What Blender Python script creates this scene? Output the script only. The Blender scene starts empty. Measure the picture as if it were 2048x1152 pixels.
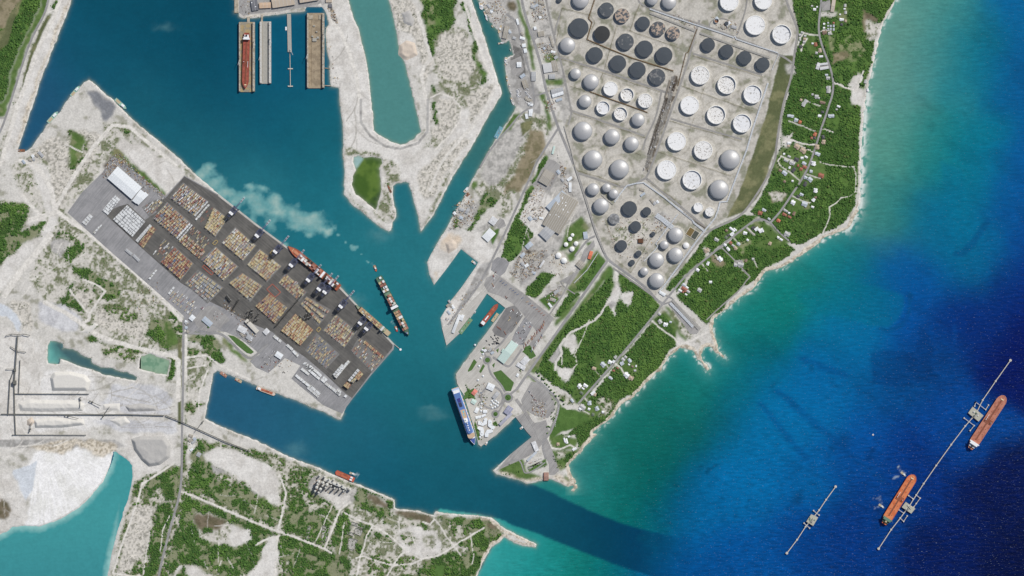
import bpy, math, random
import numpy as np
random.seed(7); rng = np.random.default_rng(7)
scene = bpy.context.scene
COL = scene.collection
S = 2.4                                   # metres per photograph pixel
def P(x, y): return ((x - 1024.0) * S, (576.0 - y) * S)

# ---------------------------------------------------------------- camera
CAM_H = 15000.0
cam_d = bpy.data.cameras.new('camera'); cam = bpy.data.objects.new('camera', cam_d); COL.objects.link(cam)
cam.location = (0, 0, CAM_H); cam.rotation_euler = (0, 0, 0)
cam_d.sensor_width = 36.0; cam_d.lens = 36.0 * CAM_H / (2048 * S)
cam_d.clip_start = 100.0; cam_d.clip_end = 80000.0
scene.camera = cam
# ---------------------------------------------------------------- sky, sun, exposure
SUN_EL, SUN_AZ = math.radians(48), math.radians(45)
world = bpy.data.worlds.new('World'); scene.world = world; world.use_nodes = True
wn = world.node_tree; wn.nodes.clear()
sky = wn.nodes.new('ShaderNodeTexSky'); sky.sky_type = 'NISHITA'; sky.sun_disc = False
sky.sun_elevation = SUN_EL; sky.sun_rotation = SUN_AZ; sky.air_density = 1.0; sky.dust_density = 1.5
bg = wn.nodes.new('ShaderNodeBackground'); bg.inputs['Strength'].default_value = 0.075
wo = wn.nodes.new('ShaderNodeOutputWorld')
wn.links.new(sky.outputs[0], bg.inputs[0]); wn.links.new(bg.outputs[0], wo.inputs[0])
sd_ = bpy.data.lights.new('sun', 'SUN'); sd_.energy = 3.3; sd_.angle = math.radians(0.53); sd_.color = (1.0, 0.96, 0.90)
sun = bpy.data.objects.new('sun', sd_); COL.objects.link(sun)
sun.location = (3000, 3000, 4000)
from mathutils import Vector
_d = Vector((math.sin(SUN_AZ) * math.cos(SUN_EL), math.cos(SUN_AZ) * math.cos(SUN_EL), math.sin(SUN_EL)))
sun.rotation_euler = _d.to_track_quat('Z', 'Y').to_euler()
vs = scene.view_settings; vs.view_transform = 'Standard'; vs.look = 'None'; vs.exposure = 0.0; vs.gamma = 1.0; vs.use_curve_mapping = False
scene.cycles.max_bounces = 5; scene.cycles.diffuse_bounces = 2; scene.cycles.glossy_bounces = 2

# ---------------------------------------------------------------- colours and materials
def lin(c):
    c = np.asarray(c, float) / 255.0
    return np.where(c <= 0.04045, c / 12.92, ((c + 0.055) / 1.055) ** 2.4)
MATS = {}
def mat(name, rgb, rough=0.8, var=0.12, scale=0.12, metal=0.0, rgb2=None, thr=0.5, scale2=0.05, soft=0.06, spec=0.3, bump=0.0):
    """plain surface with a fine tone variation; rgb2 = second colour (dirt, rust) in irregular patches"""
    if name in MATS: return MATS[name]
    m = bpy.data.materials.new(name); m.use_nodes = True; t = m.node_tree; n = t.nodes; l = t.links
    b = n['Principled BSDF']; b.inputs['Roughness'].default_value = rough; b.inputs['Metallic'].default_value = metal
    b.inputs['Specular IOR Level'].default_value = spec
    g = n.new('ShaderNodeNewGeometry')
    col = n.new('ShaderNodeRGB'); r = lin(rgb); col.outputs[0].default_value = (r[0], r[1], r[2], 1); out = col.outputs[0]
    if rgb2 is not None:
        nz = n.new('ShaderNodeTexNoise'); nz.inputs['Scale'].default_value = scale2; nz.inputs['Detail'].default_value = 4
        l.new(g.outputs['Position'], nz.inputs['Vector'])
        mr = n.new('ShaderNodeMapRange'); mr.inputs[1].default_value = thr - soft; mr.inputs[2].default_value = thr + soft
        l.new(nz.outputs[0], mr.inputs[0])
        mx = n.new('ShaderNodeMix'); mx.data_type = 'RGBA'; r2 = lin(rgb2)
        l.new(mr.outputs[0], mx.inputs[0]); l.new(out, mx.inputs[6]); mx.inputs[7].default_value = (r2[0], r2[1], r2[2], 1); out = mx.outputs[2]
    if var > 0:
        nz = n.new('ShaderNodeTexNoise'); nz.inputs['Scale'].default_value = scale; nz.inputs['Detail'].default_value = 3
        l.new(g.outputs['Position'], nz.inputs['Vector'])
        mr = n.new('ShaderNodeMapRange'); mr.inputs[1].default_value = 0.3; mr.inputs[2].default_value = 0.7
        mr.inputs[3].default_value = 1 - var; mr.inputs[4].default_value = 1 + var
        l.new(nz.outputs[0], mr.inputs[0])
        mx = n.new('ShaderNodeMix'); mx.data_type = 'RGBA'; mx.blend_type = 'MULTIPLY'; mx.inputs[0].default_value = 1
        l.new(out, mx.inputs[6]); l.new(mr.outputs[0], mx.inputs[7]); out = mx.outputs[2]
    l.new(out, b.inputs['Base Color'])
    MATS[name] = m; return m

# ---------------------------------------------------------------- mesh builder
class MB:
    def __init__(s): s.v = []; s.f = []; s.mi = []; s.mats = []
    def m(s, material):
        if material not in s.mats: s.mats.append(material)
        return s.mats.index(material)
    def add(s, vs, fs, material):
        o = len(s.v); k = s.m(material); s.v += vs
        for f in fs: s.f.append(tuple(i + o for i in f)); s.mi.append(k)
    def box(s, cx, cy, z0, z1, lx, ly, material, a=0.0, taper=1.0):
        c, sn = math.cos(a), math.sin(a); vs = []
        for z, k in ((z0, 1.0), (z1, taper)):
            for sx, sy in ((-1, -1), (1, -1), (1, 1), (-1, 1)):
                x, y = sx * lx / 2 * k, sy * ly / 2 * k
                vs.append((cx + x * c - y * sn, cy + x * sn + y * c, z))
        s.add(vs, [(0, 3, 2, 1), (4, 5, 6, 7), (0, 1, 5, 4), (1, 2, 6, 5), (2, 3, 7, 6), (3, 0, 4, 7)], material)
    def prism(s, pts, z0, z1, material, bottom=False, topm=None):
        n = len(pts)
        if sum(pts[i][0] * pts[(i + 1) % n][1] - pts[(i + 1) % n][0] * pts[i][1] for i in range(n)) < 0: pts = pts[::-1]
        vs = [(x, y, z0) for x, y in pts] + [(x, y, z1) for x, y in pts]
        s.add(vs, [(i, (i + 1) % n, n + (i + 1) % n, n + i) for i in range(n)], material)
        s.add([(x, y, z1) for x, y in pts], [tuple(range(n))], topm or material)
        if bottom: s.add([(x, y, z0) for x, y in pts], [tuple(range(n))[::-1]], material)
    def cyl(s, cx, cy, z0, z1, r, material, n=12, r1=None, top=True):
        r1 = r if r1 is None else r1
        vs = [(cx + r * math.cos(2 * math.pi * i / n), cy + r * math.sin(2 * math.pi * i / n), z0) for i in range(n)]
        vs += [(cx + r1 * math.cos(2 * math.pi * i / n), cy + r1 * math.sin(2 * math.pi * i / n), z1) for i in range(n)]
        fs = [(i, (i + 1) % n, n + (i + 1) % n, n + i) for i in range(n)]
        if top: fs.append(tuple(range(n, 2 * n)))
        s.add(vs, fs, material)
    def beam(s, p, q, w, h, material):
        p, q = Vector(p), Vector(q); d = q - p
        if d.length < 1e-6: return
        d.normalize(); up = Vector((0, 0, 1)) if abs(d.z) < 0.95 else Vector((0, 1, 0))
        x = d.cross(up).normalized() * (w / 2); y = x.cross(d).normalized() * (h / 2)
        vs = [tuple(b + sx * x + sy * y) for b in (p, q) for sx, sy in ((-1, -1), (1, -1), (1, 1), (-1, 1))]
        s.add(vs, [(0, 3, 2, 1), (4, 5, 6, 7), (0, 1, 5, 4), (1, 2, 6, 5), (2, 3, 7, 6), (3, 0, 4, 7)], material)
    def mesh(s, name):
        me = bpy.data.meshes.new(name); me.from_pydata(s.v, [], s.f)
        for k in s.mats: me.materials.append(k)
        me.polygons.foreach_set('material_index', s.mi); me.update(); return me
    def obj(s, name, parent=None, loc=(0, 0, 0), rz=0.0):
        o = bpy.data.objects.new(name, s.mesh(name)); COL.objects.link(o); o.location = loc; o.rotation_euler = (0, 0, rz)
        if parent is not None: o.parent = parent
        return o
def tag(o, label=None, cat=None, group=None, kind=None):
    if label: o['label'] = label
    if cat: o['category'] = cat
    if group: o['group'] = group
    if kind: o['kind'] = kind
    return o
def thing(name, label, cat, loc, rz=0.0, group=None):
    o = bpy.data.objects.new(name, None); COL.objects.link(o); o.location = loc; o.rotation_euler = (0, 0, rz)
    o.empty_display_size = 5
    return tag(o, label, cat, group)
def copy_tree(o, parent=None):
    c = o.copy(); COL.objects.link(c)
    if parent is not None: c.parent = parent
    for ch in o.children: copy_tree(ch, c)
    return c
ORD = ['first', 'second', 'third', 'fourth', 'fifth', 'sixth', 'seventh', 'eighth', 'ninth', 'tenth', 'eleventh', 'twelfth', 'thirteenth',
       'fourteenth', 'fifteenth', 'sixteenth', 'seventeenth', 'eighteenth', 'nineteenth', 'twentieth', 'twenty-first', 'twenty-second',
       'twenty-third', 'twenty-fourth', 'twenty-fifth', 'twenty-sixth']
def rd(s): return [tuple(float(v) for v in p.split(',')) for p in s.split()]
def W(pts): return [P(*p) for p in pts]

# ---------------------------------------------------------------- noise
def vnoise(x, y, seed):
    xi = np.floor(x).astype(np.int64); yi = np.floor(y).astype(np.int64); fx = x - xi; fy = y - yi
    fx = fx * fx * (3 - 2 * fx); fy = fy * fy * (3 - 2 * fy)
    T = np.random.default_rng(seed).random(65536)
    def h(a, b): return T[((a * 7919 + b * 104729) & 65535)]
    return (h(xi, yi) * (1 - fx) + h(xi + 1, yi) * fx) * (1 - fy) + (h(xi, yi + 1) * (1 - fx) + h(xi + 1, yi + 1) * fx) * fy
def fbm(x, y, wl, octv=4, seed=1, gain=0.5):
    o = 0; a = 1; t = 0
    for k in range(octv):
        o = o + a * vnoise(x / wl + 31.7 * k, y / wl + 17.3 * k, seed + k); t += a; a *= gain; wl *= 0.5
    return o / t
def inside(poly, X, Y):
    m = np.zeros(X.shape, bool); n = len(poly)
    for i in range(n):
        x0, y0 = poly[i]; x1, y1 = poly[(i + 1) % n]
        if y0 == y1: continue
        c = (Y < y0) != (Y < y1)
        m ^= c & (X < (x1 - x0) * (Y - y0) / (y1 - y0) + x0)
    return m
# ================================================================ THE SETTING: land and water
G = 5.0 / 3.0
gx = np.arange(-60, 2110, G); gy = np.arange(-60, 1214, G)
NX, NY = len(gx), len(gy); GX, GY = np.meshgrid(gx, gy)
L_WEST = rd('-90,-90 150,-90 143,0 133,30 120,62 107,95 97,120 85,150 75,180 66,210 56,240 46,270 40,288 36,300 40,304 52,302 64,294 75,278 88,262 93,252 97,245 112,233 122,222 130,205 141,193 150,183 160,175 170,163 178,160 185,164 200,178 230,203 250,225 290,260 325,288 345,305 385,343 425,378 437,388 512,447 574,493 680,573 789,688 787,699 744,748 704,799 692,815 686,828 682,840 668,834 652,826 636,819 624,816 590,800 552,786 530,777 512,771 470,754 435,741 426,747 425,761 420,785 415,808 411,826 410,837 430,848 470,864 512,881 539,894 567,909 595,920 622,929 670,950 717,969 760,987 789,1000 790,1015 800,1019 837,1021 858,1028 869,1031 868,1028 872,1024 900,1027 937,1030 965,1032 982,1036 997,1046 1007,1056 1024,1065 1049,1076 1066,1084 1073,1089 1071,1095 1062,1094 1046,1091 1030,1086 1016,1079 1009,1075 998,1084 984,1094 975,1108 966,1124 960,1138 954,1152 945,1175 930,1240 -90,1240')
L_MID = rd('469,-90 469,26 477,26 479,32 485,36 500,36 512,35 530,32 544,30 575,26 609,22 613,14 644,14 652,24 656,36 657,50 652,58 651,66 652,80 654,100 658,120 660,145 662,172 677,175 679,200 684,237 687,288 685,313 689,338 688,388 704,408 737,435 762,455 777,463 783,460 784,445 794,433 792,420 789,413 786,400 785,388 786,373 792,367 805,364 818,365 824,388 834,423 842,463 846,459 867,430 887,388 912,343 947,288 974,237 1004,187 1003,180 999,170 987,135 969,75 954,32 943,0 935,-90')
L_EAST = rd('955,-90 957,0 964,8 973,28 980,44 985,46 986,52 996,60 1001,80 1003,86 1012,85 1016,80 1019,80 1022,92 1026,110 1019,113 1009,118 1009,130 1012,150 1016,170 1022,190 1026,205 1031,214 1028,222 1020,235 984,290 962,330 937,374 932,388 917,413 892,458 862,508 854,525 859,550 868,570 895,535 922,498 956,525 952,533 922,576 902,601 881,636 884,656 893,691 922,664 974,587 1011,616 982,653 912,748 914,766 920,778 927,788 951,864 957,889 962,893 994,868 1031,834 1054,864 1063,874 1024,906 986,941 994,949 1010,953 1024,957 1054,967 1070,965 1084,961 1096,957 1106,959 1136,974 1146,970 1151,964 1147,955 1141,946 1138,931 1142,924 1149,917 1164,901 1172,890 1184,878 1196,869 1184,866 1199,853 1212,846 1224,836 1231,826 1238,816 1244,808 1264,797 1270,789 1276,783 1291,768 1300,758 1306,751 1321,741 1326,730 1336,716 1346,706 1359,697 1370,696 1384,701 1392,711 1399,721 1408,734 1415,743 1419,738 1411,728 1406,720 1403,711 1404,701 1409,694 1416,692 1426,699 1434,706 1442,713 1449,716 1441,706 1437,701 1436,692 1434,683 1430,672 1426,663 1425,650 1429,636 1444,626 1458,613 1474,601 1490,588 1509,576 1514,566 1526,548 1538,540 1568,534 1590,518 1606,508 1626,493 1646,478 1662,470 1676,465 1688,462 1696,458 1702,449 1706,438 1712,430 1716,423 1719,406 1721,388 1722,360 1721,338 1722,310 1723,288 1726,250 1728,230 1730,212 1733,192 1736,175 1743,145 1750,112 1753,100 1761,62 1768,44 1776,27 1793,0 1810,-40 1820,-90')
L_ISLE = [rd('1141,979 1147,976 1150,979 1147,983 1142,982'), rd('1147,971 1153,969 1154,975 1150,977')]
H_LAKE = rd('-90,1095 0,1069 12,1064 25,1054 50,1052 77,1054 100,1046 125,1036 160,1014 182,991 205,964 215,945 222,926 224,914 226,904 232,904 247,914 260,924 265,931 264,959 257,994 250,1014 240,1046 225,1101 215,1152 200,1240 -90,1240')
H_LAG = rd('690,-90 697,0 704,27 712,46 719,65 728,105 733,128 737,150 742,200 749,260 754,266 762,271 773,279 784,285 800,289 812,287 822,282 833,272 842,264 840,250 837,237 822,175 812,135 799,100 789,45 778,0 765,-90')
H_POND = rd('100,681 120,684 126,687 126,697 132,696 155,701 162,710 182,717 184,725 202,734 225,736 237,742 256,745 268,750 274,754 272,762 256,759 212,750 187,741 155,731 144,726 121,717 119,729 97,726 94,715 96,692')
H_POND2 = rd('282,711 300,708 325,716 340,721 335,751 312,746 277,738 280,721')
H_ALGAE = rd('707,314 716,311 727,315 745,313 762,318 764,326 758,338 761,360 762,383 759,398 752,423 747,418 737,408 722,396 712,388 704,370 706,352 711,340 707,325')
SOLID = [L_WEST, L_MID, L_EAST] + L_ISLE; HOLES = [H_LAKE, H_LAG, H_POND, H_POND2, H_ALGAE]
wx = (fbm(GX, GY, 14, 4, 11) - 0.5); wy = (fbm(GX, GY, 14, 4, 23) - 0.5)
NAT = np.clip(fbm(GX, GY, 10, 3, 5), 0, 1)
def edge_dist(poly, R=44):
    D = np.full(GX.shape, 1e3)
    n = len(poly)
    for i in range(n):
        (x0, y0), (x1, y1) = poly[i], poly[(i + 1) % n]
        i0 = max(0, int((min(x0, x1) - R + 60) / G)); i1 = min(NX, int((max(x0, x1) + R + 60) / G) + 2)
        j0 = max(0, int((min(y0, y1) - R + 60) / G)); j1 = min(NY, int((max(y0, y1) + R + 60) / G) + 2)
        if i0 >= i1 or j0 >= j1: continue
        X = GX[j0:j1, i0:i1]; Y = GY[j0:j1, i0:i1]; dx, dy = x1 - x0, y1 - y0; L2 = dx * dx + dy * dy + 1e-9
        t = np.clip(((X - x0) * dx + (Y - y0) * dy) / L2, 0, 1)
        D[j0:j1, i0:i1] = np.minimum(D[j0:j1, i0:i1], np.hypot(X - x0 - t * dx, Y - y0 - t * dy))
    return D
land = np.zeros(GX.shape, bool); DIST = np.full(GX.shape, 1e3)
for p in SOLID: land |= inside(p, GX, GY); DIST = np.minimum(DIST, edge_dist(p))
for p in HOLES: land &= ~inside(p, GX, GY); DIST = np.minimum(DIST, edge_dist(p))
SD = np.where(land, DIST, -DIST)                       # px, + on land
# rough natural shores; straight quays stay straight
quay = np.zeros(GX.shape, bool)
for q in ('430,380 520,440 800,680 800,705 700,830 640,800 500,500', '905,740 935,770 960,880 965,900 1030,820 1075,870 1000,935 990,920 1050,870 1000,820', '850,500 935,480 1000,560 1030,610 880,700', '460,20 660,20 660,0 460,0'):
    quay |= inside(rd(q), GX, GY)
SDn = SD + np.where(quay, 0.0, (fbm(GX, GY, 9, 4, 41) - 0.5) * np.where(GX > 1140, 7.0, 4.2))

LANDC = np.zeros(GX.shape + (3,)); RELIEF = np.zeros(GX.shape); VEG = np.zeros(GX.shape); GRASSY = np.zeros(GX.shape)
n1 = fbm(GX, GY, 60, 5, 61); n2 = fbm(GX, GY, 9, 4, 71); n3 = fbm(GX, GY, 3.4, 2, 81); n4 = fbm(GX, GY, 24, 4, 91); white_n = rng.random(GX.shape)
def mix(a, b, t): return a * (1 - t[..., None]) + b * t[..., None]
def step(x, a, b): return np.clip((x - a) / (b - a), 0, 1)
def tex(kind, sl):
    """colour, relief (m), tree density of a ground kind on a slice of the grid"""
    a, b, c, d, w = n1[sl], n2[sl], n3[sl], n4[sl], white_n[sl]
    o = np.ones(a.shape + (3,)); z = np.zeros(a.shape); v = np.zeros(a.shape)
    if kind == 'sand':
        col = mix(o * lin((205, 202, 195)), o * lin((184, 181, 172)), step(d * .6 + b * .4, .48, .68) * .8); col = mix(col, o * lin((146, 145, 128)), step(b * .5 + d * .5, .59, .68) * .7); z = (b - .5) * .45
    elif kind == 'white': col = mix(o * lin((217, 214, 208)), o * lin((200, 196, 189)), step(d * .6 + b * .4, .42, .66)); col = col * (1 - .06 * step(.014 - np.abs(a - .5), 0, .012))[..., None]; z = (b - .5) * .5
    elif kind == 'track': col = mix(o * lin((224, 220, 212)), o * lin((208, 204, 196)), step(c, .35, .7)); z = z + .1
    elif kind == 'chalk': col = mix(o * lin((222, 220, 216)), o * lin((206, 204, 200)), step(d * .6 + b * .4, .42, .64)); col = col * (1 - .05 * step(.014 - np.abs(d - .5), 0, .012))[..., None]
    elif kind == 'fan': rad = np.arctan2(GY[sl] - 880, GX[sl] - 84); s_ = vnoise(rad * 60, np.hypot(GY[sl] - 880, GX[sl] - 84) / 40, 5); col = mix(o * lin((236, 235, 233)), o * lin((222, 221, 216)), step(s_ * .35 + d * .65, .42, .66)); z = z + .3
    elif kind == 'palegrey': col = mix(o * lin((206, 206, 207)), o * lin((188, 188, 190)), step(d * .6 + b * .4, .42, .62)); z = (b - .5) * .9
    elif kind == 'rut': col = mix(o * lin((176, 172, 164)), o * lin((158, 154, 146)), step(c, .4, .7)); z = z - .2
    elif kind == 'woodsw': t = step(d * .45 + b * .55, .50, .60); col = mix(mix(o * lin((60, 84, 44)), o * lin((92, 116, 64)), step(b, .44, .66)), o * lin((146, 145, 120)), t * .75); z = z; v = 1 - .86 * t
    elif kind == 'tan': col = mix(o * lin((212, 196, 176)), o * lin((204, 194, 180)), step(d, .4, .6)); z = (b - .5) * 2
    elif kind == 'slate': col = mix(o * lin((128, 130, 134)), o * lin((150, 151, 153)), step(d * .5 + b * .5, .48, .62)); z = (c - .5) * .8
    elif kind == 'gravel': col = mix(o * lin((178, 176, 172)), o * lin((152, 150, 146)), step(b, .4, .65)); z = (b - .5) * .6
    elif kind == 'greyyard': col = mix(o * lin((190, 187, 181)), o * lin((156, 154, 149)), step(b * .6 + c * .4, .42, .66)); z = (c - .5) * .5
    elif kind == 'rubble':
        col = mix(o * lin((207, 202, 192)), o * lin((158, 155, 145)), step(c, .5, .72)); col = mix(col, o * lin((96, 100, 80)), step(w, .86, .95) * step(b, .4, .6)); z = (c - .5) * 3.4
    elif kind == 'scrub':
        t = step(b * .6 + c * .4, .38, .54); col = mix(o * lin((196, 192, 181)), o * lin((104, 112, 80)), t); z = (c - .5) * 1.4; v = t * .62
    elif kind == 'scrub2':
        t = step(d * .3 + b * .4 + c * .3, .44, .57); col = mix(o * lin((202, 198, 189)), o * lin((122, 126, 100)), t); z = (c - .5) * 1.6; v = t * .34
    elif kind == 'grass': col = mix(o * lin((98, 122, 68)), o * lin((82, 107, 56)), step(b, .35, .65)); col = mix(col, o * lin((150, 146, 116)), step(d, .62, .72) * .5)
    elif kind == 'lawn': col = mix(o * lin((86, 116, 60)), o * lin((76, 106, 53)), step(b, .35, .65))
    elif kind == 'olive': col = mix(o * lin((98, 104, 72)), o * lin((126, 126, 92)), step(d * .6 + b * .4, .46, .62)); col = mix(col, o * lin((82, 92, 62)), step(a, .5, .7) * .6)
    elif kind == 'brown': col = mix(o * lin((146, 136, 112)), o * lin((120, 114, 88)), step(b, .4, .62)); v = step(b, .6, .7) * .1
    elif kind == 'heath': col = mix(o * lin((120, 110, 92)), o * lin((100, 94, 74)), step(b, .4, .62))
    elif kind == 'stain': col = mix(o * lin((98, 90, 80)), o * lin((178, 172, 160)), step(c * .5 + b * .5, .44, .6))
    elif kind == 'tank':
        col = mix(o * lin((193, 189, 180)), o * lin((168, 164, 154)), step(d * .5 + b * .5, .42, .62)); col = mix(col, o * lin((136, 138, 118)), step(d * .55 + b * .45, .55, .63) * .7)
    elif kind == 'ring': col = mix(o * lin((203, 199, 190)), o * lin((186, 182, 172)), step(c, .4, .7)); z = z + .5
    elif kind == 'bund': col = mix(o * lin((150, 145, 128)), o * lin((112, 110, 90)), step(b, .45, .65)); z = z + 2.0
    elif kind in ('wood', 'woodthin'):
        t = step(d * .5 + b * .5, .58, .66)
        col = mix(o * lin((62, 88, 44)), o * lin((90, 120, 60)), step(b, .44, .66)); v = (1 - .8 * t) * (1.0 if kind == 'wood' else .55)
        if kind == 'woodthin': col = mix(col, o * lin((150, 148, 118)), t * .7)
    elif kind == 'rock': col = mix(o * lin((214, 205, 189)), o * lin((168, 158, 140)), step(c, .42, .66)); z = (c - .5) * 3.0
    elif kind == 'slurry': col = o * lin((203, 208, 213))
    elif kind == 'asph': col = mix(o * lin((152, 150, 148)), o * lin((130, 128, 126)), step(b, .4, .65))
    elif kind == 'dark': col = mix(o * lin((126, 124, 121)), o * lin((96, 95, 93)), step(b, .4, .65))
    return col, z, v
def blur(m, k):
    for _ in range(k):
        p = np.pad(m, 1, mode='edge'); m = (p[:-2, 1:-1] + p[2:, 1:-1] + p[1:-1, :-2] + p[1:-1, 2:] + 2 * m) / 6
    return m
def put(kind, mask, sl, zmul=1.0):
    col, z, v = tex(kind, sl)
    LANDC[sl] = mix(LANDC[sl], col, mask); RELIEF[sl] = RELIEF[sl] * (1 - mask) + z * mask * zmul; VEG[sl] = VEG[sl] * (1 - mask) + v * mask
def area(kind, pts, warp=5.0, soft=1, alpha=1.0):
    pts = rd(pts) if isinstance(pts, str) else pts
    xs = [p[0] for p in pts]; ys = [p[1] for p in pts]; R = warp + 4
    i0 = max(0, int((min(xs) - R + 60) / G)); i1 = min(NX, int((max(xs) + R + 60) / G) + 2); j0 = max(0, int((min(ys) - R + 60) / G)); j1 = min(NY, int((max(ys) + R + 60) / G) + 2)
    if i0 >= i1 or j0 >= j1: return
    sl = (slice(j0, j1), slice(i0, i1))
    m = inside(pts, GX[sl] + wx[sl] * warp * 2, GY[sl] + wy[sl] * warp * 2).astype(float)
    put(kind, blur(m, soft) * alpha, sl)
def path(kind, pts, w, soft=.9, warp=1.0, alpha=1.0, rad=None):
    pts = rd(pts) if isinstance(pts, str) else pts
    for (x0, y0), (x1, y1) in zip(pts[:-1], pts[1:]):
        R = w / 2 + soft + warp + 2
        i0 = max(0, int((min(x0, x1) - R + 60) / G)); i1 = min(NX, int((max(x0, x1) + R + 60) / G) + 2); j0 = max(0, int((min(y0, y1) - R + 60) / G)); j1 = min(NY, int((max(y0, y1) + R + 60) / G) + 2)
        if i0 >= i1 or j0 >= j1: continue
        sl = (slice(j0, j1), slice(i0, i1)); X = GX[sl] + wx[sl] * warp * 2; Y = GY[sl] + wy[sl] * warp * 2; dx, dy = x1 - x0, y1 - y0
        t = np.clip(((X - x0) * dx + (Y - y0) * dy) / (dx * dx + dy * dy + 1e-9), 0, 1); D = np.hypot(X - x0 - t * dx, Y - y0 - t * dy)
        put(kind, np.clip((w / 2 + soft / 2 - D) / soft, 0, 1) * alpha, sl)
def disc(kind, x, y, r, soft=1.5, alpha=1.0, r0=0.0):
    R = r + soft + 2; i0 = max(0, int((x - R + 60) / G)); i1 = min(NX, int((x + R + 60) / G) + 2); j0 = max(0, int((y - R + 60) / G)); j1 = min(NY, int((y + R + 60) / G) + 2)
    if i0 >= i1 or j0 >= j1: return
    sl = (slice(j0, j1), slice(i0, i1)); D = np.hypot(GX[sl] - x, GY[sl] - y)
    m = np.clip((r - D) / soft, 0, 1)
    if r0: m *= np.clip((D - r0) / soft, 0, 1)
    put(kind, m * alpha, sl)
FULL = (slice(0, NY), slice(0, NX))
_c, _z, _v = tex('sand', FULL); LANDC[:] = _c; RELIEF[:] = _z
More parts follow.
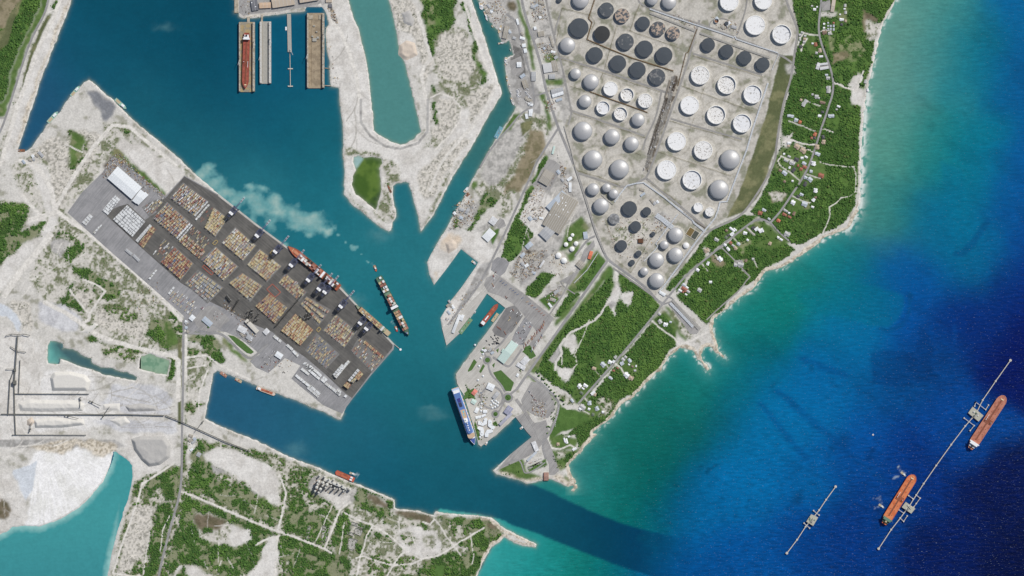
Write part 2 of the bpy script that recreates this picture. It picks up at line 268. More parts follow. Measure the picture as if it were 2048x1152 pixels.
# ---- ground kinds, far to near in painting order (photograph-pixel outlines of real patches of ground)
AREAS = [
 ('scrub', '366,872 420,884 540,905 620,935 720,976 800,1024 870,1036 960,1040 1000,1066 960,1130 940,1240 280,1240 300,1100 340,980 362,930'), ('scrub2', '60,300 130,290 230,260 330,330 300,380 224,310 130,425 300,580 362,640 362,700 290,698 200,676 120,640 60,560 90,460'), ('scrub2', '690,290 720,300 860,290 900,200 870,60 930,60 985,185 920,320 850,450 830,420 822,362 784,366 792,440 760,455 700,400'),
 # western strip
 ('wood', '-60,-60 96,-60 83,0 66,45 50,75 38,100 25,140 15,175 5,205 -60,240'), ('brown', '-60,-60 45,-60 40,0 25,25 12,55 -60,75'), ('olive', '-60,60 8,60 20,30 42,0 38,22 26,48 16,90 -60,130', ), ('grass', '98,-60 108,-60 93,20 71,62 58,88 45,125 30,172 10,232 -60,262 -60,225 5,205 15,175 25,140 38,100 50,75 66,45 83,0'),
 ('scrub2', '100,24 104,28 88,60 70,95 55,150 45,200 20,270 0,320 0,300 18,238 36,178 52,128 66,88 80,56'), ('wood', '103,22 110,0 118,0 112,18 104,26'),
 ('olive', '95,30 101,34 84,70 68,105 56,145 48,180 40,205 44,170 54,128 66,92 80,60'),
 ('white', '127,-60 142,-60 136,20 120,55 105,90 92,120 80,150 68,190 55,230 42,262 30,292 10,330 -60,400 -60,340 0,330 15,282 35,212 50,172 68,117 85,80 107,37 120,10'),
 ('rock', '142,0 128,34 112,66 98,104 84,140 72,178 62,215 52,245 40,286 34,286 46,240 58,205 68,165 80,135 94,100 108,62 124,28 136,0'),
 # peninsula
 ('gravel', '177,181 188,180 200,186 214,196 228,208 233,216 228,226 216,238 208,242 203,238 206,228 198,222 190,214 182,200'), ('slate', '171,180 190,181 206,191 222,205 234,214 228,228 214,240 206,243 201,236 204,226 194,218 188,206'),
 ('rubble', '68,300 100,270 130,282 150,262 190,262 218,286 188,320 150,360 118,420 100,400 92,360 70,330'), ('scrub', '145,262 185,285 172,318 140,350 136,330 140,295 134,262'), ('grass', '140,270 152,264 172,285 162,312 140,338 140,300'),
 ('scrub2', '215,240 260,250 300,280 330,310 390,352 372,348 320,312 262,262 228,290 190,330 160,372 140,420 128,412 150,360 190,310'), ('scrub', '245,252 260,258 262,272 252,270'), ('scrub2', '225,250 245,254 240,275 228,272'),
 ('white', '238,275 282,290 324,318 370,346 368,352 330,398 322,382 290,350 262,328 230,300'), ('grass', '232,300 242,302 262,324 290,346 318,370 333,385 332,394 322,396 306,382 282,356 260,336 240,318 224,316 226,306'),
 ('olive', '228,298 236,298 250,312 244,316 228,310'), ('stain', '222,312 236,316 246,330 232,346 216,360 206,356 212,340 206,330', ),
 # west middle
 ('scrub', '-60,400 60,404 60,440 40,470 96,432 88,462 60,492 10,530 -60,560'), ('wood', '0,408 15,410 32,405 52,408 57,428 52,448 37,463 60,460 92,435 85,448 75,470 60,490 30,500 15,513 5,528 -60,560 -60,408'),
 ('scrub2', '0,560 12,545 25,520 35,505 30,530 14,560 4,590 -20,620 -60,620'), ('scrub2', '20,330 60,300 100,330 98,380 90,430 60,410 40,380'), ('white', '60,330 96,330 104,380 104,420 118,430 110,452 92,470 60,505 30,540 10,580 -30,600 0,540 40,490 80,470 96,440 84,400'),
 ('gravel', '100,490 118,456 152,482 150,492 122,516 102,500'), ('greyyard', '104,492 124,478 146,490 124,512'), ('scrub', '108,474 120,452 140,466 156,480 148,486 128,474'),
 ('scrub', '127,508 140,488 160,478 175,488 172,500 155,513 140,525 152,538 175,538 200,553 224,560 240,586 237,598 215,603 205,598 200,580 176,562 150,548 130,522'), ('wood', '127,508 142,492 156,486 170,492 155,508 140,525 152,538 175,538 200,553 224,560 240,586 237,598 215,603 205,590 194,572 172,560 150,546'),
 ('scrub2', '176,486 230,520 300,580 262,620 238,590 232,568 196,545 172,520'), ('wood', '140,568 152,560 150,575 140,588 160,610 172,628 160,622 140,615 118,610 118,598 130,590'),
 ('rubble', '145,584 148,570 200,576 210,582 180,622 168,614'), ('scrub', '145,600 150,578 165,572 205,578 200,600 186,616 176,612 196,584 160,580'),
 ('palegrey', '80,605 130,608 165,640 150,660 120,662 78,640'), ('rubble', '20,600 60,600 66,660 46,658 40,640 20,615'), ('slurry', '-60,602 0,606 15,613 32,628 42,646 42,661 36,665 27,648 15,633 -60,622', ),
 ('rubble', '190,620 215,606 270,618 292,650 290,682 250,686 216,672 188,652'), ('scrub', '205,611 225,606 250,611 270,621 275,640 250,645 226,634 210,626'), ('scrub2', '176,648 196,650 250,668 286,680 284,690 240,682 200,670'),
 ('wood', '297,643 307,636 325,641 342,643 345,663 360,686 345,701 325,696 312,681 295,668'), ('scrub', '335,620 345,618 366,640 362,690 348,672 340,645'), ('grass', '326,648 342,646 346,662 358,684 342,692 330,668'),
 ('wood', '170,676 184,670 198,684 195,688 178,686'), ('scrub', '200,686 250,691 290,701 310,706 345,716 350,740 340,762 332,766 330,700 300,705 284,712 262,728 245,723 225,718 205,708'),
 ('wood', '337,716 350,718 350,738 340,756 332,766 332,751 340,736'), ('wood', '370,672 425,670 447,693 440,701 452,721 440,726 422,723 410,698 397,686 375,684'), ('grass', '446,672 465,690 490,714 495,726 484,722 462,700 444,684'),
 ('scrub', '370,690 420,700 425,730 405,762 384,790 372,780'), ('wood', '372,694 396,700 392,712 372,712'), ('scrub2', '372,712 412,716 418,742 400,780 390,830 372,830'), ('scrub', '370,806 412,806 402,818 380,830 370,850'),
 ('olive', '356,676 364,676 362,850 356,850 355,760'), ('wood', '374,640 392,636 388,668 374,664'), ('grass', '372,660 400,660 426,662 424,666 400,670 372,668'),
 # aggregate plant
 ('chalk', '60,745 182,740 200,800 240,838 180,858 60,862 36,800'), ('palegrey', '230,770 320,770 350,800 340,826 250,828 200,806'), ('palegrey', '180,838 350,840 350,868 250,866'), ('white', '0,650 30,660 90,690 90,740 60,900 0,900'), ('gravel', '-60,880 140,878 230,880 260,890 220,900 60,896 -60,892'),
 ('fan', '74,905 98,896 120,908 150,895 176,900 182,910 205,914 226,900 224,926 205,966 182,993 160,1016 125,1039 78,1060 52,1056 60,1010 50,960 54,930'), ('slurry', '26,940 60,930 74,920 66,980 52,1000 24,965', ), ('rock', '52,896 84,902 120,908 150,890 182,902 205,915 232,900 236,888 180,880 140,878'),
 ('white', '-60,940 30,950 50,1000 54,1040 30,1056 -60,1072'), ('heath', '-60,985 8,995 24,1022 10,1036 -60,1040', ), ('white', '240,870 350,868 350,925 284,968 264,940 262,925'),
 # south
 ('rubble', '300,1000 312,1050 292,1152 230,1152 250,1060 268,970 290,962'), ('scrub', '266,965 350,928 362,940 358,990 338,1060 318,1152 226,1240 222,1152 246,1046 262,1000'), ('rubble', '268,1010 308,1010 300,1060 290,1110 240,1152 234,1140 252,1060'),
 ('wood', '360,936 347,934 317,949 295,961 290,989 300,996 310,981 320,969 332,1004 350,999 357,981'), ('wood', '310,1011 345,1004 345,1030 335,1065 322,1100 318,1130 312,1240 270,1240 282,1152 300,1122 295,1100 300,1080 312,1050'),
 ('scrub', '372,900 380,880 440,886 520,930 512,1046 440,1010 378,984'), ('white', '374,874 392,868 396,884 386,906 382,928 374,926'), ('white', '402,912 424,896 452,894 500,912 540,930 560,960 556,1010 536,1012 520,990 480,960 440,935 410,926'), ('gravel', '405,926 440,936 480,962 520,990 540,1012 530,1016 500,984 460,958 420,942'),
 ('wood', '382,911 390,896 412,886 435,889 425,896 405,901 410,926 422,929 425,944 400,946 385,934'), ('wood', '380,939 400,944 425,946 450,964 487,971 512,984 548,1012 562,1024 559,1054 512,1036 475,1024 450,1011 425,996 390,984 377,984'), ('scrub', '412,940 470,954 500,972 480,974 440,962'),
 ('wood', '370,994 390,999 450,1024 512,1049 554,1064 557,1071 537,1086 512,1129 497,1144 475,1152 425,1149 400,1136 357,1129 355,1149 342,1146 332,1124 342,1104 350,1076 360,1039'), ('scrub2', '390,1024 425,1029 457,1044 462,1054 495,1056 490,1084 475,1094 425,1086 402,1074 387,1044'), ('heath', '392,1026 420,1030 452,1044 440,1060 404,1062 389,1046', ), ('white', '462,1052 500,1058 502,1082 470,1096 456,1076'), ('wood', '404,1056 425,1052 430,1066 410,1068'),
 ('white', '357,1131 400,1138 425,1152 400,1240 340,1240 345,1152'), ('white', '497,1146 512,1130 540,1074 556,1072 558,1112 552,1152 500,1240 480,1180'), ('wood', '368,1132 400,1240 340,1240 352,1150'),
 ('wood', '574,1034 582,1004 579,986 594,981 612,989 617,1014 622,1024 664,1009 652,1034 637,1061 629,1079 612,1071 569,1064'), ('scrub', '560,980 600,970 640,985 664,1006 640,1018 616,1020 600,986 580,1000 570,1040 560,1060'), ('wood', '602,971 624,974 647,989 662,1004 642,1006 622,989'), ('wood', '599,956 607,944 622,929 622,944 614,966 606,968'),
 ('scrub', '640,1030 700,1010 715,1030 740,1044 744,1056 728,1096 716,1130 690,1152 660,1112 664,1080'), ('wood', '562,1071 612,1084 652,1099 677,1109 712,1114 714,1124 707,1152 700,1240 560,1240 577,1126 559,1114 557,1089'), ('wood', '630,1082 640,1050 668,1010 674,1022 654,1070 645,1092'), ('wood', '664,1089 674,1044 687,1024 702,1039 704,1061 692,1076 697,1101 687,1111 672,1104'), ('wood', '606,1086 616,1060 626,1054 640,1062 628,1082'),
 ('greyyard', '624,958 642,948 700,975 722,982 712,1000 690,1012 664,1006 640,995 616,976'), ('white', '648,985 700,996 690,1012 672,1016 655,1000'),
 ('scrub2', '700,1010 750,1000 800,1020 880,1034 960,1060 930,1100 860,1120 800,1152 700,1152'), ('wood', '714,976 732,981 729,999 752,1014 779,1016 787,1036 794,1049 785,1054 762,1039 744,1024 712,1014 707,994'), ('wood', '722,976 789,1002 789,1018 778,1014 776,1000 748,990 726,984'), ('heath', '732,986 749,991 779,1006 777,1016 749,1009 732,996', ),
 ('wood', '722,1041 744,1054 737,1071 727,1096 719,1114 707,1114 712,1089 717,1071'), ('scrub', '744,1059 774,1071 799,1089 807,1099 792,1092 762,1080 742,1070'), ('wood', '746,1060 770,1070 784,1080 776,1082 750,1072'), ('scrub', '757,1108 775,1116 790,1128 770,1126'), ('scrub', '745,1108 830,1112 800,1150 730,1152'),
 ('heath', '789,1021 837,1026 867,1036 862,1046 824,1036 794,1031', ), ('scrub', '800,1036 850,1044 846,1062 812,1056'), ('white', '800,1060 820,1052 846,1058 870,1062 884,1090 878,1108 850,1118 820,1110 800,1092'), ('scrub', '804,1066 824,1062 836,1080 822,1090 808,1080'), ('scrub2', '846,1070 868,1068 872,1090 856,1098 846,1086'), ('wood', '846,1046 858,1050 852,1062 846,1058'),
 ('wood', '872,1034 887,1031 924,1036 974,1036 1002,1054 1009,1069 996,1080 982,1094 967,1119 952,1149 940,1240 800,1240 829,1152 847,1131 874,1114 902,1104 922,1111 942,1096 919,1096 917,1084 947,1064 937,1061 927,1049 887,1044'), ('scrub', '892,1042 930,1052 940,1062 918,1078 902,1062'), ('lawn', '868,1152 872,1132 890,1128 888,1152 880,1180'), ('heath', '972,1040 990,1046 998,1058 980,1056'),
 # middle spit
 ('white', '650,36 700,0 728,105 742,200 750,262 784,287 822,284 842,266 850,300 800,330 740,300 690,290 680,190 664,168 660,100'), ('white', '652,60 664,100 672,170 684,172 690,110 680,50'), ('rubble', '780,0 826,0 838,40 856,100 866,130 850,170 838,140 812,120 800,90 790,50'), ('white', '800,60 826,70 838,110 848,130 838,140 812,130 800,100'), ('scrub2', '850,60 905,50 935,60 950,110 960,150 965,180 930,200 890,190 870,140'), ('rubble', '870,120 880,70 930,60 945,100 955,130 930,165 890,160'),
 ('white', '920,0 942,-60 956,30 970,80 988,135 1003,180 975,235 945,290 900,340 870,400 842,458 832,423 825,380 800,360 800,330 840,300 880,290 910,240 960,180 968,150 958,100 940,40'), ('rubble', '838,345 870,310 900,285 925,275 940,280 912,320 885,360 868,395 850,400 836,380'), ('rubble', '870,200 905,200 920,240 890,290 862,270 878,230'), ('rubble', '930,190 990,165 980,205 940,250'),
 ('woodthin', '820,-60 840,-60 846,50 858,60 868,70 876,62 884,40 878,-60'), ('wood', '848,50 858,56 870,52 876,20 878,0 888,-60 905,-60 912,0 909,40 904,57 887,62 872,70 869,115 864,115 859,100 850,66'), ('wood', '927,0 934,20 947,60 957,87 952,117 969,145 977,147 969,167 959,170 964,152 949,122 944,100 949,82 937,45 922,10'), ('wood', '862,172 869,175 869,190 864,187'), ('wood', '867,200 874,200 872,225 877,245 874,252 869,232'),
 ('white', '690,310 710,306 728,316 760,316 770,335 766,390 784,440 780,458 760,450 736,428 706,398 692,378'), ('scrub2', '740,410 775,395 788,420 776,446 756,440'), ('grass', '748,410 756,404 760,418 752,424'), ('gravel', '470,-60 660,-60 650,10 600,16 540,26 488,32'), ('stain', '658,8 666,20 672,40 668,46 660,30'), ('rock', '478,28 500,34 560,30 610,20 612,26 560,34 490,38'),
 # east: channel bank and works
 ('gravel', '957,-60 1030,-60 1040,40 1060,140 1080,190 1080,230 1040,215 1024,200 1012,130 1014,90 1000,84 984,46'), ('white', '962,0 985,30 996,50 1008,62 990,44 974,24'), ('greyyard', '960,-60 1030,-60 1034,40 1010,50 980,30'), ('heath', '1012,2 1030,2 1032,22 1018,20'),
 ('dark', '1022,90 1044,96 1052,150 1038,160 1020,130', ), ('dark', '1040,165 1066,175 1068,198 1042,196', ),
 ('greyyard', '1052,-60 1092,-60 1112,90 1146,220 1130,250 1110,190 1085,110'), ('grass', '1030,-60 1037,0 1050,40 1062,75 1066,110 1071,142 1063,142 1057,100 1048,60 1036,20 1026,-60'), ('grass', '1076,186 1090,188 1100,230 1104,260 1096,262 1090,220'), ('grass', '1090,110 1112,104 1118,120 1104,128 1088,122', ), ('grass', '1088,160 1124,158 1124,170 1092,172'), ('grass', '1024,230 1042,224 1036,240 1010,280 990,310 970,345 962,345 985,300 1006,262'),
 ('scrub2', '1040,226 1090,230 1098,262 1082,300 1060,340 1020,400 980,420 950,380 1000,300'), ('brown', '1060,258 1085,262 1095,285 1075,325 1055,362 1040,385 1015,384 1000,394 1012,372 1030,345 1046,310'), ('greyyard', '985,292 1040,240 1060,252 1040,300 1000,366 976,372 960,352'), ('grass', '940,366 952,358 955,372 946,380'), ('olive', '1040,246 1066,240 1062,258 1044,272'),
 ('wood', '960,397 975,379 979,391 996,396 997,406 986,415 975,416 955,435 951,434 955,416 957,404'), ('wood', '955,414 976,416 960,440 944,462 930,460 940,446'), ('scrub2', '996,392 1030,380 1020,430 1004,440 994,420'), ('greyyard', '918,412 942,395 956,410 950,440 925,455 900,470 894,460'), ('scrub', '905,440 918,430 920,450 905,455'),
 ('white', '892,462 905,460 930,456 960,466 985,500 980,525 956,523 922,496 868,568 858,548 856,526 866,505'), ('greyyard', '952,460 985,440 1000,455 990,500 970,480'), ('lawn', '976,466 1000,456 996,470 985,490'), ('grass', '968,468 985,452 990,462 975,482'),
 ('white', '956,527 985,512 990,530 958,575 905,645 888,660 892,690 882,636 903,601 922,577'), ('tan', '884,478 900,464 920,468 928,482 912,498 890,506 876,500'), ('tan', '864,545 880,540 872,562'), ('gravel', '960,530 985,520 975,552 905,640 898,650 930,590'),
 ('greyyard', '1095,302 1116,318 1150,350 1170,410 1180,460 1120,520 1060,590 1020,540 1060,470 1068,400 1060,370 1084,340'), ('white', '1060,390 1085,380 1110,400 1100,440 1080,480 1060,470'), ('stain', '1050,500 1090,500 1080,535 1040,560 1050,530'), ('gravel', '1044,536 1085,500 1100,510 1060,560 1040,575'),
 ('wood', '1090,308 1096,316 1080,345 1068,368 1062,366 1075,340'), ('wood', '1062,370 1068,375 1058,395 1042,430 1034,444 1030,438 1045,405'), ('wood', '1026,445 1034,430 1042,442 1057,455 1067,469 1059,482 1042,504 1022,524 1002,512 1010,485'), ('wood', '1084,544 1109,550 1095,570 1070,600 1050,588 1055,575'),
 ('grass', '1135,455 1165,430 1178,455 1165,480 1150,520 1120,530 1112,520'), ('ring', '1104,512 1130,500 1140,530 1118,545 1098,530'), ('ring', '1146,492 1162,474 1166,482 1138,508 1130,498'), ('grass', '1170,485 1185,482 1188,505 1170,525 1195,500 1211,525 1176,578 1140,590 1130,585 1160,540 1190,506'), ('wood', '1192,515 1196,530 1180,560 1160,582 1150,570 1176,540'), ('lawn', '1198,510 1211,524 1176,578 1164,584 1190,540'),
 ('wood', '1141,581 1159,588 1124,636 1111,633 1114,621'), ('grass', '1158,590 1162,596 1118,650 1108,656 1112,640'), ('greyyard', '1095,578 1125,566 1122,590 1098,618 1080,608'), ('lawn', '1078,600 1110,582 1118,598 1098,622'),
 ('grass', '1216,530 1196,560 1150,620 1058,742 1068,750 1100,712 1150,640 1210,560 1240,548'), ('lawn', '1220,532 1232,548 1215,580 1196,590 1206,566'), ('wood', '1232,540 1262,560 1295,580 1316,605 1320,618 1304,642 1248,706 1226,732 1186,778 1152,810 1140,790 1110,770 1090,755 1074,742 1088,715 1112,690 1130,660 1156,625 1185,590'),
 ('white', '1228,540 1234,540 1237,566 1242,590 1234,612 1228,640 1224,616 1213,610 1216,596 1226,576'), ('white', '1242,588 1266,578 1268,590 1258,616 1248,606 1240,600'), ('gravel', '1216,604 1230,602 1232,612 1220,618'), ('white', '1130,674 1152,668 1158,690 1150,706 1148,714 1138,700 1124,692'), ('white', '1110,735 1150,736 1144,752 1130,768 1118,756'), ('gravel', '1096,720 1118,692 1122,702 1108,728'), ('wood', '1122,692 1130,692 1128,700 1122,700'), ('wood', '1124,712 1148,708 1150,730 1126,736'),
 ('grass', '1048,748 1060,752 1110,786 1124,808 1112,850 1106,852 1116,810 1106,798'), ('white', '1068,748 1110,774 1142,812 1144,820 1130,816 1104,792'), ('scrub', '1100,774 1140,800 1150,812 1128,806'), ('lawn', '1119,814 1149,819 1174,829 1196,840 1150,856 1124,864 1098,880 1094,870 1104,850'), ('wood', '1100,890 1108,874 1135,866 1166,842 1192,838 1200,846 1184,866 1169,886 1160,899 1153,880 1148,872 1128,870 1112,886'), ('grass', '1094,870 1130,872 1156,880 1152,898 1124,900 1104,896'), ('grass', '1098,900 1152,900 1164,892 1148,918 1140,936 1120,940 1104,912'), ('wood', '1128,910 1150,902 1148,918 1140,928 1128,924'), ('scrub2', '1110,900 1132,902 1128,916 1114,918'), ('white', '1126,936 1140,938 1142,958 1128,950'), ('grass', '1130,948 1142,958 1140,966 1126,958'),
 ('grass', '992,944 1000,936 1030,914 1048,920 1052,944 1080,952 1084,956 1060,962 1020,954'), ('lawn', '1054,934 1092,918 1094,930 1058,946'), ('rock', '988,943 1010,946 1054,960 1088,952 1088,960 1054,966 1010,954'), ('rock', '1100,954 1118,950 1142,966 1148,960 1152,966 1136,974'),
 # coast belt, woods and houses
 ('wood', '1310,640 1352,680 1350,695 1335,705 1320,735 1300,750 1285,768 1262,790 1240,800 1226,830 1210,845 1195,855 1160,815 1187,785 1250,708'), ('grass', '1192,710 1214,716 1226,730 1206,742 1190,728'), ('grass', '1240,712 1275,726 1282,742 1262,752 1236,740'), ('grass', '1144,790 1160,772 1178,770 1186,786 1166,808 1150,808'), ('scrub', '1182,800 1218,796 1232,804 1222,826 1200,832'), ('grass', '1164,802 1186,798 1206,818 1190,838 1162,826'),
 ('grass', '1304,640 1330,618 1356,656 1352,678 1330,664'), ('woodthin', '1308,640 1326,626 1350,664 1352,680 1336,668'), ('grass', '1330,610 1340,614 1372,664 1372,684 1358,668'), ('scrub2', '1338,610 1350,620 1378,650 1386,676 1372,678 1356,650'),
 ('wood', '1351,590 1370,575 1400,520 1450,490 1500,450 1530,440 1540,462 1590,500 1566,520 1536,533 1510,560 1480,578 1445,616 1424,636 1412,648 1395,630 1370,610'), ('wood', '1566,-60 1822,-60 1793,0 1776,27 1752,60 1746,100 1740,140 1730,165 1722,200 1718,288 1714,380 1708,412 1692,442 1668,458 1640,470 1600,490 1566,480 1540,448 1500,425 1530,380 1548,330 1556,290 1564,240 1584,155 1596,70 1588,30'), ('wood', '1426,456 1486,430 1518,432 1440,490 1366,552 1340,584 1330,576 1380,520'), ('wood', '1340,570 1366,552 1372,560 1352,584'),
 ('woodthin', '1655,66 1700,70 1736,90 1720,120 1690,130 1662,110'), ('brown', '1725,18 1742,30 1736,70 1724,60'), ('heath', '1728,22 1750,30 1760,38 1744,42 1728,40'), ('scrub2', '1734,44 1762,44 1750,78 1734,84'), ('brown', '1660,110 1690,96 1700,110 1670,125'), ('woodthin', '1540,150 1600,160 1600,190 1570,185'), ('grass', '1678,8 1694,8 1694,44 1676,40'), ('grass', '1605,66 1632,70 1632,110 1614,100'),
 ('grass', '1566,284 1600,300 1620,310 1608,360 1586,362 1552,345 1554,312'), ('grass', '1622,310 1652,330 1654,356 1630,362 1612,370'), ('grass', '1580,392 1616,398 1622,418 1576,420'), ('grass', '1502,440 1540,450 1568,478 1552,490 1520,470'), ('grass', '1440,470 1500,440 1506,456 1470,480'), ('brown', '1536,385 1572,384 1570,398 1540,408'), ('scrub2', '1536,384 1572,386 1566,400 1542,404'), ('woodthin', '1462,488 1500,480 1500,520 1480,535 1450,500'),
 ('grass', '1500,490 1560,470 1580,484 1540,500'), ('white', '1562,270 1584,268 1588,284 1574,296 1562,290'), ('olive', '1560,110 1588,112 1582,155 1566,210 1556,260 1550,300 1522,385 1490,424 1452,436 1462,414 1476,390 1502,318 1532,228'), ('white', '1558,250 1562,236 1560,290 1550,310'),
 ('white', '1716,144 1724,148 1718,172 1728,182 1722,212 1702,208 1706,186 1696,172'), ('greyyard', '1574,128 1592,130 1590,148 1574,146'), ('white', '1642,24 1672,26 1668,36 1642,32'), ('white', '1405,496 1420,496 1418,510 1408,512'), ('brown', '1420,508 1448,516 1450,530 1432,534'),
 # tank farm
 ('tank', '1092,-60 1572,-60 1594,50 1592,70 1578,108 1560,108 1532,228 1502,318 1476,390 1455,432 1412,462 1322,580 1310,592 1262,552 1218,520 1190,458 1172,400 1152,340 1132,288 1128,250 1146,216 1124,130 1112,88'),
 ('stain', '1346,150 1361,160 1356,190 1340,215 1318,285 1302,330 1292,345 1294,320 1305,285 1324,225 1331,195'), ('stain', '1271,472 1284,466 1292,478 1278,492'), ('scrub2', '1225,470 1262,440 1300,440 1290,470 1250,500'), ('greyyard', '1310,420 1345,430 1350,445 1330,470 1310,450'),
]
for a in AREAS:
    k, pts = a[0], a[1]
    if k == 'wood' and float(pts.split(',')[0]) < 1000 and float(pts.split()[0].split(',')[1]) > 380: k = 'woodsw'
    flat = k in ('lawn', 'olive', 'tank', 'gravel', 'slurry', 'dark')
    area(k, pts, warp=1.5 if flat else ((7.0 if float(pts.split(',')[0]) < 1000 else 3.5) if k in ('wood', 'woodsw', 'woodthin', 'grass') else 7.0), soft=1 if flat else (4 if k in ('wood', 'woodsw', 'woodthin') and float(pts.split(',')[0]) < 1000 else (1 if k in ('wood', 'woodthin') else 4)))
PATHS = [
 ('track', '0,330 15,282 35,212 50,172 68,117 85,80 107,37 127,-20', 8), ('track', '97,25 103,22 110,20', 3), ('track', '60,440 110,425 104,380 84,345 60,325 40,322', 9), ('track', '110,420 140,365 165,325 190,290 225,250 260,255 300,288 352,330', 7), ('track', '112,422 175,465 240,520 300,572 345,620 362,640', 8), ('track', '130,288 165,305', 3), ('track', '100,470 70,510 40,545 10,590', 12), ('track', '66,440 90,440 60,410 40,385', 6),
 ('track', '90,605 130,625 168,650 190,668 230,684 290,700 345,712 357,722 357,800', 9), ('track', '140,580 172,622 180,626 210,582 198,572 170,560', 4), ('track', '180,626 178,640 165,645', 6), ('track', '372,640 372,700 372,760', 5), ('track', '370,716 395,712 415,712 440,730 500,760', 4), ('track', '370,738 410,730', 3), ('track', '415,740 400,780 396,830', 3),
 ('track', '364,984 376,988 420,1006 460,1024 512,1046 560,1064 620,1086 650,1098 662,1106', 4.5), ('track', '556,1072 552,1110 550,1152', 4), ('track', '556,1060 566,1022 572,985 560,950', 4), ('track', '650,1096 664,1060 680,1020 700,1004', 4), ('track', '632,1082 648,1046 664,1012', 2), ('track', '679,1108 684,1080 688,1046', 2), ('track', '690,1026 720,1042 745,1050 775,1068 800,1090 812,1100 800,1112 788,1128 774,1152', 3.4), ('track', '745,1052 734,1070 728,1092 720,1115 714,1152', 3), ('track', '712,1116 728,1112 760,1124 785,1130', 3), ('track', '785,1130 822,1128 845,1118 875,1112 900,1098 920,1084 946,1068 968,1056', 3.4), ('track', '812,1102 842,1118', 2.5), ('track', '868,1036 880,1050 890,1070 904,1086 914,1100 922,1110', 2.4), ('track', '940,1066 944,1090 948,1110 944,1128', 2), ('track', '798,1034 799,1060', 3), ('track', '846,1044 860,1048 868,1040', 3),
 ('track', '280,1152 262,1152 226,1146 240,1100 262,1040 276,1000 285,965', 3.6), ('track', '284,968 310,952 346,928', 4), ('track', '286,1152 300,1060', 2.2), ('track', '320,1104 326,1060 340,1030', 2.2), ('track', '558,1072 530,1080 512,1090', 4), ('white', '552,1110 534,1140 540,1160', 10),
 ('track', '640,10 658,40 680,60 700,110 712,150 720,200 722,245 740,272 770,292 800,298 836,286 855,262 858,220 850,190 842,150 850,132 862,118 846,60 834,20', 7), ('gravel', '722,200 722,245 740,272 770,292 800,298 836,286 855,262 856,200', 5), ('track', '930,10 950,70 975,140 992,170 980,200 950,245 910,290 880,330 860,380', 5), ('track', '862,195 880,186 905,196 922,215 920,240 900,270 870,300', 3), ('track', '990,172 985,185 960,240 905,300', 2),
 ('white', '1238,576 1234,590 1214,606 1205,622 1190,640 1160,656 1142,664 1128,680 1120,692 1124,706 1112,724 1110,740', 5), ('track', '1124,700 1123,745', 2), ('track', '1148,712 1158,690 1172,660 1178,640', 1.6), ('track', '1151,712 1154,728 1146,738', 1.8), ('track', '1233,538 1234,560', 6), ('track', '1304,642 1330,664 1348,676 1358,690', 3), ('track', '1358,690 1376,684 1400,672 1415,664', 3.5), ('white', '1404,705 1394,688 1384,690 1372,688', 6), ('rock', '1400,716 1416,740', 4), ('rock', '1404,692 1420,690 1446,712', 4), ('rock', '1430,664 1432,684 1440,704', 5),
 ('track', '1667,165 1690,175 1712,182 1722,160 1727,142', 4), ('track', '1596,90 1600,76 1608,66 1622,69 1637,70', 3), ('track', '1614,78 1604,92 1602,102', 3), ('track', '1642,62 1660,60 1664,68', 3), ('track', '1566,284 1584,280 1604,288 1630,290', 3.6), ('track', '1590,288 1606,294 1626,304', 2.6), ('track', '1600,362 1580,345 1560,330 1556,322 1562,312 1576,318 1592,324', 2.2), ('track', '1640,324 1660,330 1690,333 1708,334 1712,350 1711,384 1700,392 1682,396', 2), ('track', '1682,396 1670,408 1658,414 1660,430 1654,448 1646,466 1620,482', 2.2), ('track', '1613,348 1630,354 1642,356', 2), ('track', '1584,392 1604,402 1620,406', 2), ('track', '1577,242 1600,250 1614,256 1630,262', 2), ('track', '1614,202 1628,208 1640,212', 2), ('track', '1643,256 1666,264', 3), ('gravel', '1472,524 1482,524 1480,532', 8), ('track', '1499,553 1484,540', 2), ('track', '1508,520 1514,534', 2), ('track', '1430,508 1436,516', 2), ('track', '1404,528 1416,542', 1.8), ('track', '1466,474 1474,484', 2), ('track', '1494,456 1510,470', 3),
 ('track', '1230,727 1242,736 1248,746', 3), ('track', '1204,756 1196,746 1190,742', 1.6), ('track', '1217,738 1212,728', 1.6), ('track', '1168,794 1174,802', 2.4), ('track', '1166,822 1178,828', 2), ('track', '1097,872 1096,884 1104,896 1120,898 1140,890 1148,894', 3), ('track', '1114,796 1122,808 1134,818 1142,818', 2.4),
 ('bund', '1112,90 1124,16 1180,30 1190,45 1172,82 1219,100 1264,118 1347,145', 1.6), ('bund', '1124,118 1200,144 1320,184', 2), ('bund', '1140,172 1216,197 1296,226', 1.6), ('bund', '1146,226 1190,240 1290,276', 2), ('bund', '1209,138 1220,100 1232,56', 1.8), ('bund', '1260,60 1279,8', 1.8), ('bund', '1190,180 1206,145', 1.6), ('bund', '1386,112 1525,154', 2), ('bund', '1363,172 1505,222', 1.8), ('bund', '1340,242 1482,282', 2), ('bund', '1318,304 1462,352', 1.8), ('bund', '1296,362 1330,385 1362,410', 1.8), ('bund', '1260,300 1282,310', 1.6), ('bund', '1146,330 1156,342 1200,354 1240,372', 2), ('bund', '1212,300 1198,340', 1.4), ('bund', '1410,170 1390,230 1370,290', 1.0), ('bund', '1232,520 1262,545 1300,480 1330,440', 1.6), ('bund', '1240,500 1290,445', 1.4), ('bund', '1210,440 1232,500', 1.4), ('bund', '1254,60 1360,96', 1.6),
]
_r = random.Random(77)
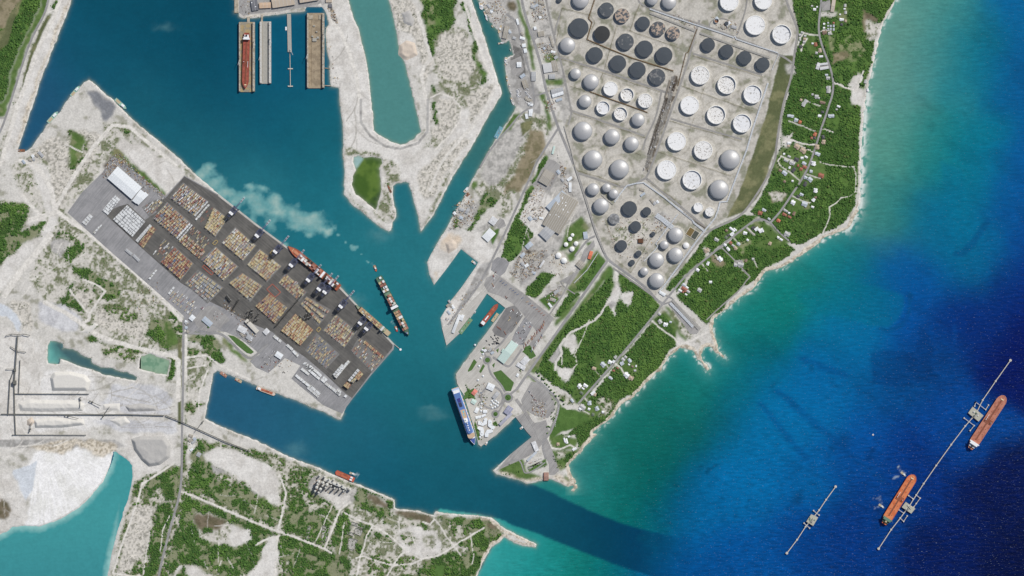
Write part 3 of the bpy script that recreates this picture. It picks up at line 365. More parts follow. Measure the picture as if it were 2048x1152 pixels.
def ruts(poly, n, ang, spread, ln, kinds=('rut', 'track', 'track')):
    q = rd(poly); xs = [p[0] for p in q]; ys = [p[1] for p in q]
    for _ in range(n):
        x, y = _r.uniform(min(xs), max(xs)), _r.uniform(min(ys), max(ys))
        if not inside(q, np.array([[x]]), np.array([[y]]))[0, 0]: continue
        a = math.radians(ang + _r.uniform(-spread, spread)); pts = [(x, y)]; tw = _r.uniform(-.12, .12)
        for k in range(int(ln / 5)):
            a += tw + _r.uniform(-.1, .1); x += 5 * math.cos(a); y += 5 * math.sin(a)
            if not inside(q, np.array([[x]]), np.array([[y]]))[0, 0]: break
            pts.append((x, y))
        if len(pts) > 2: path(_r.choice(kinds), pts, _r.uniform(1.0, 2.4), .9, .6, _r.uniform(.35, .8))
ruts('0,630 90,660 90,745 40,900 0,900', 40, 80, 40, 60); ruts('90,740 350,770 350,860 36,862', 60, 2, 14, 80, ('rut', 'rut', 'track')); ruts('0,880 350,868 350,925 262,940 240,890 60,910 0,960', 40, 0, 30, 60); ruts('0,950 50,990 50,1050 0,1065', 16, 60, 40, 30); ruts('70,470 120,430 180,500 100,560 40,600 60,520', 30, 120, 25, 60)
ruts('652,60 690,50 740,160 770,290 700,300 680,180', 34, 86, 14, 90, ('rut', 'rut', 'track')); ruts('860,370 940,250 1000,170 990,150 940,240 850,330 846,450', 26, 120, 16, 70, ('rut', 'track')); ruts('238,275 282,290 370,348 330,398 262,328', 14, 40, 60, 40, ('rut', 'track')); ruts('372,880 560,950 560,1000 420,920', 22, 28, 20, 60, ('rut', 'track')); ruts('420,745 510,770 640,815 670,830 500,740', 18, 25, 12, 60, ('rut', 'track')); ruts('1060,300 1150,360 1180,460 1100,540 1040,540', 30, 115, 30, 50, ('rut', 'track')); ruts('700,1010 960,1050 900,1110 760,1130', 26, 30, 60, 40, ('track', 'track')); ruts('300,960 700,1000 640,1140 330,1140', 26, 60, 60, 40, ('track',)); ruts('0,0 1,0 1,1', 0, 0, 0, 10)
for p in PATHS: path(p[0], p[1], p[2], warp=1.2 if p[0] != 'rock' else 2.5)
# ground round the tanks is swept sand inside a low ring bund
TANKS = [  # x, y, radius (px), kind, row key
 (1161,1,16,'dome','a'),(1304,0,11,'dome','a'),(1338,5,14,'dome','a'),(1458,4,18,'float','a'),(1526,2,17,'float','a'),(1119,0,5,'cone','a'),
 (1213,20,14,'streak','b'),(1244,32,14,'rust','b'),(1286,47,13,'cone','b'),(1316,58,14,'rust','b'),(1346,67,13,'rust','b'),
 (1158,56,18.5,'cone','c'),(1204,68,15.2,'black','c'),(1251,84,15.8,'streak','c'),(1289,98,16,'cone','c'),(1328,111,16,'cone','c'),
 (1135,91,15,'dome','d'),(1190,110,15,'cone','d'),(1236,127,15.6,'cone','d'),(1275,140,15.6,'cone','d'),(1314,154,15.8,'streak','d'),
 (1510,51,19,'float','e'),(1563,69,18.5,'deep','e'),
 (1416,90,13,'cone','f'),(1453,103,13,'cone','f'),(1489,116,13.2,'cone','f'),(1525,129,13.2,'cone','f'),
 (1400,151,18,'dirty','g'),(1453,170,18,'deepdirty','g'),(1505,189,18,'deep','g'),
 (1379,211,18,'float','h'),(1432,230,18,'deepdirty','h'),(1484,247,18,'deep','h'),
 (1353,283,18,'float','i'),(1406,301,18,'dirty','i'),(1460,319,19,'dome','i'),
 (1333,340,18.7,'ringed','j'),(1384,360,18.7,'deep','j'),(1438,379,18.7,'dome','j'),
 (1151,148,10.6,'dome','k'),(1182,164,15,'dome','k'),(1221,178,14,'float','k'),(1254,190,13,'deepdirty','k'),(1290,202,14,'dirty','k'),
 (1170,203,12.5,'dome','l'),(1206,216,13,'deep','l'),(1241,228,13,'deepdirty','l'),(1276,240,13,'dome','l'),
 (1166,262,18,'dome','m'),(1224,274,15,'dome','m'),(1263,288,14,'dome','m'),
 (1186,319,18,'dome','n'),(1239,338,18.2,'dome','n'),
 (1186,379,12,'dome','o'),(1213,376,8.8,'dome','o'),(1227,388,9.5,'dome','o'),(1202,412,15,'dome','o'),
 (1259,417,14.2,'cone','p'),(1293,423,8.5,'cone','p'),(1228,438,10.6,'grey','p'),(1271,453,10.5,'cone','p'),(1306,468,4.5,'cone','p'),(1243,491,10.5,'cone','p'),(1277,507,6,'cone','p'),(1264,525,5.6,'cone','p'),
 (1396,415,9.2,'float','q'),(1419,424,9,'dirty','q'),
 (1351,470,14.5,'dome','r'),(1328,490,8.5,'dome','r'),(1313,520,14.5,'dome','r'),(1351,510,14.5,'dome','r'),(1288,543,8.2,'dome','r'),(1313,561,14.8,'dome','r'),(1372,491,5.8,'white','r'),
 (1145,470,3.4,'white','s'),(1140,478,4.2,'white','s'),(1132,489,4.3,'white','s'),(1152,487,4.3,'white','s'),(1144,498,4.8,'white','s'),(1117,511,5.6,'white','s'),(1128,521,5.6,'white','s'),
 (1433,42,4.6,'empty','t'),(1453,47,4.0,'rustsmall','t'),
]
for (x, y, r, k, row) in TANKS:
    if row in 's': continue
    disc('ring', x, y, r * 1.42, 3.0, .85)
    if r > 12: disc('bund', x, y, r * 1.62, 1.4, .55, r0=r * 1.5)
# bleached rock and rubble along the open shore, roots of the woods kept back from it
coast = ((GX > 1130) & (GY > 0)) | ((GX > 960) & (GY > 1030))
cm = step(-SD, -7.5, -4.5) * coast * step(SD, -20, -19) * (GX > 1130) * np.where(GY < 460, 0.0, 1.0)
put('rock', np.clip(step(7.0 + 8 * (n4 - .5), 0, 6) * (SD < 6.5 + 9 * (n4 - .5)) * coast * (SD > -6) * np.where((GX > 1560) & (GY < 400), .0, 1), 0, 1), FULL)
put('white', np.clip((SD < 3.2 + 3 * (n4 - .5)) * ((GX > 1560) & (GY < 420)) * 1.0, 0, 1), FULL)
put('white', ((SD < 2.6 + 2.5 * (n4 - .5)) & (GX < 1130) & (~quay)) * .8, FULL)
VEG *= (SD > 3.0)
# ---- land sheet: dips under the water at the shore
ZL = np.clip(SDn * S * 0.42, -5.0, 2.4) + np.where(SDn > 1.5, RELIEF * np.clip((SDn - 1.5) / 3, 0, 1), 0)
paved_flat = np.zeros(GX.shape, bool)
def flatten(pts): 
    m = inside(rd(pts) if isinstance(pts, str) else pts, GX, GY); ZL[m] = np.minimum(ZL[m], 2.25); VEG[m] = 0
def tint_mat(name, attr, rough, fine, amp, spec=0.25, bump=0.0, bscale=0.2):
    m = bpy.data.materials.new(name); m.use_nodes = True; t = m.node_tree; n = t.nodes; l = t.links; b = n['Principled BSDF']
    b.inputs['Roughness'].default_value = rough; b.inputs['Specular IOR Level'].default_value = spec
    at = n.new('ShaderNodeAttribute'); at.attribute_name = attr; g = n.new('ShaderNodeNewGeometry'); out = at.outputs['Color']
    for sc, am in zip(fine, amp):
        nz = n.new('ShaderNodeTexNoise'); nz.inputs['Scale'].default_value = sc; nz.inputs['Detail'].default_value = 2; nz.inputs['Roughness'].default_value = .6
        l.new(g.outputs['Position'], nz.inputs['Vector'])
        mr = n.new('ShaderNodeMapRange'); mr.inputs[1].default_value = .32; mr.inputs[2].default_value = .68; mr.inputs[3].default_value = 1 - am; mr.inputs[4].default_value = 1 + am
        l.new(nz.outputs[0], mr.inputs[0])
        mx = n.new('ShaderNodeMix'); mx.data_type = 'RGBA'; mx.blend_type = 'MULTIPLY'; mx.inputs[0].default_value = 1
        l.new(out, mx.inputs[6]); l.new(mr.outputs[0], mx.inputs[7]); out = mx.outputs[2]
    l.new(out, b.inputs['Base Color']); return m, b, out
def grid_obj(name, quads, X, Y, Z, C, attr, material):
    """sheet from index quads into the flat grid"""
    used, inv = np.unique(quads.ravel(), return_inverse=True)
    me = bpy.data.meshes.new(name); nv, nq = len(used), len(quads)
    co = np.empty((nv, 3), np.float32); co[:, 0] = (X.ravel()[used] - 1024) * S; co[:, 1] = (576 - Y.ravel()[used]) * S; co[:, 2] = Z.ravel()[used]
    me.vertices.add(nv); me.vertices.foreach_set('co', co.ravel()); me.loops.add(nq * 4); me.loops.foreach_set('vertex_index', inv.astype(np.int32).ravel())
    me.polygons.add(nq); me.polygons.foreach_set('loop_start', np.arange(0, nq * 4, 4, dtype=np.int32)); me.polygons.foreach_set('loop_total', np.full(nq, 4, np.int32)) if False else None
    me.update(calc_edges=True)
    ca = me.attributes.new(attr, 'FLOAT_COLOR', 'POINT'); c4 = np.ones((nv, 4), np.float32); c4[:, :3] = C.reshape(-1, 3)[used]; ca.data.foreach_set('color', c4.ravel())
    me.materials.append(material); me.polygons.foreach_set('use_smooth', np.ones(nq, bool)); me.update()
    o = bpy.data.objects.new(name, me); COL.objects.link(o); return o
LM, lb, _ = tint_mat('land', 'soil_tint', .95, (.03, .11, .3), (.06, .10, .10), spec=.12)
idx = np.arange(NX * NY).reshape(NY, NX)
def cells(mask, st=1):
    a = idx[:-st:st, :-st:st]; b = idx[:-st:st, st::st]; c = idx[st::st, st::st]; d = idx[st::st, :-st:st]
    h = min(a.shape[0], b.shape[0], c.shape[0], d.shape[0]); w = min(a.shape[1], b.shape[1], c.shape[1], d.shape[1])
    q = np.stack([d[:h, :w], c[:h, :w], b[:h, :w], a[:h, :w]], -1); return q, q[mask[:h, :w]]
def quadmax(F, st=1): 
    h = (F.shape[0] - 1) // st; w = (F.shape[1] - 1) // st
    A = F[:h * st + 1, :w * st + 1]; return np.maximum.reduce([A[:-1:st, :-1:st][:h, :w], A[st::st, :-1:st][:h, :w], A[st::st, st::st][:h, :w], A[:-1:st, st::st][:h, :w]])

# ---- water: colour of the water column over its bed, sampled down the shelf
SEA = [(1760,150,105,150,136),(1790,60,104,150,136),(1800,110,92,146,132),(1850,150,40,132,136),(1850,60,70,142,134),(1900,100,8,120,130),(1950,120,0,106,134),(2020,150,0,84,140),(2060,40,0,96,146),(1780,300,82,146,130),(1760,230,96,150,135),(1850,300,14,122,120),(1950,300,0,112,136),(2045,330,0,82,146),(1750,420,72,138,126),(1800,420,8,114,116),(1880,440,0,96,138),(1935,430,0,112,136),(2025,450,0,74,142),(2050,550,0,42,116),(1650,530,24,132,128),(1600,600,10,116,110),(1700,560,0,96,118),(1800,560,0,84,146),(1930,500,0,100,142),(1560,590,20,130,118),(1560,640,0,108,100),(1480,630,20,130,122),(1450,720,12,124,122),(1400,790,20,120,110),(1330,850,14,106,96),(1500,760,0,92,108),(1450,830,0,84,82),(1540,800,0,108,160),(1570,860,0,110,163),(1480,960,0,106,163),(1420,1000,0,104,162),(1385,1040,0,100,156),(1480,880,0,104,158),(1590,790,0,106,160),(1640,800,0,98,154),(1300,940,0,94,86),(1220,900,22,114,104),(1170,1000,22,124,118),(1160,940,40,120,120),(1250,1010,0,100,94),(1345,1010,0,76,92),(1400,880,0,80,80),(1600,950,0,90,150),(1640,740,0,84,140),(1690,640,0,106,146),(1650,690,0,112,158),(1720,720,0,104,155),(1800,640,0,76,148),(1770,760,0,66,126),(1850,700,0,58,118),(1950,620,0,44,114),(2035,680,0,20,88),(1900,850,0,66,138),(1700,900,0,74,143),(1850,950,0,40,108),(2000,1000,0,20,74),(2050,1120,0,14,62),(1700,1050,0,50,118),(1600,1080,0,62,130),(1500,1100,0,80,148),(1400,1130,0,76,140),(1300,1150,0,88,146),(1225,1140,0,100,110),(1150,1130,12,114,104),(1080,1110,24,132,126),(1030,1140,0,136,138),(1000,1120,66,166,160),(1900,1080,0,26,86),(1780,980,0,62,132),(1530,700,0,98,104)]
HARB = [(300,60,8,76,96),(200,150,14,82,104),(400,200,10,80,100),(420,60,4,72,92),(100,230,30,82,112),(60,280,34,84,114),(260,230,24,92,108),(400,300,28,98,112),(560,230,14,88,108),(560,100,8,86,112),(640,300,22,98,112),(480,420,38,112,124),(660,430,28,108,122),(740,480,40,120,128),(800,430,30,104,118),(820,520,36,116,126),(880,460,40,112,118),(950,200,52,110,110),(1000,60,42,104,106),(990,120,48,106,108),(900,600,36,114,124),(720,640,30,112,124),(850,660,32,112,122),(950,560,42,116,122),(960,680,36,112,120),(830,780,26,102,114),(880,860,22,94,106),(700,880,30,98,116),(560,840,34,94,118),(450,800,36,90,118),(440,850,34,90,116),(760,960,16,88,108),(880,1000,20,90,106),(1000,900,22,94,106),(1040,860,24,92,106),(960,990,14,84,102),(1060,1000,14,80,98),(1120,1060,10,72,92),(1200,1080,2,66,88),(1260,1100,0,60,88),(1320,1110,0,60,100),(1390,1120,0,66,124)]
def field(sam, X, Y, sg):
    wsum = np.zeros(X.shape); o = np.zeros(X.shape + (3,))
    for (x, y, *c) in sam:
        d2 = (X - x) ** 2 + (Y - y) ** 2; w = np.exp(-d2 / (2 * sg * sg)) + 1e-5 / (1 + d2 / 1e4); wsum += w; o += w[..., None] * lin(c)
    return o / wsum[..., None]
bx = fbm(GX, GY, 110, 5, 101) - .5; by = fbm(GX, GY, 110, 5, 131) - .5
st_u = (GX * .82 + GY * .57); st_v = (-GX * .57 + GY * .82)
streak = fbm(st_u * .22, st_v * 1.4, 60, 4, 151) - .5
wmask = SDn < 3.5
XW, YW = GX + bx * 70, GY + by * 70
WC = np.zeros(GX.shape + (3,))
sea_m = inside(rd('1030,958 1060,968 1090,978 1150,1008 1236,1044 1286,1059 1331,1071 1420,1085 1420,1165 1330,1160 1249,1136 1180,1110 1100,1078 1066,1064 1024,1050 1000,1038 950,1028 880,1018 872,1026 930,1060 1009,1071 984,1094 954,1152 940,1240 2250,1240 2250,-90 1700,-90 1700,300 1500,500 1400,640 1200,820 1120,940 1090,955'), GX + wx * 3, GY + wy * 3).astype(float)
sb = blur(sea_m, 2); far = step(GX + (fbm(GX, GY, 30, 4, 171) - .5) * 60, 1270, 1400) * step(GX, 1240, 1260)
sb = np.maximum(sb, far)
cs = field(SEA, XW, YW, 46); ch = field(HARB, GX + bx * 40, GY + by * 40, 60)
WC = mix(ch, cs, sb)
deep = step(GX * .6 + GY * .8, 1500, 2000)
WC *= (1 + .16 * streak * (0.6 + 1.2 * deep) + .10 * (fbm(GX, GY, 26, 4, 181) - .5))[..., None]
# shelf edge lobes, grooves and grass patches on the sea bed
def bed(pts, c, al, k, warp=5):
    global WC
    m = blur(inside(rd(pts), GX + wx * warp, GY + wy * warp).astype(float), k) * sb; WC = mix(WC, WC * (1 - al) + np.ones_like(WC) * lin(c) * al, m)
bed('1590,590 1680,560 1760,575 1806,590 1808,612 1796,640 1776,655 1740,652 1690,636 1620,625', (0, 110, 126), .35, 7)
bed('1812,640 1796,650 1776,657 1745,656 1780,664 1806,655 1822,620 1826,586 1818,580 1814,616', (0, 72, 116), .45, 3); bed('1905,512 1927,515 1950,492 1985,440 1975,434 1940,482 1922,500 1908,502', (0, 66, 116), .45, 3)
bed('1880,320 1925,340 1935,430 1900,440 1890,400', (0, 108, 140), .35, 6); bed('1840,650 1870,690 1860,730 1830,700', (0, 50, 104), .4, 5); bed('1905,648 1912,650 1914,690 1906,690', (0, 66, 136), .5, 2)
bed('1740,705 1790,700 1870,720 1860,760 1800,775 1745,765', (0, 52, 108), .45, 5)
for g_ in ('1545,780 1560,776 1620,830 1700,900 1770,960 1764,966 1690,908 1610,838', '1512,805 1522,802 1580,870 1620,920 1612,922 1570,876', '1590,712 1620,716 1700,748 1690,756 1610,726'): bed(g_, (0, 66, 124), .42, 4, 10)
for (gx_, gy_, gr) in ((1472,1030,5),(1446,998,4),(1445,1042,6),(1500,1000,4),(1428,1060,4),(1400,935,5),(1415,945,5),(1352,970,4),(1622,738,6),(1545,772,6),(1745,905,8),(1738,915,7),(1662,895,8),(1590,1000,12),(1600,990,10),(1690,880,14),(1480,1082,4),(1460,1080,4)): WC = mix(WC, WC * .62, np.exp(-(((GX - gx_ + wx * 12) / gr) ** 2 + ((GY - gy_ + wy * 12) / gr) ** 2)) * .75)
bed('1408,944 1432,928 1436,932 1412,948', (0, 66, 100), .6, 2)
reef = step(fbm(st_u * .35, st_v, 34, 4, 191), .58, .72) * sb * step(GX, 1280, 1420) * .10
WC *= (1 - reef)[..., None]
for hp, cc in ((H_LAG, (78, 134, 130)), (H_POND, (66, 100, 104)), (H_POND2, (136, 166, 140)), (H_ALGAE, (68, 96, 40)), (H_LAKE, (66, 150, 152))):
    m = inside([((x - sum(p[0] for p in hp) / len(hp)) * 1.06 + sum(p[0] for p in hp) / len(hp), (y - sum(p[1] for p in hp) / len(hp)) * 1.04 + sum(p[1] for p in hp) / len(hp)) for x, y in hp] if hp is not H_LAKE else [(x + 4, y - 8) for x, y in hp], GX, GY)
    base = np.ones(GX.shape + (3,)) * lin(cc)
    if hp is H_LAKE: base = mix(base, np.ones_like(base) * lin((60, 140, 145)), step(GY, 1040, 1150)); base = mix(np.ones_like(base) * lin((150, 198, 192)), base, np.maximum(step(-SD + (n2 - .5) * 7, 0, 13), step(GX, 222, 240)) * .92 + .08)
    if hp is H_POND: base = mix(np.ones_like(base) * lin((104, 174, 166)), base, step(GX + (n4 - .5) * 30 + (GY - 700) * -.3, 98, 128))
    if hp is H_ALGAE: base = mix(base, np.ones_like(base) * lin((92, 118, 52)), step(n4, .5, .7)); base = mix(base, np.ones_like(base) * lin((150, 182, 178)), step(-(GX - 716) * .9 - (GY - 330) * .6 + n4 * 10, 2, 8)); base = mix(base, np.ones_like(base) * lin((52, 74, 44)), step((GX - 744) + (GY - 395) * 1.1, -2, 10) * step(n2, .3, .6))
    if hp is H_POND2: base = mix(base, np.ones_like(base) * lin((112, 148, 122)), step(n2, .55, .65))
    WC[m] = base[m]
# silt over shallow edges
isl = (~inside(rd('-90,1240 300,1240 300,890 -90,890'), GX, GY))
sh = np.exp(np.minimum(SDn, 0) / 2.2) * isl
WC = mix(WC, np.ones_like(WC) * lin((150, 158, 136)), np.clip(sh * np.where(quay, .15, .62), 0, 1))
east = (GX > 1130) & (GY < 990)
WC = mix(WC, np.ones_like(WC) * lin((104, 166, 154)), np.clip(np.exp(np.minimum(SDn, 0) / 9.0) * east * .5, 0, 1))
# churned sediment behind the tug, along the container quay
pl = np.zeros(GX.shape)
for (x, y, a, b) in ((412,338,26,17),(400,352,18,14),(440,392,26,20),(465,420,18,16),(420,372,18,14),(432,362,22,14),(452,380,26,16),(478,388,26,18),(500,372,20,10),(510,398,36,22),(528,377,16,10),(520,420,24,16),(548,400,30,16),(560,420,34,22),(585,425,36,22),(605,440,40,20),(588,455,22,12),(628,452,34,18),(648,462,20,12),(618,470,16,9),(630,430,18,12),(655,466,10,9),(662,458,8,7),(676,470,6,5),(692,486,4,4),(711,498,9,6),(704,494,7,6),(724,510,5,3.5),(735,522,4,3),(745,530,3.5,2.5),(540,450,22,22),(500,440,14,20),(470,405,20,14),(570,490,12,10)):
    pl += np.exp(-(((GX - x + wx * 14) / (a * .70)) ** 2 + ((GY - y + wy * 14) / (b * .70)) ** 2))
pn = fbm(GX, GY, 22, 6, 211, .6)
pm = step(pl + (pn - .5) * 1.7, .34, .95) * step(pl, .03, .22); pm2 = step(pl + (pn - .5) * 1.9, 1.0, 1.8)
WC = mix(WC, np.ones_like(WC) * lin((112, 166, 166)), pm * .80 * (~land)); WC = mix(WC, np.ones_like(WC) * lin((158, 186, 178)), pm2 * .85 * (~land))
for (x, y, a, b) in ((760,470,20,12),(700,600,24,8),(870,830,24,8),(860,818,18,5),(590,900,20,12),(330,55,16,6)):
    WC = mix(WC, np.ones_like(WC) * lin((104, 152, 154)), np.exp(-(((GX - x + wx * 20) / a) ** 2 + ((GY - y + wy * 20) / b) ** 2)) * .3)
# breaking surf on the open shore, tug wakes
surf = east & (GX > 1180)
fo = step(fbm(GX, GY, 7, 4, 221) + np.where((GX > 1690) & (GY < 470) & (GY > 180), .17, np.where(GX > 1690, .02, -.02)), .55, .66) * np.exp(-np.abs(SDn + 3.0) / np.where((GX > 1690) & (GY > 180), 4.5, 2.0)) * surf * (SDn < 1)
WC = mix(WC, np.ones_like(WC) * lin((216, 224, 218)), np.clip(fo * 1.25, 0, .92))
for (x0, y0, x1, y1, w) in ((1808,946,1796,934,3.2),(1796,934,1800,932,2),(1787,956,1796,952,2.5),(1762,1008,1758,998,3),(1752,1016,1760,1012,3.4),(1760,996,1748,998,2),(712,951,716,948,3),(716,952,714,957,2),(749,534,742,526,2.2),(788,650,783,644,2.2)):
    dx, dy = x1 - x0, y1 - y0; t = np.clip(((GX - x0) * dx + (GY - y0) * dy) / (dx * dx + dy * dy), 0, 1); D = np.hypot(GX + wx * 6 - x0 - t * dx, GY + wy * 6 - y0 - t * dy)
    WC = mix(WC, np.ones_like(WC) * lin((190, 205, 206)), np.clip(1 - D / w, 0, 1) * step(n3, .3, .6) * .8)
WM, wb, wout = tint_mat('sea_water', 'water_tint', .22, (.02, .06), (.03, .04), spec=.22)
t = WM.node_tree; n = t.nodes; l = t.links
# wind waves: rippled normal and tone; glints and breaking crests painted into the colour
g = n.new('ShaderNodeNewGeometry'); mp = n.new('ShaderNodeMapping'); mp.inputs['Rotation'].default_value = (0, 0, math.radians(-28)); mp.inputs['Scale'].default_value = (.022, .085, .05)
l.new(g.outputs['Position'], mp.inputs[0]); nz = n.new('ShaderNodeTexNoise'); nz.inputs['Scale'].default_value = 1.0; nz.inputs['Detail'].default_value = 5; nz.inputs['Roughness'].default_value = .62; l.new(mp.outputs[0], nz.inputs['Vector'])
at = n.new('ShaderNodeAttribute'); at.attribute_name = 'exposure_to_wind'
bp = n.new('ShaderNodeBump'); bp.inputs['Distance'].default_value = 2.6; l.new(nz.outputs[0], bp.inputs['Height']); l.new(at.outputs['Fac'], bp.inputs['Strength']); l.new(bp.outputs[0], wb.inputs['Normal'])
mp2 = n.new('ShaderNodeMapping'); mp2.inputs['Rotation'].default_value = (0, 0, math.radians(-28)); mp2.inputs['Scale'].default_value = (.10, .26, .1); l.new(g.outputs['Position'], mp2.inputs[0])
nz2 = n.new('ShaderNodeTexNoise'); nz2.inputs['Scale'].default_value = 1.0; nz2.inputs['Detail'].default_value = 2; l.new(mp2.outputs[0], nz2.inputs['Vector'])
mr = n.new('ShaderNodeMapRange'); mr.inputs[1].default_value = .655; mr.inputs[2].default_value = .73; l.new(nz2.outputs[0], mr.inputs[0])
ml = n.new('ShaderNodeMath'); ml.operation = 'MULTIPLY'; l.new(mr.outputs[0], ml.inputs[0]); l.new(at.outputs['Fac'], ml.inputs[1])
ml2 = n.new('ShaderNodeMath'); ml2.operation = 'MULTIPLY'; l.new(ml.outputs[0], ml2.inputs[0]); ml2.inputs[1].default_value = .34
mr3 = n.new('ShaderNodeMapRange'); mr3.inputs[1].default_value = .3; mr3.inputs[2].default_value = .7; mr3.inputs[3].default_value = .60; mr3.inputs[4].default_value = 1.36; l.new(nz.outputs[0], mr3.inputs[0])
mxa = n.new('ShaderNodeMix'); mxa.data_type = 'RGBA'; mxa.blend_type = 'MULTIPLY'; l.new(at.outputs['Fac'], mxa.inputs[0]); l.new(wout, mxa.inputs[6]); l.new(mr3.outputs[0], mxa.inputs[7])
mxf = n.new('ShaderNodeMix'); mxf.data_type = 'RGBA'; l.new(ml2.outputs[0], mxf.inputs[0]); l.new(mxa.outputs[2], mxf.inputs[6]); mxf.inputs[7].default_value = (.42, .5, .55, 1)
l.new(mxf.outputs[2], wb.inputs['Base Color'])
EXPO = np.clip(.08 + sb * (.28 + .72 * deep) * step(-SDn, 0, 40), 0, 1)
fine = quadmax(np.where((np.abs(SDn) < 16) | (pm > .05), 1.0, 0.0), 2) > 0
wet = quadmax(np.where(wmask, 1.0, 0.0), 2) > 0
_, q2 = cells(wet & ~fine, 2)
f1 = np.repeat(np.repeat(fine & wet, 2, 0), 2, 1); full, _ = cells(np.ones((NY, NX), bool), 1)
f1 = f1[:full.shape[0], :full.shape[1]]; q1 = full[:f1.shape[0], :f1.shape[1]][f1]
zw = np.zeros(GX.shape)
def water(name, quads):
    o = grid_obj(name, quads, GX, GY, zw, WC, 'water_tint', WM)
    used = np.unique(quads.ravel()); ea = o.data.attributes.new('exposure_to_wind', 'FLOAT', 'POINT'); ea.data.foreach_set('value', EXPO.ravel()[used].astype(np.float32)); return tag(o, kind='structure')
qa = np.concatenate([q1, q2]); cen = qa[:, 0]; cx_, cy_ = GX.ravel()[cen], GY.ravel()[cen]
def box(x0, y0, x1, y1): return (cx_ > x0) & (cx_ < x1) & (cy_ > y0) & (cy_ < y1)
lag = inside(rd('680,-90 790,-90 850,150 850,292 740,292 700,120'), cx_, cy_); lak = inside(rd('-90,880 280,880 275,1000 200,1300 -90,1300'), cx_, cy_); pnd = inside(rd('84,674 280,716 280,770 84,740'), cx_, cy_); pn2 = inside(rd('274,700 348,706 342,760 270,742'), cx_, cy_); alg = inside(rd('700,305 768,305 770,400 750,430 698,385'), cx_, cy_)
seaq = (sb.ravel()[cen] > .5) & ~(lag | lak | pnd | pn2 | alg)
water('lagoon', qa[lag]); water('quarry_lake', qa[lak]); water('settling_pond', qa[pnd]); water('green_pond', qa[pn2]); water('algae_pond', qa[alg]); water('sea', qa[seaq]); water('harbour_water', qa[~(seaq | lag | lak | pnd | pn2 | alg)])
# ================================================================ paved ground, roads
UX, UY = .765, .644                      # along the container quay (photo axes); seaward normal (.644,-.765)
UA = math.atan2(-UY, UX)                 # the same direction in world axes
def streaked(name, rgb, rgb2, ang, var=.10, rough=.92):
    """asphalt or concrete with wheel streaks along one direction and blotchy wear"""
    if name in MATS: return MATS[name]
    m = bpy.data.materials.new(name); m.use_nodes = True; t = m.node_tree; n = t.nodes; l = t.links; b = n['Principled BSDF']; b.inputs['Roughness'].default_value = rough; b.inputs['Specular IOR Level'].default_value = .15
    g = n.new('ShaderNodeNewGeometry'); mp = n.new('ShaderNodeMapping'); mp.vector_type = 'TEXTURE'; mp.inputs['Rotation'].default_value = (0, 0, ang); mp.inputs['Scale'].default_value = (120, 5, 20); l.new(g.outputs['Position'], mp.inputs[0])
    nz = n.new('ShaderNodeTexNoise'); nz.inputs['Scale'].default_value = 1; nz.inputs['Detail'].default_value = 4; l.new(mp.outputs[0], nz.inputs['Vector'])
    n2_ = n.new('ShaderNodeTexNoise'); n2_.inputs['Scale'].default_value = .02; n2_.inputs['Detail'].default_value = 5; l.new(g.outputs['Position'], n2_.inputs['Vector'])
    n3_ = n.new('ShaderNodeTexNoise'); n3_.inputs['Scale'].default_value = .25; n3_.inputs['Detail'].default_value = 3; l.new(g.outputs['Position'], n3_.inputs['Vector'])
    ad = n.new('ShaderNodeMath'); l.new(nz.outputs[0], ad.inputs[0]); l.new(n2_.outputs[0], ad.inputs[1])
    mr = n.new('ShaderNodeMapRange'); mr.inputs[1].default_value = .82; mr.inputs[2].default_value = 1.18; l.new(ad.outputs[0], mr.inputs[0])
    mx = n.new('ShaderNodeMix'); mx.data_type = 'RGBA'; l.new(mr.outputs[0], mx.inputs[0]); mx.inputs[6].default_value = (*lin(rgb), 1); mx.inputs[7].default_value = (*lin(rgb2), 1)
    m3 = n.new('ShaderNodeMapRange'); m3.inputs[1].default_value = .3; m3.inputs[2].default_value = .7; m3.inputs[3].default_value = 1 - var; m3.inputs[4].default_value = 1 + var; l.new(n3_.outputs[0], m3.inputs[0])
    my = n.new('ShaderNodeMix'); my.data_type = 'RGBA'; my.blend_type = 'MULTIPLY'; my.inputs[0].default_value = 1; l.new(mx.outputs[2], my.inputs[6]); l.new(m3.outputs[0], my.inputs[7]); l.new(my.outputs[2], b.inputs['Base Color'])
    MATS[name] = m; return m
M_YARD = streaked('yard_concrete', (156, 155, 156), (136, 136, 137), UA + math.pi / 2)
M_ASPH = streaked('quay_asphalt', (90, 89, 87), (110, 108, 104), UA)
M_PAD = streaked('stack_pad', (134, 133, 131), (116, 115, 113), UA + math.pi / 2, .12)
M_ROAD = streaked('road_asphalt', (158, 157, 156), (140, 139, 138), .6, .06)
M_ROAD2 = streaked('road_grey', (158, 156, 152), (142, 140, 137), .6, .06)
M_CONC = streaked('quay_concrete', (196, 193, 186), (178, 175, 168), .8, .07)
M_LOT = streaked('lot_asphalt', (166, 164, 161), (146, 144, 142), .9, .08)
M_DARKLOT = streaked('dark_lot', (120, 119, 119), (138, 136, 134), .9, .10)
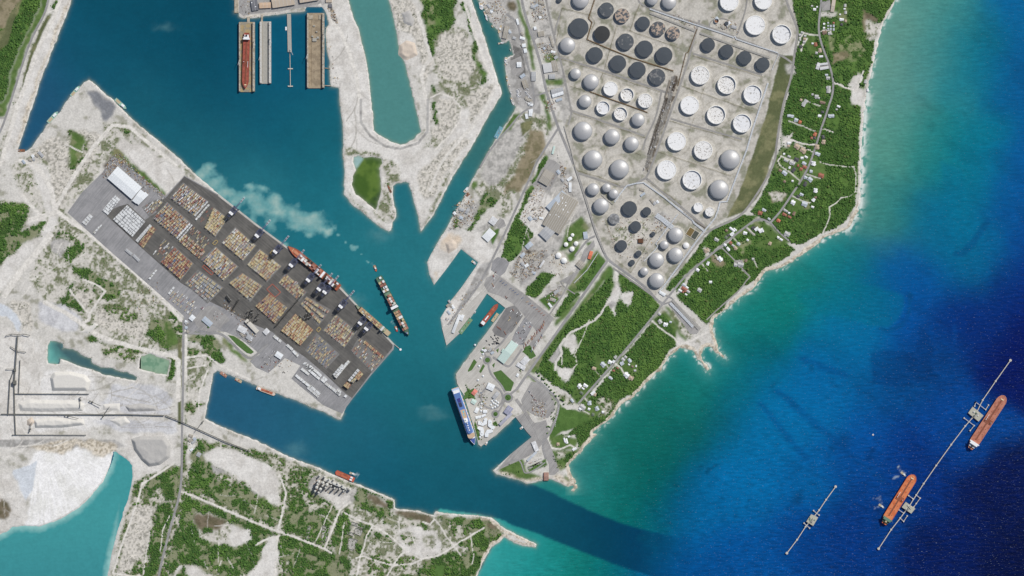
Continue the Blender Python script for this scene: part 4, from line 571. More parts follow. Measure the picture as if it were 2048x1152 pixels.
SLABS = [  # name, outline, material, top
 ('container_yard', '226,312 243,322 331,392 369,351 437,389 512,447 574,493 680,573 789,688 787,699 744,748 704,799 692,815 685,827 668,820 646,810 622,790 600,772 583,757 601,731 570,716 537,746 512,735 500,722 520,708 498,690 480,676 452,664 436,662 418,668 398,664 372,662 367,631 305,576 220,502 135,425 165,384 205,345', M_YARD, 2.72),
 ('pier_deck', '974,587 960,575 975,552 985,548 1000,551 1016,560 1046,585 1090,620 1108,634 1100,650 1060,715 1048,716 1036,742 1030,770 1012,790 1000,830 1031,834 994,868 962,893 957,889 951,864 927,788 920,778 914,766 912,748 982,653 1011,616', M_CONC, 2.66),
 ('fish_pier', '922,664 974,587 966,580 940,605 905,640 884,656 893,691', M_CONC, 2.60),
 ('ferry_apron', '1031,834 1054,864 1063,874 1024,906 992,942 1000,938 1050,916 1070,905 1092,880 1098,862 1092,840 1070,846 1048,826', M_LOT, 2.66),
 ('shipyard_apron', '478,-60 478,24 486,32 500,28 560,22 606,14 640,8 646,-60', M_LOT, 2.6),
]
SHEETS = [  # name, outline, material, z
 ('asphalt_apron', '369,353 436,391 511,449 573,495 679,575 786,688 784,697 742,746 704,796 690,786 650,748 610,714 575,690 545,664 515,652 482,636 455,620 413,600 395,586 362,566 315,524 268,482 236,452 214,432 222,420 240,412 256,408 290,440 314,424 296,406 331,396', M_ASPH, 2.9),
 ('quay_edge', '437,389 512,447 574,493 680,573 789,688 786,690 678,576 572,496 510,450 436,392', M_CONC, 3.3),
 ('asphalt_lot', '985,522 995,514 1008,517 1019,526 1010,545 1000,553 982,540', M_YARD, 2.75),
 ('asphalt_lot', '1012,616 1030,610 1046,632 1024,664 1008,676 990,670 984,660', M_DARKLOT, 2.8),
 ('asphalt_lot', '972,556 990,548 1000,553 1046,586 1108,636 1086,668 1064,704 1052,700 1074,664 1046,628 1024,606 1000,592 976,584 968,570', M_LOT, 2.8),
 ('gravel_lot', '1030,664 1050,634 1066,650 1046,690 1030,690 1022,684', M_YARD, 2.84),
 ('car_park', '1042,800 1062,764 1076,764 1094,780 1107,800 1110,820 1096,836 1072,832 1048,818', M_LOT, 2.85),
 ('car_park', '1058,940 1072,930 1082,922 1086,926 1054,936', M_LOT, 2.5),
 ('car_park', '1158,814 1166,806 1172,816 1168,822', M_LOT, 2.55),
 ('wide_apron', '1084,875 1092,872 1100,890 1110,915 1118,942 1108,950 1098,950 1098,930 1090,910 1085,892', M_LOT, 2.6),
 ('concrete_yard', '1098,318 1110,322 1122,332 1116,352 1100,382 1088,378 1064,366 1072,362 1080,345', M_LOT, 2.6),
 ('concrete_yard', '1150,545 1168,500 1188,480 1190,492 1176,510 1166,530 1140,570 1120,562', M_LOT, 2.62),
 ('concrete_yard', '1020,122 1042,112 1048,140 1036,152 1024,150', M_LOT, 2.62),
 ('concrete_yard', '1040,175 1062,172 1070,190 1068,204 1052,196 1042,196', M_LOT, 2.63),
 ('concrete_yard', '1062,58 1074,56 1078,72 1070,80 1064,66', M_LOT, 2.64),
 ('concrete_yard', '388,640 402,620 416,612 430,612 452,630 460,640 446,650 440,662 418,664 400,660 392,650', M_LOT, 2.95),
 ('concrete_yard', '1643,4 1660,0 1662,20 1644,22', M_LOT, 2.5),
 ('concrete_yard', '1631,128 1656,124 1659,136 1634,141', M_LOT, 2.5),
 ('concrete_yard', '1008,440 1012,452 998,458 990,448 1000,436', M_LOT, 2.6),
 ('pipe_corridor', '1336,608 1346,600 1352,604 1402,656 1394,668 1380,668 1366,648', M_LOT, 2.55),
 ('lawn', '926,800 930,786 938,776 946,790 948,800 952,796 942,794', mat('lawn_grass', (80, 110, 58), .95, .15, .2), 2.8),
 ('lawn', '930,790 938,782 938,800 936,796', mat('lawn_grass', (80, 110, 58)), 2.82),
 ('lawn', '928,786 948,776 950,800 944,796 938,798 934,796', mat('lawn_grass', (80, 110, 58)), 2.84),
 ('lawn', '986,745 1002,740 1012,750 1028,765 1022,782 1012,782 1004,776 996,762', mat('lawn_grass', (80, 110, 58)), 2.83),
 ('lawn', '960,702 968,694 974,702 966,710', mat('lawn_grass', (80, 110, 58)), 2.83), ('lawn', '936,740 948,718 954,724 944,740 936,744', mat('lawn_grass', (80, 110, 58)), 2.83), ('lawn', '958,744 966,728 970,732 962,746', mat('lawn_grass', (80, 110, 58)), 2.83), ('lawn', '992,700 998,696 996,706', mat('lawn_grass', (80, 110, 58)), 2.83), ('lawn', '984,730 990,725 988,736', mat('lawn_grass', (80, 110, 58)), 2.83), ('lawn', '1060,690 1072,712 1062,718 1046,704 1050,694', mat('lawn_grass', (80, 110, 58)), 2.83),
 ('lawn', '456,670 468,672 486,684 504,700 508,704 502,708 494,706 474,690', mat('lawn_grass', (80, 110, 58)), 2.95), ('lawn', '1000,842 1008,838 1000,848', mat('lawn_grass', (80, 110, 58)), 2.83), ('lawn', '985,846 992,842 996,850 988,852', mat('lawn_grass', (80, 110, 58)), 2.83),
 ('lawn', '952,832 950,842 958,862 960,880 956,880 948,850', mat('lawn_grass', (80, 110, 58)), 2.83),
]
for s in SLABS: flatten(s[1])
for s in SHEETS: flatten(s[1])
ROADS = [  # outline, width px, material
 ('100,-30 95,17 72,60 60,85 47,122 32,170 15,225 0,267 -40,330', 4.2, M_ROAD), ('367,640 367,700 366,790 364,864 364,939 361,984 347,1034 332,1089 320,1139 312,1180', 4.4, M_ROAD), ('0,236 10,236', 2, M_ROAD2),
 ('368,666 400,667 418,668 435,665 450,672 470,692 490,712 500,717 511,712 522,700 536,688', 4.6, M_ROAD), ('378,664 392,662 408,650 432,650 440,660', 3.5, M_ROAD),
 ('1043,-30 1043,0 1052,35 1060,60 1066,77 1077,112 1085,142 1091,177 1100,205 1114,249 1129,284 1154,345 1174,408 1189,460 1209,508 1216,520 1244,540 1294,576 1311,598 1326,608', 5, M_ROAD),
 ('1091,-30 1091,0 1112,88 1124,130 1141,215 1144,226 1136,250', 3.6, M_ROAD2), ('1117,256 1095,290 1073,324 1062,352 1030,422 1011,464 992,504 979,530 955,575 910,631 896,650', 4.2, M_ROAD), ('1013,28 1036,44 1043,84 1052,118 1064,160 1068,190 1070,208 1060,216 1042,226 1020,254 985,292 960,335', 3.6, M_ROAD), ('1068,192 1094,184', 3.2, M_ROAD), ('1050,142 1048,110 1022,96', 0.5, M_ROAD2),
 ('1216,520 1176,576 1159,601 1056,746 1034,778', 5, M_ROAD), ('1055,747 1086,771 1112,795 1119,808 1114,831 1104,858 1099,868 1088,880 1085,895 1092,918', 4.4, M_ROAD), ('1090,925 1070,940 1050,948 1046,938 1042,924 1034,918 1020,922 1004,934', 2.6, M_ROAD), ('1048,930 1062,914 1078,896', 3, M_ROAD),
 ('1032,798 1048,820 1072,858 1080,880', 6, M_LOT), ('1150,512 1176,478 1190,472', 4, M_ROAD), ('1148,545 1136,566 1128,586 1096,634', 3.2, M_ROAD2), ('1150,588 1128,574 1120,562', 2.4, M_ROAD2),
 ('1643,-30 1643,0 1638,40 1637,62 1643,90 1661,135 1667,165 1665,190 1658,210 1650,236 1643,255 1633,288 1618,333 1601,363 1583,390 1561,423 1541,445', 4, M_ROAD), ('1541,445 1561,468 1580,483', 3, M_ROAD), ('1541,446 1520,436 1500,446 1441,493 1369,553 1351,576 1329,603 1304,636 1246,706 1179,781 1156,808', 4, M_ROAD), ('1441,493 1474,525 1499,553', 2.6, M_ROAD2), ('1492,456 1508,471', 2, M_ROAD2),
 ('1571,-30 1571,0 1593,50 1596,66 1590,100 1583,155 1568,200 1561,240 1553,288 1552,306 1550,320 1536,353 1511,393 1486,428 1462,442 1424,458 1410,468', 4.2, M_ROAD2), ('1410,468 1380,506 1345,552', 2.5, M_ROAD2), ('1584,126 1574,118 1556,108 1536,102', 4, M_ROAD2),
 ('1119,115 1160,128 1209,142 1260,160 1319,180 1346,190', 4.2, M_ROAD2), ('1144,222 1186,236 1261,262 1289,272', 4.2, M_ROAD2), ('1399,40 1394,57 1374,130 1346,212 1319,288 1300,340 1292,356', 4, M_ROAD2), ('1323,183 1312,237 1291,277 1286,300', 3.4, M_ROAD2), ('1279,-10 1276,8 1330,26 1399,48 1450,66 1536,100', 3.6, M_ROAD2), ('1386,107 1450,127 1524,150', 3.6, M_ROAD2), ('1292,356 1330,388 1361,413 1411,455', 4.4, M_ROAD2), ('1341,237 1410,258 1484,279', 3.4, M_ROAD2), ('1292,356 1262,372 1240,374 1200,360 1156,346', 4, M_ROAD2), ('1124,20 1112,52 1110,70', 3, M_ROAD2), ('1474,70 1492,20 1496,-20', 3, M_ROAD2), ('1418,60 1420,40 1448,36 1462,44 1460,62', 2.2, M_ROAD2),
 ('1310,595 1262,560 1226,536', 3.4, M_ROAD2), ('1322,610 1352,600 1330,590', 3, M_ROAD),
 ('1413,640 1440,614 1480,580 1492,562 1500,554', 2.6, M_ROAD2),
 ('961,700 972,704 984,702 1000,690 1020,664', 3.6, M_ROAD), ('986,714 1004,726 1016,734 1024,728 1044,698', 4, M_ROAD), ('968,704 976,722 978,738 984,752 996,762 1004,772 1010,784', 3.2, M_ROAD),
 ('1034,778 1018,790', 4.2, M_ROAD), ('1010,800 1004,812 996,826', 3, M_ROAD),
]
def strip(name, pts, w, material, z, smooth=True):
    p = np.array(rd(pts) if isinstance(pts, str) else pts)
    if smooth and len(p) > 2:                                       # Chaikin corner cutting
        for _ in range(2):
            q = [p[0]]
            for a, b in zip(p[:-1], p[1:]): q += [a * .75 + b * .25, a * .25 + b * .75]
            q.append(p[-1]); p = np.array(q)
    d = np.gradient(p, axis=0); d /= np.linalg.norm(d, axis=1)[:, None] + 1e-9; nrm = np.stack([-d[:, 1], d[:, 0]], 1)
    mb = MB(); L = p + nrm * w / 2; R = p - nrm * w / 2
    vs = [(*P(*a), z) for a in L] + [(*P(*a), z) for a in R]; k = len(p)
    mb.add(vs, [(i, k + i, k + i + 1, i + 1) for i in range(k - 1)], material)
    o = mb.obj(name)
    return tag(o, kind='structure')
for i, r in enumerate(ROADS): strip('road', r[0], r[1], r[2], 2.98 + .012 * i)
def ring_sheet(name, x, y, r0, r1, material, z, n=32):
    mb = MB(); X, Y = P(x, y); vs = []
    for r in (r0, r1): vs += [(X + r * S * math.cos(2 * math.pi * i / n), Y + r * S * math.sin(2 * math.pi * i / n), z) for i in range(n)]
    mb.add(vs, [(i, (i + 1) % n, n + (i + 1) % n, n + i) for i in range(n)], material) if r0 > 0 else mb.add(vs[n:], [tuple(range(n))], material)
    return tag(mb.obj(name), kind='structure')
GRASS_M = mat('lawn_grass', (80, 110, 58))
for i, (x, y, r0, r1) in enumerate(((1016, 795, 6, 10), (991, 828, 4.5, 8), (975, 720, 5, 8.5))):
    ring_sheet('road', x, y, r0, r1, M_ROAD, 3.6 + .03 * i); ring_sheet('lawn', x, y, 0, r0, GRASS_M, 3.7 + .03 * i)
ring_sheet('road', 984, 795, 20, 23.5, M_ROAD, 3.75, 48)
for nme, pts, m_, z in SLABS:
    mb = MB(); mb.prism(W(rd(pts)), -4, z, m_); tag(mb.obj(nme), kind='structure')
for i, (nme, pts, m_, z) in enumerate(SHEETS):
    mb = MB(); q = W(rd(pts))
    if sum(q[k][0] * q[(k + 1) % len(q)][1] - q[(k + 1) % len(q)][0] * q[k][1] for k in range(len(q))) < 0: q = q[::-1]
    mb.add([(x, y, z + .004 * i) for x, y in q], [tuple(range(len(q)))], m_); tag(mb.obj(nme), kind='structure')
# land sheet itself
lm = quadmax(np.where(SDn > -7.0, 1.0, 0.0), 1) > 0
_, ql = cells(lm, 1)
tag(grid_obj('land', ql, GX, GY, ZL, np.clip(LANDC, 0, 1), 'soil_tint', LM), kind='structure')
# the island and the sea go on past the picture
mb = MB(); mb.add([(-40000, -40000, -6), (40000, -40000, -6), (40000, 40000, -6), (-40000, 40000, -6)], [(0, 1, 2, 3)], mat('far_sea', (0, 44, 104), .3, .2, .004)); tag(mb.obj('sea_floor'), kind='structure')
mb = MB(); mb.add([(-38000, -900, 1), (-2585, -900, 1), (-2585, 1510, 1), (-38000, 9000, 1)], [(0, 1, 2, 3)], mat('far_land', (120, 128, 90), .9, .3, .004)); tag(mb.obj('land_beyond'), kind='structure')
mb = MB(); mb.add([(-2500, 1510, 1), (-1900, 1510, 1), (1700, 1510, 1), (3000, 30000, 1), (-38000, 30000, 1), (-38000, 9000, 1)], [(0, 1, 2, 3, 4, 5)], mat('far_land', (120, 128, 90))); tag(mb.obj('land_beyond'), kind='structure')
# ================================================================ oil tanks and pipe racks
GZ = 2.3
M_SHELLW = mat('tank_white', (232, 232, 230), .5, .05, .3); M_SHELLG = mat('tank_grey_shell', (150, 152, 154), .5, .08, .3); M_SHELLD = mat('tank_dark_shell', (96, 98, 100), .7, .1, .3)
M_DOME = mat('dome_aluminium', (182, 182, 182), .46, .05, .35, metal=.20, spec=.5); M_CONE = mat('dark_roof', (76, 82, 88), .8, .06, .2); M_BLACK = mat('black_roof', (60, 61, 62), .8, .08, .2)
M_STREAK = mat('streaked_roof', (84, 89, 94), .8, .06, .2, rgb2=(124, 124, 124), thr=.60, scale2=.07, soft=.04); M_RUST = mat('rust_streaked_roof', (88, 92, 96), .8, .06, .2, rgb2=(176, 158, 142), thr=.50, scale2=.085, soft=.03)
M_GREYR = mat('mottled_grey_roof', (150, 151, 152), .8, .08, .2, rgb2=(116, 117, 118), thr=.5, scale2=.09)
M_FLOAT = mat('white_floating_roof', (232, 232, 231), .6, .04, .3, rgb2=(150, 146, 136), thr=.66, scale2=.14, soft=.03); M_DIRTY = mat('dirty_floating_roof', (230, 229, 226), .6, .04, .3, rgb2=(116, 108, 94), thr=.60, scale2=.24, soft=.03)
M_DEEPR = mat('recessed_roof', (226, 227, 228), .6, .05, .3, rgb2=(170, 168, 162), thr=.62, scale2=.1)
M_RUSTP = mat('rust_plate', (140, 96, 70), .8, .15, .3); M_INNER = mat('tank_inside', (188, 188, 186), .7, .1, .3)
M_STAIR = mat('galvanised', (176, 178, 180), .5, .05)
KIND = {  # kind: (shell, roof, height m, roof depth, words)
 'dome': (M_SHELLG, M_DOME, 17, 0, 'silver grey tank with a domed roof'), 'cone': (M_SHELLD, M_CONE, 17, 0, 'dark grey flat roofed oil tank'), 'black': (M_SHELLD, M_BLACK, 17, 0, 'almost black flat roofed oil tank'),
 'streak': (M_SHELLD, M_STREAK, 17, 0, 'dark oil tank with pale scuffs on its roof'), 'rust': (M_SHELLD, M_RUST, 16, 0, 'rust streaked dark oil tank'), 'grey': (M_SHELLG, M_GREYR, 13, 0, 'mottled light grey tank'),
 'float': (M_SHELLW, M_FLOAT, 18, 1.4, 'white tank with a clean floating roof'), 'dirty': (M_SHELLW, M_DIRTY, 18, 1.6, 'white tank with a spotted floating roof'), 'ringed': (M_SHELLW, M_FLOAT, 18, 1.4, 'white tank with ring marks on its roof'),
 'deep': (M_SHELLW, M_DEEPR, 18, 7, 'white tank with a sunken floating roof'), 'deepdirty': (M_SHELLW, M_DIRTY, 18, 9, 'white tank with a sunken spotted roof'), 'white': (M_SHELLW, M_SHELLW, 11, 0, 'small white tank'),
 'empty': (M_SHELLW, M_RUSTP, 14, 9, 'small open tank rusty inside'), 'rustsmall': (M_RUSTP, M_CONE, 9, 0, 'small rusty tank'),
}
ROWN = {'a': 'at the top edge', 'b': 'in the second row down', 'c': 'north of the brown pipe rack', 'd': 'south of the brown pipe rack', 'e': 'in the north-east corner',
 'f': 'in the row below the white pipes', 'g': 'in the upper big white row', 'h': 'in the middle big white row', 'i': 'in the third big row', 'j': 'in the bottom big row',
 'k': 'above the small brown rack', 'l': 'below the small brown rack', 'm': 'just south of the cross road', 'n': 'of the two above the bend', 'o': 'inside the road bend',
 'p': 'in the old weedy yard', 'q': 'of two by the field corner', 'r': 'at the southern tip', 's': 'in the small depot', 't': 'in the walled pen'}
def make_tank(x, y, rp, kind, label):
    shell_m, roof_m, h, depth, words = KIND[kind]; R = rp * S; X, Y = P(x, y); t = thing('storage_tank', label, 'tank', (X, Y, GZ), 0, 'tanks of the oil terminal' if y < 560 and x > 1160 or x > 1115 and kind != 'white' else 'tanks of the small depot')
    if R < 14: h *= .75
    n = 48 if R > 25 else 28
    mb = MB(); mb.cyl(0, 0, -.8, h, R, shell_m, n, top=False)
    if depth:
        ri = R - max(.9, R * .035); a = [(R * math.cos(2 * math.pi * i / n), R * math.sin(2 * math.pi * i / n), h) for i in range(n)]; b = [(ri * math.cos(2 * math.pi * i / n), ri * math.sin(2 * math.pi * i / n), h) for i in range(n)]; c = [(p[0], p[1], h - depth - .5) for p in b]
        mb.add(a + b, [(i, (i + 1) % n, n + (i + 1) % n, n + i) for i in range(n)], M_SHELLW); mb.add(b + c, [(i, (i + 1) % n, n + (i + 1) % n, n + i) for i in range(n)], M_INNER)
    mb.obj('shell', t)
    rf = MB()
    if depth:
        rr = ri - .3; rings = [(rr, h - depth), (rr * .93, h - depth), (rr * .92, h - depth + (-.35 if R > 20 else 0)), (0.0, h - depth - .2)]
        if kind == 'ringed': rings = [(rr, h - depth), (rr * .8, h - depth), (rr * .79, h - depth + .5), (rr * .72, h - depth + .5), (rr * .71, h - depth), (rr * .48, h - depth), (rr * .47, h - depth + .5), (rr * .4, h - depth + .5), (rr * .39, h - depth), (0, h - depth)]
    elif kind == 'dome':
        rise = R * .30; Rs = (R * R + rise * rise) / (2 * rise); K = 9
        rings = [(R * 1.012, h - .4), (R * 1.012, h)] + [(R * (1 - k / K), h + math.sqrt(max(0, Rs * Rs - (R * (1 - k / K)) ** 2)) - (Rs - rise)) for k in range(1, K + 1)]
    elif kind == 'white':
        rise = R * .34; Rs = (R * R + rise * rise) / (2 * rise); rings = [(R * 1.03, h)] + [(R * (1 - k / 5), h + math.sqrt(max(0, Rs * Rs - (R * (1 - k / 5)) ** 2)) - (Rs - rise)) for k in range(1, 6)]
    else: rings = [(R * 1.01, h - .4), (R * 1.01, h), (R * .5, h + R * .035), (0.0, h + R * .07)]
    m_ = 32 if kind == 'dome' else n; vs = []; fs = []
    for (r_, z_) in rings:
        r_ = max(r_, .01); vs += [(r_ * math.cos(2 * math.pi * i / m_), r_ * math.sin(2 * math.pi * i / m_), z_) for i in range(m_)]
    for k in range(len(rings) - 1): fs += [(k * m_ + i, k * m_ + (i + 1) % m_, (k + 1) * m_ + (i + 1) % m_, (k + 1) * m_ + i) for i in range(m_)]
    rf.add(vs, fs, roof_m); ro = rf.obj('roof', t)
    if kind in ('dome', 'white'):
        for p in ro.data.polygons: p.use_smooth = True
    if rp > 8:
        rim = MB(); r1, r0 = R * 1.03 + .3, R * 1.0; z = h - (1.2 if depth else .6)
        a = [(r1 * math.cos(2 * math.pi * i / n), r1 * math.sin(2 * math.pi * i / n), z) for i in range(n)]; b = [(r0 * math.cos(2 * math.pi * i / n), r0 * math.sin(2 * math.pi * i / n), z) for i in range(n)]
        rim.add(a + b, [(i, (i + 1) % n, n + (i + 1) % n, n + i) for i in range(n)], shell_m); rim.obj('wind_girder', t)
        st = MB(); a0 = random.uniform(0, 6.28)
        for k in range(14):
            u = a0 + k * .045 * 30 / max(R, 15); st.box((R + .9) * math.cos(u), (R + .9) * math.sin(u), h * k / 14 - .3, h * k / 14 + .4, 2.0, 1.4, M_STAIR, u)
        tag(st.obj('stairway', t), kind='stuff')
        if kind == 'dome':
            v = MB(); v.cyl(0, 0, h + R * .30 - .5, h + R * .30 + 1.2, 2.0, M_STAIR, 10); v.obj('roof_vent', t)
        elif depth:
            l_ = MB(); u = a0; l_.beam(((ri - .4) * math.cos(u), (ri - .4) * math.sin(u), h - .2), ((ri - .4 - R * .55) * math.cos(u), (ri - .4 - R * .55) * math.sin(u), h - depth + .8), 1.2, .5, M_STAIR); l_.obj('rolling_ladder', t)
    return t
from collections import defaultdict
cnt = defaultdict(list)
for T in TANKS: cnt[(T[4], KIND[T[3]][4])].append(T)
ORDT = lambda seq: sorted(seq, key=lambda T: T[0])
for (row, words), seq in cnt.items():
    seq = ORDT(seq)
    for k, T in enumerate(seq):
        o_ = '' if len(seq) == 1 else ORD[k] + ' from west '
        make_tank(T[0], T[1], T[2], T[3], (words + (', ' + o_ if o_ else ' ') + ROWN[row]))
M_PBROWN = mat('rusty_pipe', (120, 98, 68), .8, .12, .2); M_PWHITE = mat('white_pipe', (212, 217, 222), .5, .04, .2); M_PGREY = mat('grey_pipe', (178, 176, 170), .6, .06, .2); M_PDARK = mat('dark_pipe', (146, 138, 126), .8, .15, .2); M_STEEL = mat('rack_steel', (130, 126, 120), .7, .1)
RACKS = [
 ('1334,196 1322,232 1312,262 1298,310', mat('sooty_pipe', (96, 86, 76), .9, .2, .3), 5, 1.5, 'sooty brown pipe rack in the stained corridor'), ('1352,152 1345,182', mat('sooty_pipe', (96, 86, 76)), 5, 1.4, 'short sooty pipe rack at the corridor head'),
 ('1189,-20 1189,0 1177,37 1184,45 1174,79 1219,98 1264,116 1347,142', M_PBROWN, 4, .55, 'rusty brown pipe rack zigzagging between the dark tanks'), ('1394,58 1376,105 1372,106 1361,150 1356,172', M_PBROWN, 3, .5, 'rusty brown pipe rack running down beside the dark corridor'),
 ('1179,183 1214,196 1260,212 1295,225', M_PBROWN, 4, .5, 'short rusty pipe rack between two rows of mixed tanks'), ('1299,18 1345,34 1396,51 1436,64 1467,75 1470,73 1472,78 1510,91 1548,103 1556,106', M_PWHITE, 4, .62, 'long white pipe rack crossing the top of the tank farm'),
 ('1400,66 1450,84 1500,102 1540,116', M_PGREY, 6, .75, 'wide grey pipe rack along the row of four dark tanks'), ('1300,26 1345,44 1390,62', M_PGREY, 6, .75, 'wide grey pipe rack beside the rust streaked tanks'), ('1558,107 1547,132 1544,140', M_PWHITE, 2, .6, 'short white pipe run at the olive field corner'),
 ('1536,166 1522,208 1506,256 1494,298 1474,350 1454,403 1440,404 1436,420 1430,436 1411,459 1384,494 1355,535 1324,577 1318,583 1328,592', M_PWHITE, 4, .78, 'long white pipe rack down the eastern edge of the farm'),
 ('1229,404 1240,388 1254,371 1270,367 1287,365 1329,395 1340,404', M_PWHITE, 4, .72, 'white pipe rack bent over the old weedy yard'), ('1340,404 1361,421 1385,440 1388,446 1408,462', M_PWHITE, 5, .72, 'white pipe rack running down to the field corner'), ('1366,424 1384,438 1412,456', M_PDARK, 4, .6, 'brown pipe rack beside the white one at the corner'),
 ('1356,428 1330,462 1311,488 1316,492 1310,500 1288,522', M_PWHITE, 3, .68, 'white pipe rack through the southern tanks'), ('1203,390 1214,400 1226,409', M_PGREY, 3, .5, 'thin grey pipes between four silver tanks'),
 ('1348,152 1338,205 1318,262 1303,300 1294,335', M_PGREY, 4, 2.0, 'dense dark pipe rack in the stained corridor'), ('1340,160 1330,196', M_PDARK, 4, .8, 'short dark pipe run at the head of the stained corridor'), ('1128,252 1142,300 1152,342 1172,404 1190,462 1208,506', M_PGREY, 3, .6, 'grey pipeline following the main road'), ('1196,506 1174,540 1148,566', M_PWHITE, 2, .7, 'straight pale pipe beside the strip of woodland'), ('1345,600 1370,628 1398,658', M_PGREY, 7, .9, 'wide grey pipe bundle down to the shore'), ('1340,606 1356,622 1386,654', M_PWHITE, 6, .9, 'pale pipe bundle beside the grey one to the shore'),
 ('1312,430 1324,438 1336,448 1346,456', M_PWHITE, 10, .95, 'broad pale pipe manifold in the old yard'),
]
def pipe_rack(pts, m_, npipe, sp, label):
    p = rd(pts); c = p[len(p) // 2]; X0, Y0 = P(*c); t = thing('pipe_rack', label, 'pipe rack', (X0, Y0, GZ), 0, 'pipe racks of the tank farm')
    p = np.array(p); d = np.gradient(p, axis=0); d /= np.linalg.norm(d, axis=1)[:, None]; nrm = np.stack([-d[:, 1], d[:, 0]], 1)
    for k in range(npipe):
        off = (k - (npipe - 1) / 2) * sp; q = p + nrm * off; mb = MB(); w = W([tuple(v) for v in q]); zz = 3.2 + .5 * (k % 2)
        for a, b in zip(w[:-1], w[1:]): mb.beam((a[0] - X0, a[1] - Y0, zz), (b[0] - X0, b[1] - Y0, zz), sp * S * (.72 if sp < 1.5 else .32), 1.0, m_)
        mb.obj('pipe', t)
    sup = MB()
    for i in range(len(p) - 1):
        L = np.linalg.norm(p[i + 1] - p[i]); n_ = max(1, int(L / 5))
        for k in range(n_):
            q = p[i] + (p[i + 1] - p[i]) * (k + .5) / n_; dd = (p[i + 1] - p[i]) / L; nn = np.array([-dd[1], dd[0]]) * npipe * sp * .6
            a, b = P(*(q + nn)), P(*(q - nn)); sup.beam((a[0] - X0, a[1] - Y0, 2.3), (b[0] - X0, b[1] - Y0, 2.3), .8, .6, M_STEEL)
            for e in (a, b): sup.box(e[0] - X0, e[1] - Y0, -.3, 2.4, .8, .8, M_STEEL)
    tag(sup.obj('support', t), kind='stuff')
for r in RACKS: pipe_rack(*r)
# ================================================================ buildings and houses
ROOFC = {'w': ((232, 233, 234), 'white'), 'b': ((190, 196, 203), 'pale blue'), 'g': ((186, 186, 184), 'light grey'), 'd': ((84, 84, 86), 'dark grey'), 't': ((184, 166, 146), 'tan'), 'r': ((158, 104, 86), 'red'), 'o': ((190, 116, 88), 'orange'), 'n': ((140, 120, 104), 'brown'), 'e': ((110, 120, 104), 'green grey')}
RM = {k: mat('roof_' + v[1].replace(' ', '_'), v[0], .75, .08, .4) for k, v in ROOFC.items()}
M_WALL = mat('house_wall', (214, 204, 188), .9, .06, .4); M_WALL2 = mat('industrial_wall', (176, 174, 168), .85, .06, .4)
M_SKY = mat('rooflight', (242, 244, 246), .4, .02); M_UNIT = mat('roof_unit', (206, 207, 208), .6, .05); M_GLASS = mat('window_glass', (70, 84, 96), .15, .05, spec=.5)
def gable(mb_w, mb_r, L, B, h, rise, wm, rm, hip=0.0, over=.6, cx=0.0, cy=0.0):
    x, y = L / 2, B / 2
    mb_w.add([(cx + a, cy + b, z) for z in (-1, h) for a, b in ((-x, -y), (x, -y), (x, y), (-x, y))] , [(0, 1, 5, 4), (1, 2, 6, 5), (2, 3, 7, 6), (3, 0, 4, 7)], wm)
    if hip < x * .98: mb_w.add([(cx + s * (x - .02), cy + b, z) for s in (-1, 1) for b, z in ((-y, h), (y, h), (0, h + rise * (0 if hip else 1)))], [(0, 2, 1), (3, 4, 5)], wm) if not hip else None
    X, Y = x + over, y + over; zl = h - over * rise / y * .9
    v = [(-X, -Y, zl), (X, -Y, zl), (X, Y, zl), (-X, Y, zl), (-X + hip, 0, h + rise), (X - hip, 0, h + rise)]
    mb_r.add([(cx + a, cy + b, c) for a, b, c in v] + [(cx + a, cy + b, c - .3) for a, b, c in v[:4]], [(0, 1, 5, 4), (2, 3, 4, 5), (1, 2, 5), (3, 0, 4), (0, 6, 7, 1), (2, 8, 9, 3), (1, 7, 8, 2), (3, 9, 6, 0), (9, 8, 7, 6)], rm)
def house(x, y, w, l, a, c, label, grp, cat='house', name='house'):
    """w, l in px along photo x / y before turning by a degrees (clockwise in the photo)"""
    X, Y = P(x, y); W_, L_ = w * S, l * S; rz = -math.radians(a)
    if L_ > W_: W_, L_ = L_, W_; rz += math.pi / 2
    t = thing(name, label, cat, (X, Y, GZ), rz, grp); h = 3.4; wl, rf = MB(), MB(); rm = RM[c]
    hip = L_ * .42 if c in 'drtoe' else 0.0
    gable(wl, rf, W_ * .92, L_ * .9, h, L_ * .20, M_WALL, rm, hip)
    wl.obj('wall', t); ro = rf.obj('roof', t)
    pm = MB()
    sgn = 1 if (int(x * 7 + y * 3) % 2) else -1
    if w * l > 34:
        pm.prism([(-W_ * .30, sgn * L_ * .40), (W_ * .02, sgn * L_ * .40), (W_ * .02, sgn * L_ * .66), (-W_ * .30, sgn * L_ * .66)], 2.6, 3.0, rm, True); pm.obj('porch_roof', t)
    if w * l > 60:
        q = MB(); f2 = MB(); gable(q, f2, L_ * .55, W_ * .3, h - .1, L_ * .15, M_WALL, rm, 0.0); 
        o = f2.obj('wing_roof', t, (W_ * .22, -sgn * L_ * .34, 0), math.pi / 2); o2 = q.obj('wing_wall', t, (W_ * .22, -sgn * L_ * .34, 0), math.pi / 2)
    d = MB(); d.box(W_ * .1, sgn * (L_ * .45 + .06), 0, 2.1, 1.0, .16, M_UNIT); d.obj('door', t)
    for k in (-.33, .32):
        wd = MB(); wd.box(W_ * k, sgn * (L_ * .45 + .06), .9, 2.2, 1.8, .14, M_GLASS); wd.obj('window', t)
    if int(x + y) % 3 == 0:
        wt = MB(); wt.box(W_ * .2, -L_ * .12, h + L_ * .1, h + L_ * .2 + .7, 1.6, 1.6, M_UNIT); wt.obj('roof_unit', t)
